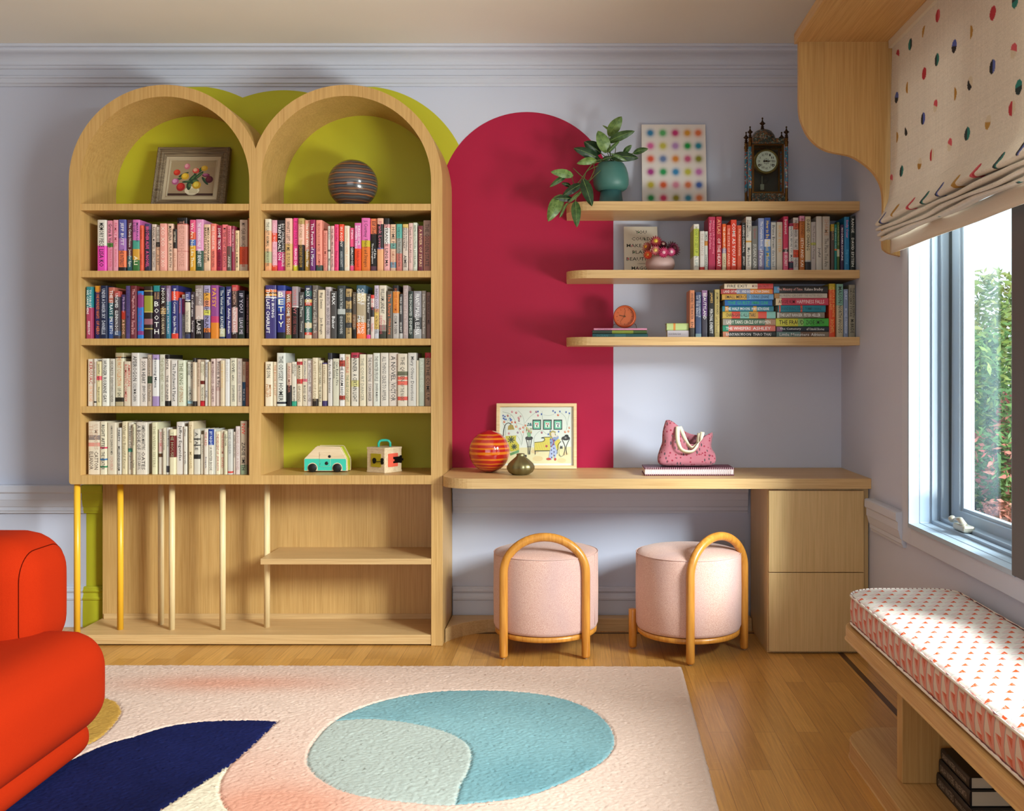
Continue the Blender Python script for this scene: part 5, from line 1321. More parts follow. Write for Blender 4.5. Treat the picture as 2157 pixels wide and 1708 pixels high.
# pink vase of strawflowers
yv = -.185; fq = lambda x, y, dy: P(1290 + x * .0761, 460 + y * .0761, yv + dy)
vc = fq(1322, 0, 0).x; rv = (fq(1730, 0, 0).x - fq(915, 0, 0).x) / 2; zv = fq(0, 1010, 0).z
fv = thing('flower_vase', 'small round blush vase holding pink and red strawflowers', 'vase', (vc, yv, ZM))
hv = zv - ZM
mb = MB(); mb.lathe([(rv * .6, ZM), (rv * .78, ZM + hv * .08), (rv * .96, ZM + hv * .3), (rv, ZM + hv * .5), (rv * .95, ZM + hv * .70), (rv * .78, ZM + hv * .88), (rv * .5, ZM + hv * .985), (rv * .32, ZM + hv), (rv * .28, ZM + hv * .96), (rv * .28, ZM + hv * .7)], (vc, yv, 0), 40); mb.build('vase_body', plain('c8a8a4', .5), fv)
def flower(c, r, nrm, mats_, rings=4):
    mb = MB(); nrm = Vector(nrm).normalized(); s1 = nrm.orthogonal().normalized(); s2 = nrm.cross(s1)
    mb.lathe([(.0005, -.5 * r), (r * .55, -.35 * r), (r * .75, -.1 * r), (r * .5, .12 * r)], c, 14, 0, axis=Matrix((s1, s2, nrm)).transposed())
    for k in range(rings):
        rr_ = r * (1 - .2 * k); n = 16 - 2 * k; h = r * (.10 + .12 * k)
        for i in range(n):
            a = 2 * PI * (i + .5 * (k % 2)) / n; d = s1 * math.cos(a) + s2 * math.sin(a); t = s2 * math.cos(a) - s1 * math.sin(a)
            w = rr_ * 2.9 / n
            p0 = c + d * rr_ * .35 + nrm * h * .6; p1 = c + d * rr_ * .75 + nrm * h; p2 = c + d * rr_ + nrm * (h + .12 * r)
            mb.add([p0 - t * w * .3, p0 + t * w * .3, p1 + t * w * .55, p2, p1 - t * w * .55], [(0, 1, 2, 3, 4)], min(k, len(mats_) - 2) )
    mb.lathe([(r * .30, r * .42), (r * .26, r * .52), (r * .02, r * .56)], c, 12, len(mats_) - 1, axis=Matrix((s1, s2, nrm)).transposed())
    return mb
P_ = lambda h: plain(h, .6)
FL_ = [(1200, 655, 150, (-.1, -1, .3), ['8c1c34', 'a42c48', 'd87868', 'e0c048'], -.02), (960, 800, 130, (-.7, -.8, .2), ['8a3430', 'a8483c', 'd08a7c', 'c88420'], -.03), (1190, 890, 118, (0, -1, .1), ['b03c50', 'd0707c', 'e8a888', 'e0c870'], -.062),
       (985, 1010, 112, (-.3, -1, .05), ['9c2018', 'c03418', 'd85a20', 'b06a28'], -.066), (1415, 945, 128, (.05, -1, .0), ['b01c50', 'd03c74', 'e05c8c', 'e8b0c0'], -.07), (1620, 935, 112, (.2, -1, .1), ['a01c4c', 'd04884', 'e07ca8', 'f0d0d8'], -.066),
       (1670, 850, 190, (.5, -.75, .35), ['3c0c1c', '5c1430', '7a1c48', '4a1020'], -.01), (1390, 740, 120, (.2, -.9, .5), ['3a0c18', '501424', '641c2c', 'b89890'], -.01)]
for x, y, r, n, cs, dy in FL_:
    flower(fq(x, y, dy), 1.28 * r * .0761 * (yv - CY) / FPX, n, None or cs).build('flower', [P_(h) for h in cs], fv)
mb = MB()
for x, y, r, n, cs, dy in FL_:
    q = fq(x, y, dy); mb.tube([q, (q + Vector((vc, yv, zv + .006))) / 2 + Vector((0, 0, .006)), Vector((vc, yv, zv - .03))], .0016, 5)
mb.build('stem', plain('6a7a48', .6), fv)

# terracotta alarm clock on the books
ya = -.155; az = Z_CLOCK + .0005
acx = PX(1316, ya); ra = .0525; cz_ = PZ(667, ya)
cz_ = max(cz_, az + ra + .001)
cz_ = PZ(667, ya) if PZ(667, ya) > az + ra * .98 else az + ra + .0005
al = thing('alarm_clock', 'round terracotta alarm clock on wire feet standing on books', 'clock', (acx, ya, az))
n_ = Vector((-.16, -1, .06)).normalized(); s1 = Vector((0, 0, 1)).cross(n_).normalized() * 1.0; s1 = n_.cross(Vector((0, 0, 1))).normalized(); s1 = -s1 if s1.x < 0 else s1
up = s1.cross(n_).normalized(); up = up if up.z > 0 else -up
AX = Matrix((s1, n_.cross(s1), n_)).transposed()
M_TER = plain('c0582c', .45)
cc_ = Vector((acx, ya, cz_))
mb = MB(); mb.lathe([(.001, -.034), (ra * .6, -.033), (ra * .86, -.024), (ra * .985, -.008), (ra, .002), (ra * .97, .012), (ra * .90, .018), (ra * .84, .0175), (ra * .82, .012), (ra * .81, .006)], cc_, 48, axis=AX); mb.build('case', M_TER, al)
mats = [plain('c8683c', .5)]; mb = MB(); f0 = cc_ + n_ * .008
mb.add([f0 + (s1 * math.cos(2 * PI * i / 40) + up * math.sin(2 * PI * i / 40)) * ra * .83 for i in range(40)], [tuple(range(40))])
pt = Paint(mb, f0 + n_ * .0003, s1, up, n_, mats, 0)
for i in range(12):
    a = i * PI / 6; d = (math.sin(a), math.cos(a)); pt.stroke([(ra * .70 * d[0], ra * .70 * d[1]), (ra * .62 * d[0], ra * .62 * d[1])], .0026 if i % 3 == 0 else .002, '5a2410', False)
for i in range(60):
    a = i * PI / 30; d = (math.sin(a), math.cos(a)); pt.stroke([(ra * .74 * d[0], ra * .74 * d[1]), (ra * .72 * d[0], ra * .72 * d[1])], .0008, '7a3418', False)
mb.build('dial', mats, al)
mb = MB()
pt = Paint(mb, f0 + n_ * .003, s1, up, n_, [plain('4a3018', .4)], 0); pt.mats = mats2 = [plain('5c3a20', .4)]
pt.stroke([(.006, -.001), (-ra * .46, ra * .11)], .0034, '5c3a20', False); pt.stroke([(0, 0), (ra * .08, ra * .56)], .0014, '5c3a20', False); pt.stroke([(.003, .006), (-ra * .38, -ra * .50)], .0014, '5c3a20', False); pt.ell(0, 0, .004, .004, '5c3a20')
mb.build('clock_hands', mats2, al)
for sx in (-1, 1):
    mb = MB(); b0 = cc_ + s1 * sx * ra * .78 - up * ra * .66
    mb.tube([b0 - n_ * .02 + up * .004, b0 + s1 * sx * .008 + n_ * .0, Vector((b0.x + sx * .012, b0.y - .004, az + .012)), Vector((b0.x + sx * .013, b0.y - .006, az + .0016)), Vector((b0.x + sx * .013, b0.y - .022, az + .0016))], .0016, 8); mb.build('wire_foot', plain('8a8a88', .3, metal=.8), al)
# ------------------------------------------------------------------ things on the desk
ZD = .751 + .0006
yo = -.214
st = [(z, z + w, 'e07a1c') for z, w in ((.016, .004), (.026, .0035), (.040, .005), (.058, .008), (.084, .012), (.108, .007), (.127, .010), (.150, .008), (.168, .006))]
globe('globe_vase', 'red glass globe vase with orange stripes on the desk', 'vase', (PX(1031, yo), yo, ZD), .0925, striped('red_striped_glass', st, 'b8201c', .06, .008, .9), 1.02, .16, .16)
# brass fig-shaped pot
yf = -.317; fx_ = PX(1096.5, yf); rf = .0605
def wob(a, z): return 1 + .035 * math.cos(9 * a) + .02 * math.cos(5 * a + 1)
prof = [(.020, 0), (.036, .001), (.052, .012), (.0595, .026), (.060, .036), (.053, .050), (.041, .062), (.029, .072), (.020, .080), (.0165, .086), (.018, .091), (.0145, .093), (.012, .088), (.010, .07)]
mb = MB(); mb.lathe([(a, b + ZD) for a, b in prof], (fx_, yf, 0), 60, wob=wob)
tag(mb.build('bud_pot', plain('847a54', .36, metal=.75), loc=(fx_, yf, ZD)), 'small ribbed bronze pot in front of the framed drawing', 'pot')
# framed drawing leaning on the raspberry wall
yd = -.062; O = Vector((PX(1045, yd), yd, ZD)); fw_ = PX(1214.8, yd) - O.x; fh_ = PZ(848.8, -.02) - ZD
tilt = math.asin(.040 / fh_); ex, ez, en = leaning(O, fw_, tilt)
fd = thing('framed_drawing', 'pale wood framed drawing of a woman by a yellow chaise, on the desk', 'picture', tuple(O))
mb = MB(); frame_ring(mb, O, ex, ez, en, 0, 0, fw_, fh_, [(0, -.012), (0, .012), (.014, .012), (.0165, .004), (.0165, -.012)]); mb.build('frame', wood('ash_frame', 'ead0a4', 'dcbc8a', 'x', .45), fd)
mats = [plain('e9e8e0', .8)]; mb = MB()
mb.add([O + ex * a + ez * b for a, b in ((.015, .015), (fw_ - .015, .015), (fw_ - .015, fh_ - .015), (.015, fh_ - .015))], [(0, 1, 2, 3)])
iw = 1355 * .1252 * (yd - CY) / FPX
pt = Paint(mb, O, ex, ez, en, mats, 0)
sx_ = fw_ / 1355.0; sz_ = fh_ / 1100.0
q = lambda x, y: ((x - 600) * sx_, (1250 - y) * sz_)
def poly(pts, h): pt.poly([q(*p) for p in pts], h)
def line(pts, w, h, sm=True): pt.stroke([q(*p) for p in pts], w * sx_, h, sm)
def dot(x, y, r, h, r2=None): a, b = q(x, y); pt.ell(a, b, r * sx_, (r2 or r) * sz_, h, n=10)
poly([(690, 900), (1860, 880), (1860, 1160), (690, 1160)], 'ecdcae')
for x, y, r in ((1300, 1080, 90), (1700, 1110, 80), (1250, 960, 70), (1760, 1000, 60)): dot(x, y, r, 'e8cc98', r * .5)
for p, c_ in ((((700, 290), (860, 350), (960, 560), (1030, 700), (1020, 860)), '8a9a86'), (((960, 270), (1040, 360), (1070, 520), (1050, 700), (1030, 840)), 'a0a8a0'), (((1260, 300), (1160, 380), (1080, 480)), 'a8b0a8'), (((700, 470), (750, 560), (755, 690)), '6a7a68'), (((780, 460), (820, 380), (850, 340)), '8aa08a'), (((1670, 290), (1760, 380), (1790, 520), (1780, 600)), '9aa89c'), (((1830, 320), (1800, 470), (1780, 600)), '9aa89c'), (((1370, 280), (1375, 450), (1380, 600)), 'a8b0a4'), (((1230, 870), (1240, 720), (1310, 630), (1370, 610), (1450, 670)), '9aa69a'), (((1390, 340), (1480, 355), (1570, 330)), 'b0b4b0'), (((950, 480), (1050, 520), (1070, 600)), 'a8b0a8'), (((930, 680), (990, 750), (1005, 840)), 'a0b0a0')): line(p, 5, c_)
for x, y, c_ in ((860, 290, 'd88a94'), (930, 305, 'c8606c'), (1175, 290, 'd07080'), (1300, 350, 'd86a7c'), (1270, 290, '9a5a84'), (790, 355, 'a84838'), (970, 390, 'd08a90'), (1005, 365, 'c09a9a'), (915, 465, 'c8442c'), (1090, 520, 'e07a48'), (1050, 555, 'e07a54'), (1000, 575, 'd86a64'), (1050, 630, 'e08a70'), (930, 540, 'e0804c'), (860, 465, 'e0702c'), (730, 460, 'dc6a34'), (980, 440, 'a06a78'), (810, 655, 'c87a88'), (960, 640, '8a6a88'), (1365, 640, 'a8485c'), (1760, 630, 'e0804c'), (1815, 620, 'e08a54'), (1830, 560, 'd88a5c'), (1640, 345, 'd8603c'), (980, 405, 'c87a84')):
    dot(x, y, 17, c_, 20); dot(x + 4, y - 6, 7, 'e8d8d0')
for x, y in ((710, 355), (740, 370), (715, 400), (735, 415), (760, 420), (830, 405), (850, 425), (835, 435), (1300, 285), (1555, 275), (1590, 300), (1670, 285), (1775, 295), (1830, 315), (1360, 330), (1650, 625), (1475, 670), (1510, 620)): dot(x, y, 13, '5a74b8', 17)
for i, x in enumerate((1280, 1460, 1637)):
    poly([(x - 72, 422), (x + 72, 422), (x + 72, 592), (x - 72, 592)], '2c2826'); poly([(x - 58, 440), (x + 58, 440), (x + 58, 578), (x - 58, 578)], '6cc0a0'); poly([(x - 36, 468), (x + 36, 468), (x + 36, 555), (x - 36, 555)], 'eef0e8')
    for a, b, c_ in ((-16, 490, 'dc6a34'), (14, 495, 'c02c40'), (0, 520, '6a3a50'), (2, 538, '4a7a3c')): dot(x + a, b, 12, c_ if i != 2 else '4a4468')
line([(718, 700), (725, 600), (750, 510), (800, 478), (850, 500)], 13, '3c3c34'); poly([(790, 595), (800, 530), (840, 500), (880, 520), (905, 590)], 'b89a44'); line([(840, 500), (830, 590)], 4, '7a6428'); line([(865, 510), (875, 590)], 4, '7a6428')
poly([(750, 700), (935, 690), (930, 780), (985, 850), (985, 940), (850, 960), (800, 900)], 'd4c440'); poly([(830, 990), (980, 930), (985, 975), (840, 1030)], '6a9a64')
for x, y, r in ((850, 760, 60), (900, 880, 48)):
    for k in range(8):
        a = k * PI / 4 + .2; line([(x, y), (x + r * math.cos(a) * .6, y + r * math.sin(a) * .6), (x + r * math.cos(a), y + r * math.sin(a))], 16, '2e3a22')
line([(1100, 740), (1130, 860), (1140, 1010)], 10, '3a3632'); line([(1200, 740), (1180, 860), (1165, 1010)], 10, '3a3632'); line([(1150, 740), (1155, 1010)], 8, '3a3632'); dot(1152, 735, 66, '34302c', 36); line([(1120, 880), (1190, 880)], 8, '3a3632', False)
poly([(1115, 640), (1190, 640), (1175, 715), (1130, 715)], '8ab88a')
for k in range(14): dot(1110 + (k * 37) % 110, 560 + (k * 53) % 90, 13, ('c8c060', 'b86a5c', '8aa060', 'e0d8c0')[k % 4])
for x, y in ((1140, 490), (1175, 490), (1130, 520), (1165, 515), (1185, 515)): dot(x, y, 13, '2c6a70')
poly([(1245, 800), (1370, 790), (1420, 760), (1410, 720), (1540, 720), (1680, 760), (1640, 940), (1245, 940)], 'e2cc54')
line([(1245, 805), (1380, 795), (1415, 765), (1400, 735), (1360, 735), (1400, 720), (1540, 715)], 10, '2c2824'); line([(1245, 950), (1560, 945), (1635, 930), (1640, 850), (1690, 790)], 12, '2c2824'); line([(1258, 950), (1258, 1010)], 10, '2c2824', False); line([(1630, 930), (1625, 1000)], 10, '2c2824', False)
for k in range(7): line([(1260 + k * 40, 810), (1300 + k * 40, 930)], 3, 'b89c34', False)
# the woman in patterned pyjamas (drawn)
poly([(1500, 760), (1560, 720), (1650, 700), (1650, 740), (1580, 800), (1590, 870), (1510, 880)], '8c9cc8'); poly([(1520, 860), (1595, 850), (1625, 960), (1600, 1080), (1580, 1080), (1570, 980), (1540, 1100), (1480, 1090)], 'b4bce0')
for k in range(12): dot(1515 + (k * 47) % 90, 750 + (k * 31) % 320, 12, '4a4078')
line([(1540, 740), (1570, 800), (1530, 880)], 12, 'b02c38'); dot(1560, 675, 42, 'eedcc8', 48); line([(1520, 700), (1510, 650), (1550, 622), (1600, 640)], 26, 'b8a45c'); line([(1590, 655), (1600, 690)], 9, '2c2420', False)
line([(1600, 720), (1640, 690)], 16, 'e8c8b0', False); dot(1485, 1085, 42, 'c83c34', 20); dot(1595, 1090, 18, 'c83c34', 24); dot(1445, 870, 20, 'b8404a')
line([(1700, 740), (1760, 880), (1740, 1010)], 9, '3a3632'); line([(1840, 740), (1780, 880), (1790, 1010)], 9, '3a3632'); dot(1772, 735, 70, '34302c', 38); dot(1785, 700, 34, '1c1a1a', 26); dot(1768, 728, 18, '8a8884')
dot(1695, 900, 24, '4a4440', 26); dot(1692, 970, 36, 'e4dca8', 60); line([(1655, 1010), (1690, 1045), (1750, 1010)], 6, '4a4440'); line([(1675, 880), (1678, 860), (1692, 878), (1712, 862), (1712, 885)], 8, '4a4440', False)
dot(1095, 1035, 22, '34302c', 22)
mb.build('drawing', mats, fd)
mb = MB(); mb.add([O + ex * a + ez * b + en * .0035 for a, b in ((.016, .016), (fw_ - .016, .016), (fw_ - .016, fh_ - .016), (.016, fh_ - .016))], [(0, 1, 2, 3)])
mb.build('glass', M_GLASS, fd)

# spiral sketchbook and the little tote bag
sb = thing('spiral_sketchbook', 'burgundy covered spiral bound sketchbook lying on the desk', 'sketchbook', (.49, -.29, ZD))
M_BUR = plain('5c1c34', .55)
bx0, bx1, by0, by1 = .298, .690, -.372, -.200
mb = MB(); mb.box((bx0, by0 + .004, ZD), (bx1, by1, ZD + .006)); mb.build('cover', M_BUR, sb)
mb = MB(); mb.box((bx0 + .002, by0 + .008, ZD + .006), (bx1 - .002, by1 - .002, ZD + .0285)); mb.build('pages', plain('e6dcda', .8), sb)
mb = MB(); mb.box((bx0, by0 + .004, ZD + .0285), (bx1, by1, ZD + .0335)); mb.build('cover', M_BUR, sb)
mb = MB(); n = 47
for i in range(n):
    x = bx0 + .006 + (bx1 - bx0 - .012) * i / (n - 1)
    mb.tube([(x + .001 * math.sin(a), by0 + .006 + .0145 * math.cos(a) * .9, ZD + .0185 + .0175 * math.sin(a)) for a in [2 * PI * k / 12 for k in range(13)]], .0011, 5, caps=False)
mb.build('spiral_binding', plain('e4c4cc', .35), sb)
zbg = ZD + .0338
yb_ = -.285
bq = lambda x, y, dy=0.: P(1330 + x * .1159, 860 + y * .1159, yb_ + dy)
bg = thing('tote_bag', 'small dusty pink floral tote bag slumped on the sketchbook', 'bag', (bq(990, 0).x, yb_, zbg))
m, nt, b = newmat('dusty_pink_floral')
vo = nt.nodes.new('ShaderNodeTexVoronoi'); vo.inputs['Scale'].default_value = 66.; vo.inputs['Randomness'].default_value = .9
tc_ = nt.nodes.new('ShaderNodeTexCoord'); link(nt, tc_.outputs['Object'], vo.inputs['Vector'])
sp = nt.nodes.new('ShaderNodeSeparateColor'); link(nt, vo.outputs['Color'], sp.inputs[0])
d1 = ramp(nt, vo.outputs['Distance'], [(.0, (1, 1, 1, 1)), (.27, (1, 1, 1, 1)), (.31, (0, 0, 0, 1))])
pick = ramp(nt, sp.outputs[1], [(.33, (0, 0, 0, 1)), (.36, (1, 1, 1, 1))])
base_ = lin('a8626e')
c_ = mixc(nt, mixc(nt, 1., d1, pick, 'MULTIPLY'), base_, lin('8c2038'))
vo2 = nt.nodes.new('ShaderNodeTexVoronoi'); vo2.inputs['Scale'].default_value = 1.; link(nt, coords(nt, (95, 95, 34), True, (.0, .5, .0)), vo2.inputs['Vector'])
sp2 = nt.nodes.new('ShaderNodeSeparateColor'); link(nt, vo2.outputs['Color'], sp2.inputs[0])
d2 = ramp(nt, vo2.outputs['Distance'], [(.0, (1, 1, 1, 1)), (.30, (1, 1, 1, 1)), (.34, (0, 0, 0, 1))])
c_ = mixc(nt, mixc(nt, 1., d2, ramp(nt, sp2.outputs[0], [(.5, (0, 0, 0, 1)), (.53, (1, 1, 1, 1))]), 'MULTIPLY'), c_, lin('4a3a40'))
link(nt, c_, b.inputs['Base Color']); b.inputs['Roughness'].default_value = .85; b.inputs['Sheen Weight'].default_value = .2
M_FLOR = m
# closed loops of the bag wall, front half then back half, from the base up to the open rim
NL = 56
def loop(front, back, dyf, dyb):
    """front/back: outlines as lists of zoom points from one side to the other"""
    f = spline([bq(x, y, dyf + (e[2] if len(e) > 2 else 0)) for e in front for x, y in [e[:2]]], 8)
    r = spline([bq(x, y, dyb + (e[2] if len(e) > 2 else 0)) for e in reversed(back) for x, y in [e[:2]]], 8)
    def resample(p, n):
        ds = [0]
        for a, e in zip(p[:-1], p[1:]): ds.append(ds[-1] + (e - a).length)
        out = []
        for i in range(n):
            t = ds[-1] * i / n; k = max(j for j in range(len(ds)) if ds[j] <= t + 1e-12); k = min(k, len(p) - 2)
            w = (t - ds[k]) / max(1e-9, ds[k + 1] - ds[k]); out.append(p[k].lerp(p[k + 1], min(1, w)))
        return out
    return resample(f, NL // 2) + resample(r, NL // 2)
L_ = [loop([(540, 1062), (900, 1066), (1440, 1062)], [(560, 1062), (950, 1062), (1420, 1062)], -.045, .04),
      loop([(470, 1000, .02), (560, 1010), (1000, 1010), (1490, 1010), (1530, 1000, .02)], [(480, 1000), (1000, 1000), (1525, 1000)], -.062, .05),
      loop([(458, 900, .03), (560, 930), (1000, 930), (1500, 930), (1528, 900, .03)], [(462, 900), (1000, 900), (1528, 900)], -.060, .052),
      loop([(478, 810, .035), (600, 860), (1000, 860), (1480, 850), (1525, 800, .035)], [(480, 810), (1000, 810), (1524, 800)], -.052, .05),
      loop([(520, 690, .035), (640, 770, .0), (960, 800, .0), (1320, 790, .0), (1470, 735, .03)], [(522, 690), (1000, 690), (1470, 735)], -.046, .045),
      loop([(556, 620, .03), (660, 640), (880, 720), (1280, 720, .0), (1462, 690, .025)], [(556, 620), (1000, 600), (1462, 690)], -.042, .04),
      loop([(545, 500, .02), (650, 480), (830, 560, -.004), (1260, 640, -.004), (1475, 560, .02)], [(545, 500), (1000, 520), (1475, 560)], -.036, .036),
      loop([(566, 350, .015), (680, 330), (850, 430), (1060, 700, -.006), (1290, 560, -.002), (1500, 470, .015)], [(566, 350), (980, 480), (1240, 520), (1502, 470)], -.030, .034),
      loop([(615, 205, .01), (720, 212), (850, 330), (930, 560), (1060, 740, -.006), (1200, 640, -.004), (1320, 515), (1470, 425, .012)], [(615, 203), (760, 240), (1000, 430), (1220, 488), (1330, 495), (1480, 423)], -.026, .032)]
for l in L_:
    for p in l: p.z = max(p.z, zbg + .0006)
mb = MB()
vs = [p for l in L_ for p in l]
fs = [(j * NL + i, j * NL + (i + 1) % NL, (j + 1) * NL + (i + 1) % NL, (j + 1) * NL + i) for j in range(len(L_) - 1) for i in range(NL)]
fs.append(tuple(reversed(range(NL))))
mb.add(vs, fs, 0, True)
bo = mb.build('bag_body', M_FLOR, bg)
so = bo.modifiers.new('cloth', 'SOLIDIFY'); so.thickness = .0018; so.offset = -1
sbd = bo.modifiers.new('smooth', 'SUBSURF'); sbd.levels = 1; sbd.render_levels = 1
def ribbon(pts, w, dirs, th=.0016):
    mb = MB(); q = spline(pts, 7); vs = []; n = len(q)
    for i, p in enumerate(q):
        t = (q[min(i + 1, n - 1)] - q[max(i - 1, 0)]).normalized()
        k = i / (n - 1) * (len(dirs) - 1); j = min(int(k), len(dirs) - 2); s = Vector(dirs[j]).lerp(Vector(dirs[j + 1]), k - j)
        s = (s - t * s.dot(t)).normalized(); nn = t.cross(s) * th / 2
        vs += [p + s * w / 2 + nn, p - s * w / 2 + nn, p - s * w / 2 - nn, p + s * w / 2 - nn]
    fs = [(4 * i + a, 4 * i + (a + 1) % 4, 4 * i + 4 + (a + 1) % 4, 4 * i + 4 + a) for i in range(n - 1) for a in range(4)] + [(0, 1, 2, 3), (4 * n - 1, 4 * n - 2, 4 * n - 3, 4 * n - 4)]
    mb.add(vs, fs, 0, True); return mb
M_STR = plain('ddd4b8', .85)
ribbon([bq(845, 330, -.036), bq(835, 460, -.05), bq(845, 600, -.066), bq(900, 740, -.074), bq(1010, 790, -.074), bq(1130, 770, -.07), bq(1225, 640, -.058), bq(1275, 500, -.042), bq(1290, 430, -.036)], .019, [(1, 0, .1), (1, -.2, .2), (.9, -.3, .4), (.2, -.6, .9), (0, -.7, .8), (-.3, -.6, .8), (1, -.2, .3), (1, 0, .2)]).build('strap', M_STR, bg)
ribbon([bq(880, 330, .018), bq(930, 440, .0), bq(975, 560, -.03), bq(1040, 670, -.05), bq(1110, 715, -.055), bq(1180, 660, -.045), bq(1220, 560, -.012), bq(1232, 450, .02)], .017, [(1, 0, -.3), (1, -.1, -.2), (.8, -.4, .5), (.2, -.7, .8), (-.4, -.6, .7), (1, -.2, .2), (1, 0, .1)]).build('strap', M_STR, bg)

# ------------------------------------------------------------------ stools
def make_stool():
    t = thing('stool', 'x', 'stool', (0, 0, 0), 'pink stools under the desk')
    R = .2275
    mb = MB(); z0, z1 = .101, .425
    prof = [(R - .02, z0), (R - .006, z0 + .004), (R, z0 + .018), (R + .0015, (z0 + z1) / 2), (R, z1 - .012), (R - .002, z1 - .003), (R - .006, z1 + .001), (R - .03, z1 + .010), (R - .08, z1 + .018), (R * .4, z1 + .023), (.002, z1 + .025)]
    mb.lathe(prof, (0, 0, 0), 72)
    mb.build('upholstery', M_PINKF, t)
    mb = MB(); mb.tube([((R - .001) * math.cos(a), (R - .001) * math.sin(a), z1 - .001) for a in [2 * PI * i / 72 for i in range(73)]], .0018, 6, caps=False)
    for a in (2.6, 5.9): mb.tube([((R + .0008) * math.cos(a), (R + .0008) * math.sin(a), z) for z in (z0 + .02, (z0 + z1) / 2, z1 - .004)], .0012, 5)
    mb.build('seam', plain('d4b0a6', .9), t)
    mb = MB(); mb.lathe([(R - .012, .078), (R - .006, .082), (R - .005, z0 - .001), (R - .012, z0)], (0, 0, 0), 72); mb.build('base_ring', M_STOOLW, t)
    rp = .018; hx = .173; yh = -(.148 + .020)
    ztop = .529 - rp; cr = hx
    pts = [(-hx, yh, .014), (-hx, yh, .12), (-hx, yh, .25)]
    zc = ztop - .150
    pts += [(hx * math.cos(a), yh, zc + .150 * math.sin(a)) for a in [PI - PI * i / 28 for i in range(29)]]
    pts += [(hx, yh, .25), (hx, yh, .12), (hx, yh, .014)]
    pts = [(p[0], p[1], p[2]) for p in pts]
    full = [(-hx, yh, .004), (-hx, yh, .006), (-hx, yh, .010)] + pts + [(hx, yh, .010), (hx, yh, .006), (hx, yh, .004)]
    rs = [.008, .013, .0165] + [rp] * len(pts) + [.0165, .013, .008]
    mb = MB(); mb.tube(full, rs, 20); mb.build('hoop', M_STOOLW, t)
    for sx in (-1, 1):
        mb = MB(); mb.lathe([(.008, .004), (.013, .006), (.0165, .010), (.018, .016), (.018, .170), (.0165, .173), (.001, .1735)], (sx * hx, .168, 0), 20); mb.build('leg', M_STOOLW, t)
    for x, y in ((-hx, yh), (hx, yh), (-hx, .168), (hx, .168)):
        mb = MB(); mb.lathe([(.006, .0005), (.0065, .004)], (x, y, 0), 12); mb.build('glide', plain('b8a890', .5), t)
    return t
def dup(root, loc, rz, label):
    r = root.copy(); C.objects.link(r); r.location = loc; r.rotation_euler = (0, 0, rz); r['label'] = label
    for ch in list(root.children):
        c_ = ch.copy(); C.objects.link(c_); c_.parent = r
    return r
s1_ = make_stool()
s1_.location = (-.1328, -.367, 0); s1_['label'] = 'round pink stool whose wooden hoop back faces the room squarely'
s2_ = dup(s1_, (.487, -.389, 0), math.radians(41.5), 'round pink stool turned sideways beside the drawer cabinet')

# ------------------------------------------------------------------ red lounge chair
def rbox(a, b, r, n=7, bulge=0.0):
    """softly rounded box grown from a cube grid"""
    a, b = Vector(a), Vector(b); c_ = (a + b) / 2; h = (b - a) / 2
    N = 26
    bm = bmesh.new(); bmesh.ops.create_grid(bm, x_segments=1, y_segments=1, size=1); bm.free()
    vs = []; fs = []
    def put(p):
        q_ = Vector((p[0] * h.x, p[1] * h.y, p[2] * h.z))
        inn = Vector((max(-h.x + r, min(h.x - r, q_.x)), max(-h.y + r, min(h.y - r, q_.y)), max(-h.z + r, min(h.z - r, q_.z))))
        d = q_ - inn
        if d.length > 1e-9: q_ = inn + d.normalized() * r
        if bulge:
            q_.x *= 1 + bulge * (1 - p[1] ** 2) * (1 - p[2] ** 2); q_.z *= 1 + bulge * (1 - p[0] ** 2) * (1 - p[1] ** 2)
        return c_ + q_
    def nonlin(t):
        return t
    for ax in range(3):
        for s in (-1, 1):
            o = len(vs)
            for i in range(N + 1):
                for j in range(N + 1):
                    u = math.sin((2 * i / N - 1) * PI / 2) ; v = math.sin((2 * j / N - 1) * PI / 2)
                    p = [0, 0, 0]; p[ax] = s; p[(ax + 1) % 3] = u; p[(ax + 2) % 3] = v
                    vs.append(put(p))
            fs += [(o + i * (N + 1) + j, o + (i + 1) * (N + 1) + j, o + (i + 1) * (N + 1) + j + 1, o + i * (N + 1) + j + 1) for i in range(N) for j in range(N)]
    mb = MB(); mb.add(vs, fs, 0, True); return mb
so_ = thing('lounge_chair', 'rounded orange red upholstered lounge chair standing on the rug', 'armchair', (-2.1, -1.9, .018))
ZR = .0215
rbox((-3.0, -2.75, .085), (-1.472, -1.525, .402), .115, bulge=.012).build('seat_body', M_REDF, so_, weld=True)
rbox((-3.0, -2.68, ZR), (-1.506, -1.60, .135), .055).build('plinth', M_REDF, so_, weld=True)
CB = ((-3.05, -1.76, .29), (-1.652, -1.40, .698), .13)
rbox(*CB, bulge=.008).build('back_cushion', M_REDF, so_, weld=True)
# seam line round the end cap of the back cushion
dxs = .032; sh = CB[2] - math.sqrt(CB[2] ** 2 - (CB[2] - dxs) ** 2); rq = CB[2] - sh
loop_ = rrect(CB[0][1] + sh, CB[0][2] + sh, CB[1][1] - sh, CB[1][2] - sh, rq, 10)
mb = MB(); mb.tube([(CB[1][0] - dxs, y, z) for y, z in loop_] + [(CB[1][0] - dxs, loop_[0][0], loop_[0][1])], .0019, 6, caps=False)
mb.build('piping', plain('4a0c04', .95, spec=0.0), so_)

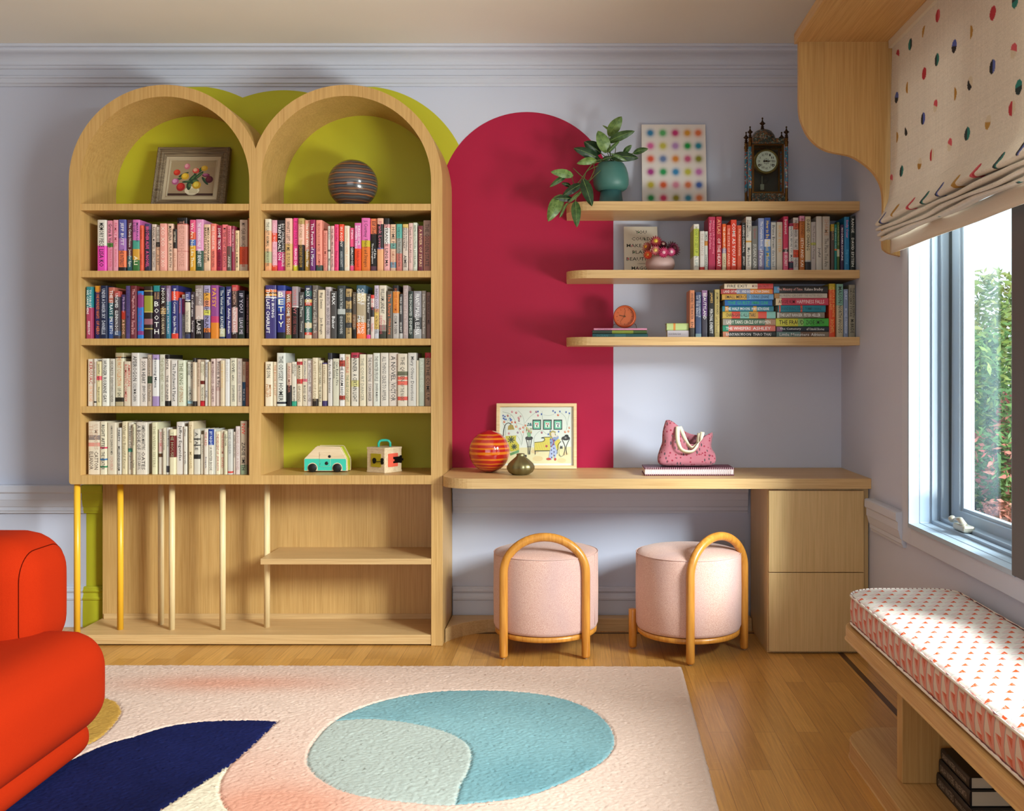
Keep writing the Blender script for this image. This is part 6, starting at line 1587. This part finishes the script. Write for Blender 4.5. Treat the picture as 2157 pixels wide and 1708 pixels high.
# ------------------------------------------------------------------ rug
RZ = .018
rcor = [(-2.6, -.668), (.428, -.693), (.385, -2.25), (-2.6, -2.2)]
nx, ny = 620, 330
uu = np.linspace(0, 1, nx + 1); vv_ = np.linspace(0, 1, ny + 1)
U, V = np.meshgrid(uu, vv_)
rc = np.array(rcor)
XYr = ((1 - U) * (1 - V))[..., None] * rc[0] + (U * (1 - V))[..., None] * rc[1] + (U * V)[..., None] * rc[2] + ((1 - U) * V)[..., None] * rc[3]
rng = np.random.default_rng(5)
# slightly uneven cut edges
edge = np.minimum.reduce([U * 3.0, (1 - U) * 3.0, V * 1.55, (1 - V) * 1.55])
hgt = RZ * np.clip(.35 + .65 * np.sqrt(np.clip(edge / .014, 0, 1)), 0, 1) + rng.normal(0, .0008, U.shape)
XYr[..., 0] += rng.normal(0, .0011, U.shape); XYr[..., 1] += rng.normal(0, .0011, U.shape)
pts = XYr.reshape(-1, 2)
def inpoly(p, poly):
    poly = np.array(poly); x, y = p[:, 0], p[:, 1]; ins = np.zeros(len(p), bool); n = len(poly); j = n - 1
    for i in range(n):
        xi, yi = poly[i]; xj, yj = poly[j]
        c_ = ((yi > y) != (yj > y)) & (x < (xj - xi) * (y - yi) / (yj - yi + 1e-12) + xi)
        ins ^= c_; j = i
    return ins
def edged(p, poly):
    poly = np.array(poly); d = np.full(len(p), 9.0)
    for a, e in zip(poly, np.roll(poly, -1, 0)):
        ab = e - a; t = np.clip(((p - a) @ ab) / (ab @ ab + 1e-12), 0, 1)
        d = np.minimum(d, np.linalg.norm(p - a - t[:, None] * ab, axis=1))
    return d
def fpoly(px, closed=True, sm=True):
    q_ = [FL(u, v, RZ) for u, v in px]
    return [(a.x, a.y) for a in spline([(x, y, 0) for x, y in q_], 5, closed)] if sm else q_
ell_ = fpoly([(646.7, 1593.6), (668, 1552), (706.8, 1515.7), (760, 1490), (822.5, 1471), (895, 1458), (969, 1453.4), (1089.5, 1455.6), (1187, 1471), (1258.6, 1502), (1293, 1547), (1283, 1589), (1223, 1629), (1111.8, 1673.7), (969, 1693), (911.5, 1693), (778, 1678), (706.8, 1658), (658, 1625)])
sub_ = fpoly([(690, 1519), (750, 1513.6), (800, 1513.5), (867, 1522), (934, 1538), (978, 1560), (992.5, 1584.7), (987, 1620), (969, 1656), (957, 1712)], False) + [FL(600, 1760, RZ), FL(560, 1560, RZ)]
leaf_ = fpoly([(586.5, 1517.6), (514.8, 1515.7), (423, 1519), (349, 1530), (286.8, 1549), (198.6, 1576), (60, 1650), (-60, 1760)], False) + fpoly([(150, 1830), (331, 1709), (423, 1650), (487, 1607.7), (526, 1574.6), (559, 1543), (586.5, 1517.6)], False)
cream_ = fpoly([(500, 1598), (487, 1607.7), (467, 1639), (462, 1664.6), (469, 1690), (485, 1708), (530, 1740)], False) + [FL(400, 1800, RZ), FL(150, 1830, RZ)]
gold_ = fpoly([(198, 1466), (224, 1470), (243, 1477), (255.5, 1495.5), (243, 1521), (198.6, 1560), (120, 1580), (60, 1540), (100, 1480)])
n = len(pts)
def lowf(s, seed):
    r = np.random.default_rng(seed); k = r.normal(0, 1, (9, 2)) * s; ph = r.uniform(0, 6.28, 9)
    return sum(np.sin(pts @ k[i] + ph[i]) for i in range(9)) / 9
L3 = lambda h: np.array(lin(h)[:3])
f1 = lowf(2.6, 1) + .5 * lowf(7, 2)
gx = np.clip((-.1 - pts[:, 0]) / 1.2, 0, 1); gy = np.clip((-.75 - pts[:, 1]) / .9, 0, 1)
w = np.clip(.25 + f1 * .9, 0, 1) * gx * (.35 + .65 * gy)
w2 = np.exp(-(((pts[:, 0] + 1.35) / .42) ** 2 + ((pts[:, 1] + .92) / .10) ** 2)) * .8
pc_ = FL(590, 1700, RZ); pk = .85 * np.exp(-((pts[:, 0] - pc_[0]) / .26) ** 2 - ((pts[:, 1] - pc_[1]) / .16) ** 2)
ww = np.clip(w + w2 + pk, 0, 1)[:, None]
cols = L3('e0c4b4') * (1 - ww) + L3('d69a82') * ww
def lay(poly, c0, c1, s, seed):
    global cols
    ins = inpoly(pts, poly); f = np.clip(.5 + .8 * lowf(s, seed) + .25 * lowf(s * 4, seed + 1), 0, 1)[:, None]
    cc = L3(c0) * (1 - f) + L3(c1) * f
    cols = np.where(ins[:, None], cc, cols)
    return ins
lay(cream_, 'dccfb4', 'e0d4bc', 3, 11)
lay(gold_, 'b88c40', 'c49a4c', 6, 13)
lay(ell_, '6a949c', '8aaeb2', 5, 15)
i1 = inpoly(pts, ell_) & inpoly(pts, sub_)
f = np.clip(.5 + .7 * lowf(5, 21), 0, 1)[:, None]
cols = np.where(i1[:, None], L3('a6aca4') * (1 - f) + L3('b6beb6') * f, cols)
lay(leaf_, '12163a', '1e2456', 5, 17)
# carved grooves round the shapes
gr = np.full(n, 9.0)
for po in (ell_, leaf_, gold_): gr = np.minimum(gr, edged(pts, po))
sb_line = np.array(sub_[:-2])
d = np.full(n, 9.0)
for a, e in zip(sb_line[:-1], sb_line[1:]):
    ab = e - a; t = np.clip(((pts - a) @ ab) / (ab @ ab + 1e-12), 0, 1); d = np.minimum(d, np.linalg.norm(pts - a - t[:, None] * ab, axis=1))
gr = np.where(inpoly(pts, ell_), np.minimum(gr, d), gr)
cl_ = np.array(cream_[:30]); d = np.full(n, 9.0)
for a, e in zip(cl_[:-1], cl_[1:]):
    ab = e - a; t = np.clip(((pts - a) @ ab) / (ab @ ab + 1e-12), 0, 1); d = np.minimum(d, np.linalg.norm(pts - a - t[:, None] * ab, axis=1))
gr = np.minimum(gr, d)
h2 = hgt.reshape(-1) - .005 * np.exp(-(gr / .0035) ** 2)
cols = cols * .87
co = np.column_stack([pts, h2]).astype(np.float32)
idx = np.arange((nx + 1) * (ny + 1)).reshape(ny + 1, nx + 1)
quads = np.stack([idx[:-1, :-1], idx[:-1, 1:], idx[1:, 1:], idx[1:, :-1]], -1).reshape(-1, 4)[:, ::-1]
def npmesh(name, co, quads, mat, loc):
    me = bpy.data.meshes.new(name)
    me.vertices.add(len(co)); me.vertices.foreach_set('co', (co - np.array(loc, dtype=np.float32)).ravel())
    me.loops.add(quads.size); me.loops.foreach_set('vertex_index', quads.ravel().astype(np.int32))
    me.polygons.add(len(quads)); me.polygons.foreach_set('loop_start', np.arange(0, quads.size, 4, dtype=np.int32)); me.polygons.foreach_set('loop_total', np.full(len(quads), 4, dtype=np.int32))
    me.polygons.foreach_set('use_smooth', np.ones(len(quads), bool))
    me.update(calc_edges=True); me.validate()
    me.materials.append(mat)
    o = bpy.data.objects.new(name, me); C.objects.link(o); o.location = loc; ORG[o.name] = tuple(loc)
    return o
bt = co.copy(); bt[:, 2] = .001
# skirt: pull the outermost ring down to the floor
ring = np.concatenate([idx[0], idx[-1], idx[:, 0], idx[:, -1]])
co[ring, 2] = .001
rg = npmesh('rug', co, quads, vcol('tufted_wool', .95, .2, 650., .05, .0, .35, .004), (-1.0, -1.4, 0))
setpattern(rg, cols)
tag(rg, 'tufted wool rug in blush with blue oval and navy leaf shapes', 'rug')
# ------------------------------------------------------------------ valance and roman blind over the windows
va = thing('window_valance', 'scroll-sided oak pelmet box over the window', 'pelmet', (1.05, -2.0, 2.47))
ySp = -.91
vp = [(1682.6, 88), (1682.6, 150), (1682.6, 215), (1684, 238), (1689, 258), (1702, 285), (1722, 306), (1745, 318), (1771, 323.5), (1794, 329), (1817, 342), (1837, 359), (1850, 377), (1858, 397), (1861, 426), (1860.5, 470), (1860, 518), (1866, 528), (1876, 534), (1892, 538), (1905, 540)]
pr = [(PX(u, ySp), PZ(v, ySp)) for u, v in vp]
sm_ = [(a.x, a.y) for a in spline([(a, b, 0) for a, b in pr[2:]], 4)]
pr = pr[:2] + sm_
pr = [(min(a, WX - .0166), b) for a, b in pr]
pr += [(WX - .0166, pr[-1][1]), (WX - .0166, pr[0][1])]
mb = MB(); mb.prism(pr, XZ, ySp, ySp + .024); mb.build('side_panel', M_OAKZ, va, bevel=.002)
zt_ = pr[0][1]
mb = MB(); mb.box((pr[0][0] - .012, -2.36, zt_), (WX - .0166, ySp + .03, zt_ + .04)); mb.build('top_panel', M_OAKY, va, bevel=.002)
# blind: linen with half-and-half dots
bl = thing('roman_blind', 'natural linen roman blind printed with two-tone dots, drawn half up', 'blind', (1.19, -1.6, 2.4))
prof = [(1.205, zt_ - .002), (1.203, 2.30), (1.200, 2.10), (1.196, 1.95), (1.190, 1.87), (1.176, 1.825), (1.158, 1.795), (1.142, 1.775), (1.140, 1.769), (1.150, 1.765), (1.168, 1.768), (1.176, 1.766),
        (1.166, 1.760), (1.146, 1.750), (1.1415, 1.744), (1.150, 1.741), (1.168, 1.746), (1.176, 1.744), (1.168, 1.739), (1.152, 1.731), (1.147, 1.726), (1.155, 1.723), (1.172, 1.729), (1.180, 1.727), (1.172, 1.722), (1.160, 1.716), (1.156, 1.711), (1.163, 1.708), (1.180, 1.712), (1.192, 1.710)]
pp_ = spline([(a, 0, b) for a, b in prof], 5)
ds = [0]
for a, e in zip(pp_[:-1], pp_[1:]): ds.append(ds[-1] + (e - a).length)
ss = np.concatenate([np.arange(0, .56, .0032), np.arange(.56, ds[-1], .0024)])
px = np.interp(ss, ds, [p.x for p in pp_]); pz = np.interp(ss, ds, [p.z for p in pp_])
ys = np.arange(-.93, -2.30, -.0036)
Yg, Sg = np.meshgrid(ys, ss); Xg = np.repeat(px[:, None], len(ys), 1); Zg = np.repeat(pz[:, None], len(ys), 1)
t_ = np.clip((Sg - .1) / .7, 0, 1)
Xg = Xg + .0035 * np.sin(Yg * 9 + Sg * 2) * t_ + .002 * np.sin(Yg * 23 + Zg * 9) * t_
Zg = Zg + .0030 * np.sin(Yg * 11 + Sg * 30) * (Sg > .62)
Yg = Yg + .006 * np.sin(Zg * 9) * np.exp((Yg + .93) * 12)
co = np.stack([Xg, Yg, Zg], -1).reshape(-1, 3).astype(np.float32)
w_ = len(ys); idx = np.arange(co.shape[0]).reshape(len(ss), w_)
quads = np.stack([idx[:-1, :-1], idx[:-1, 1:], idx[1:, 1:], idx[1:, :-1]], -1).reshape(-1, 4)
base_ = np.array(lin('ded6cc')[:3])
rngb = np.random.default_rng(2)
cols = np.tile(base_, (len(co), 1)) * (1 + rngb.normal(0, .035, (len(co), 1)))
slub = (rngb.normal(0, .018, (len(ss), 1)) + rngb.normal(0, .018, (1, w_))).reshape(-1, 1); cols *= 1 + slub
CD = {'R': 'b82c3c', 'r': 'd05866', 'B': '5464b0', 'K': '1a1a22', 'T': '1c7c76', 'D': '1c3034', 'M': 'b4883a', 'W': 'd6cab6', '-': None}
DOTS = [(762, 355, 'R', '-', -.5), (843, 285, 'T', 'D', 1.57), (932, 205, 'M', '-', 1.0), (1020, 100, 'R', 'r', 1.57), (1376, 85, 'R', 'R', 0), (1233, 210, 'M', '-', -1.57), (1130, 297, 'B', 'K', -.3), (1017, 385, 'T', 'D', -1.57), (935, 473, 'R', 'R', 0), (760, 627, 'B', 'K', -.3),
        (830, 560, 'M', '-', 1.57), (1515, 325, 'r', 'W', -.4), (1378, 430, 'B', 'K', -1.57), (1240, 535, 'W', 'K', -.8), (1135, 607, 'M', '-', -1.57), (1012, 680, 'r', 'W', -.4), (930, 763, 'B', 'K', -1.57), (828, 835, 'K', '-', 2.4), (763, 885, 'M', '-', -1.57), (1512, 695, 'R', 'W', 1.57),
        (1362, 785, 'W', 'M', -.2), (1233, 860, 'T', 'D', -1.57), (1113, 930, 'r', 'W', -.4), (997, 995, 'R', 'W', 1.57), (915, 1052, 'W', 'M', -.2), (806, 1100, 'T', 'D', -1.57), (737, 1155, 'r', 'W', -.3), (1550, 560, 'T', 'D', 0), (1520, 5, 'D', 'T', 0), (1120, -15, 'r', '-', 0), (1262, -60, 'B', 'K', 0)]
for x, y, a, b_, ang in DOTS:
    u, v = 1640 + x * .3278, y * .3278
    Yd, Zd = SX(u, v, 1.2005)
    dy, dz = -(co[:, 1] - Yd), co[:, 2] - Zd
    ins = (dy ** 2 + dz ** 2 < .0208 ** 2) & (co[:, 2] > 1.80)
    half = dy * -math.sin(ang) + dz * math.cos(ang) > 0
    for hsel, k in ((ins & half, a), (ins & ~half, b_)):
        if CD[k]: cols[hsel] = lin(CD[k])[:3]
for x, y, k, k2, X_ in ((1405, 1030, 'T', 'D', 1.150), (1275, 1100, 'R', 'r', 1.150), (1150, 1170, 'M', 'M', 1.150), (1045, 1215, 'B', 'K', 1.152), (935, 1270, 'T', 'D', 1.152), (850, 1310, 'R', 'r', 1.152), (752, 1350, 'M', 'M', 1.152), (677, 1400, 'B', 'K', 1.150), (1565, 945, 'B', 'K', 1.152),
                        (1555, 1185, 'T', 'D', 1.165), (1410, 1250, 'r', 'R', 1.165), (1155, 1357, 'B', 'B', 1.165), (1040, 1405, 'T', 'D', 1.165), (943, 1440, 'r', 'R', 1.165), (1265, 1315, 'M', 'M', 1.165)):
    u, v = 1640 + x * .3278, y * .3278
    Yd, Zd = SX(u, v, X_)
    rz_ = .022 if y < 1180 or x < 1100 and y < 1402 and X_ < 1.16 else .009
    ins = (((co[:, 1] - Yd) / .018) ** 2 + ((co[:, 2] - Zd) / rz_) ** 2 < 1) & (co[:, 2] < 1.84) & (co[:, 0] < 1.172)
    left_ = co[:, 1] > Yd
    cols[ins & left_] = lin(CD[k2])[:3]; cols[ins & ~left_] = lin(CD[k])[:3]
me_o = npmesh('shade', co, quads, vcol('printed_linen', .9, .10, 300., .15, .1, .35, .001, thin=.16), (1.19, -1.6, 2.4))
setpattern(me_o, cols)
me_o.parent = bl; me_o.location = (0, 0, 0)
so = me_o.modifiers.new('cloth', 'SOLIDIFY'); so.thickness = .002; so.offset = -1
M_LINER = fabric('linen_lining', 'd0c4b4', 'd8ccbc', 500.)
mb = MB()
mb.grid(lambda u, v: (1.2 + .003 * math.sin(u * 14) , -.925 - 1.37 * u, 1.715 - .058 * v), 60, 4)
hm = mb.build('hem', M_LINER, bl); q_ = hm.modifiers.new('cloth', 'SOLIDIFY'); q_.thickness = .003
mb = MB(); mb.box((1.19, -2.3, zt_ - .03), (1.215, -.925, zt_ - .0008)); mb.build('headrail', plain('d8d0c0', .6), bl)

# ------------------------------------------------------------------ window seat
ws = thing('bench', 'oak window bench with a rounded end along the window wall', 'bench', (1.05, -2.2, 0))
X0 = .853
def bplan(x0, yend, r, xw=WX - .0235, yn=-4.3): return [(xw, yn), (xw, yend)] + [(x0 + r + r * math.cos(math.radians(a)), yend - r + r * math.sin(math.radians(a))) for a in range(90, 181, 6)] + [(x0, yn)]
mb = MB(); mb.prism(bplan(X0, -1.455, .13, WX - .012), XY, .36, .40); mb.build('seat_board', M_OAKY, ws, bevel=.004)
mb = MB(); mb.prism(bplan(X0, -1.49, .14, WX - .012), XY, .001, .055); mb.build('base_platform', M_OAKY, ws, bevel=.004)
mb = MB(); mb.box((.911, -1.935, .055), (WX - .013, -1.89, .36)); mb.build('support_panel', M_OAKZ, ws, bevel=.003)
mb = MB(); mb.box((.911, -3.535, .055), (WX - .013, -3.49, .36)); mb.build('support_panel', M_OAKZ, ws, bevel=.003)
# cushion with a printed triangle pattern
m, nt, b = newmat('triangle_print')
tcn = nt.nodes.new('ShaderNodeNewGeometry'); sp = nt.nodes.new('ShaderNodeSeparateXYZ'); link(nt, tcn.outputs['Position'], sp.inputs[0])
sn = nt.nodes.new('ShaderNodeSeparateXYZ'); link(nt, tcn.outputs['Normal'], sn.inputs[0])
def math_(op, a, b_=None, c_=None):
    n = nt.nodes.new('ShaderNodeMath'); n.operation = op
    for i, v in enumerate((a, b_, c_)):
        if v is None: continue
        if hasattr(v, 'is_output'): link(nt, v, n.inputs[i])
        else: n.inputs[i].default_value = v
    return n.outputs[0]
top = math_('GREATER_THAN', sn.outputs[2], .55)
# across: x on the top, height on the sides; along: y
ac_ = nt.nodes.new('ShaderNodeMix'); ac_.data_type = 'FLOAT'
link(nt, top, ac_.inputs[0]); link(nt, sp.outputs[2], ac_.inputs[2]); link(nt, sp.outputs[0], ac_.inputs[3])
along = sp.outputs[1]
pa = math_('DIVIDE', ac_.outputs[0], .042); pb = math_('DIVIDE', along, .050)
row = math_('FLOOR', pb)
pa2 = math_('ADD', pa, math_('MULTIPLY', row, .37))
fa = math_('FRACT', pa2); fb = math_('FRACT', pb)
def band(x, lo, hi): return math_('MULTIPLY', math_('GREATER_THAN', x, lo), math_('LESS_THAN', x, hi))
# small right triangles, a soft pink echo beside each, a fine dark dash under it
tri = math_('MULTIPLY', math_('GREATER_THAN', fb, .25), math_('LESS_THAN', fb, math_('MULTIPLY_ADD', math_('SUBTRACT', fa, .52), .95, .25)))
n1 = noise(nt, coords(nt, (240, 40, 240)), 1.0, 2.0)
tr2 = math_('MULTIPLY', tri, ramp(nt, n1, [(.32, (.55,) * 3 + (1,)), (.5, (1, 1, 1, 1))]))
pinkw = math_('MULTIPLY', math_('MULTIPLY', math_('GREATER_THAN', fb, .25), math_('LESS_THAN', fb, math_('MULTIPLY_ADD', math_('SUBTRACT', fa, .05), .85, .25))), .35)
ln = math_('MULTIPLY', band(fb, .13, .18), band(fa, .1, .75))
c_ = mixc(nt, pinkw, lin('dad4cc'), lin('d4a2a6'))
c_ = mixc(nt, math_('MULTIPLY', ln, .6), c_, lin('5a5e68'))
c_ = mixc(nt, tr2, c_, lin('d2501c'))
sd_ = mixc(nt, math_('MULTIPLY', math_('LESS_THAN', fb, math_('ADD', .25, math_('MULTIPLY', fa, .6))), .75), lin('d8c4b8'), lin('d87c70'))
sd_ = mixc(nt, math_('MULTIPLY', tr2, .7), sd_, lin('c84c20')); sd_ = mixc(nt, math_('MULTIPLY', math_('GREATER_THAN', fb, .92), .5), sd_, lin('7a5a60'))
link(nt, mixc(nt, top, sd_, c_), b.inputs['Base Color'])
b.inputs['Roughness'].default_value = .85; b.inputs['Specular IOR Level'].default_value = .2
n3 = noise(nt, coords(nt, (700,) * 3), 1.0, 2.0); bump(nt, b, n3, .2, .001)
cu = thing('bench_cushion', 'white bench cushion printed with small orange triangles on the window seat', 'cushion', (1.05, -2.2, .4))
def rounded_plan(ins, yn=-4.25):
    x0 = .872 + ins; yend = -1.468 - ins; r = .115 - ins * .5; xw = WX - .026 - ins; r2 = .07
    pts = [(xw, yn), (xw, yend - r2)] + arc(xw - r2, yend - r2, r2, 0, 90, 6)[1:] + arc(x0 + r, yend - r, r, 90, 180, 14) + [(x0, yn)]
    out = []
    # refine the long sides so the slump shows
    for i, p in enumerate(pts):
        q_ = pts[(i + 1) % len(pts)]
        k = max(1, int(math.hypot(q_[0] - p[0], q_[1] - p[1]) / .05))
        out += [(p[0] + (q_[0] - p[0]) * j / k, p[1] + (q_[1] - p[1]) * j / k) for j in range(k)]
    return out
zc0, zc1 = .4006, .499
lay_ = [(.010, zc0), (.002, zc0 + .008), (-.003, zc0 + .022), (-.005, zc0 + .05), (-.003, zc1 - .02), (.000, zc1 - .006), (.006, zc1)]
base_pl = rounded_plan(0.0); ctr = Vector((1.05, -2.8))
N_ = len(base_pl); vs = []
nrm = []
for i in range(N_):
    a, e = Vector(base_pl[i - 1]), Vector(base_pl[(i + 1) % N_]); t = (e - a).normalized(); nrm.append(Vector((-t.y, t.x)))
for ins, z in lay_ + [(.02, zc1 + .003), (.045, zc1 + .005)]:
    for i, p in enumerate(base_pl):
        q_ = Vector(p) + nrm[i] * ins; vs.append((q_.x, q_.y, z + .0018 * math.sin(p[1] * 40) * (zc0 + .01 < z < zc1 - .01)))
fs = [(j * N_ + i, j * N_ + (i + 1) % N_, (j + 1) * N_ + (i + 1) % N_, (j + 1) * N_ + i) for j in range(len(lay_) + 1) for i in range(N_)]
fs += [tuple(reversed(range(N_))), tuple((len(lay_) + 1) * N_ + i for i in range(N_))]
mb = MB(); mb.add(vs, fs, 0, True); mb.build('cushion_body', m, cu)
for z in (zc0 + .010, zc1 - .003):
    mb = MB(); rp_ = [(Vector(p) + nrm[i] * (-.002)) for i, p in enumerate(base_pl)] ; mb.tube([(p.x, p.y, z) for p in rp_] + [(rp_[0].x, rp_[0].y, z)], .0042, 8, caps=False)
    mp_, nt2, b2_ = newmat('candy_striped_piping')
    gq = nt2.nodes.new('ShaderNodeNewGeometry'); wv = nt2.nodes.new('ShaderNodeTexWave'); wv.inputs['Scale'].default_value = 22.; wv.inputs['Distortion'].default_value = 3.; link(nt2, gq.outputs['Position'], wv.inputs['Vector'])
    link(nt2, ramp(nt2, wv.outputs['Fac'], [(.0, lin('3a3440')), (.12, lin('c87a6a')), (.25, lin('e4dcd4')), (1., lin('e8e0d8'))]), b2_.inputs['Base Color']); b2_.inputs['Roughness'].default_value = .8
    mb.build('piping', mp_, cu)
# dark novels lying on the lower shelf of the window seat
zcur = .0556
for ttl, T, x_, y_, L, lb in (('THE PAYING GUESTS', .040, 1.000, -1.955, .24, 'black novel lettered THE PAYING GUESTS, lowest of the pile under the window seat'), ('FINGERSMITH', .040, 1.004, -1.962, .215, 'black novel lettered FINGERSMITH, on the pile under the window seat'), ('THE LITTLE STRANGER', .030, 1.008, -1.965, .20, 'topmost dark novel of the pile under the window seat')):
    f = lambda l, t, d, x=x_, y=y_, z=zcur: (x + d, y - l, z + t)
    GL = 'SARAH WATERS~' + ttl
    make_book('book', f, L, T, .15, '1c1a1c', GL, 'a09488', '', lb, 'book', 'novels under the window seat', (x_ + .07, y_ - .1, zcur)); zcur += T + .0004
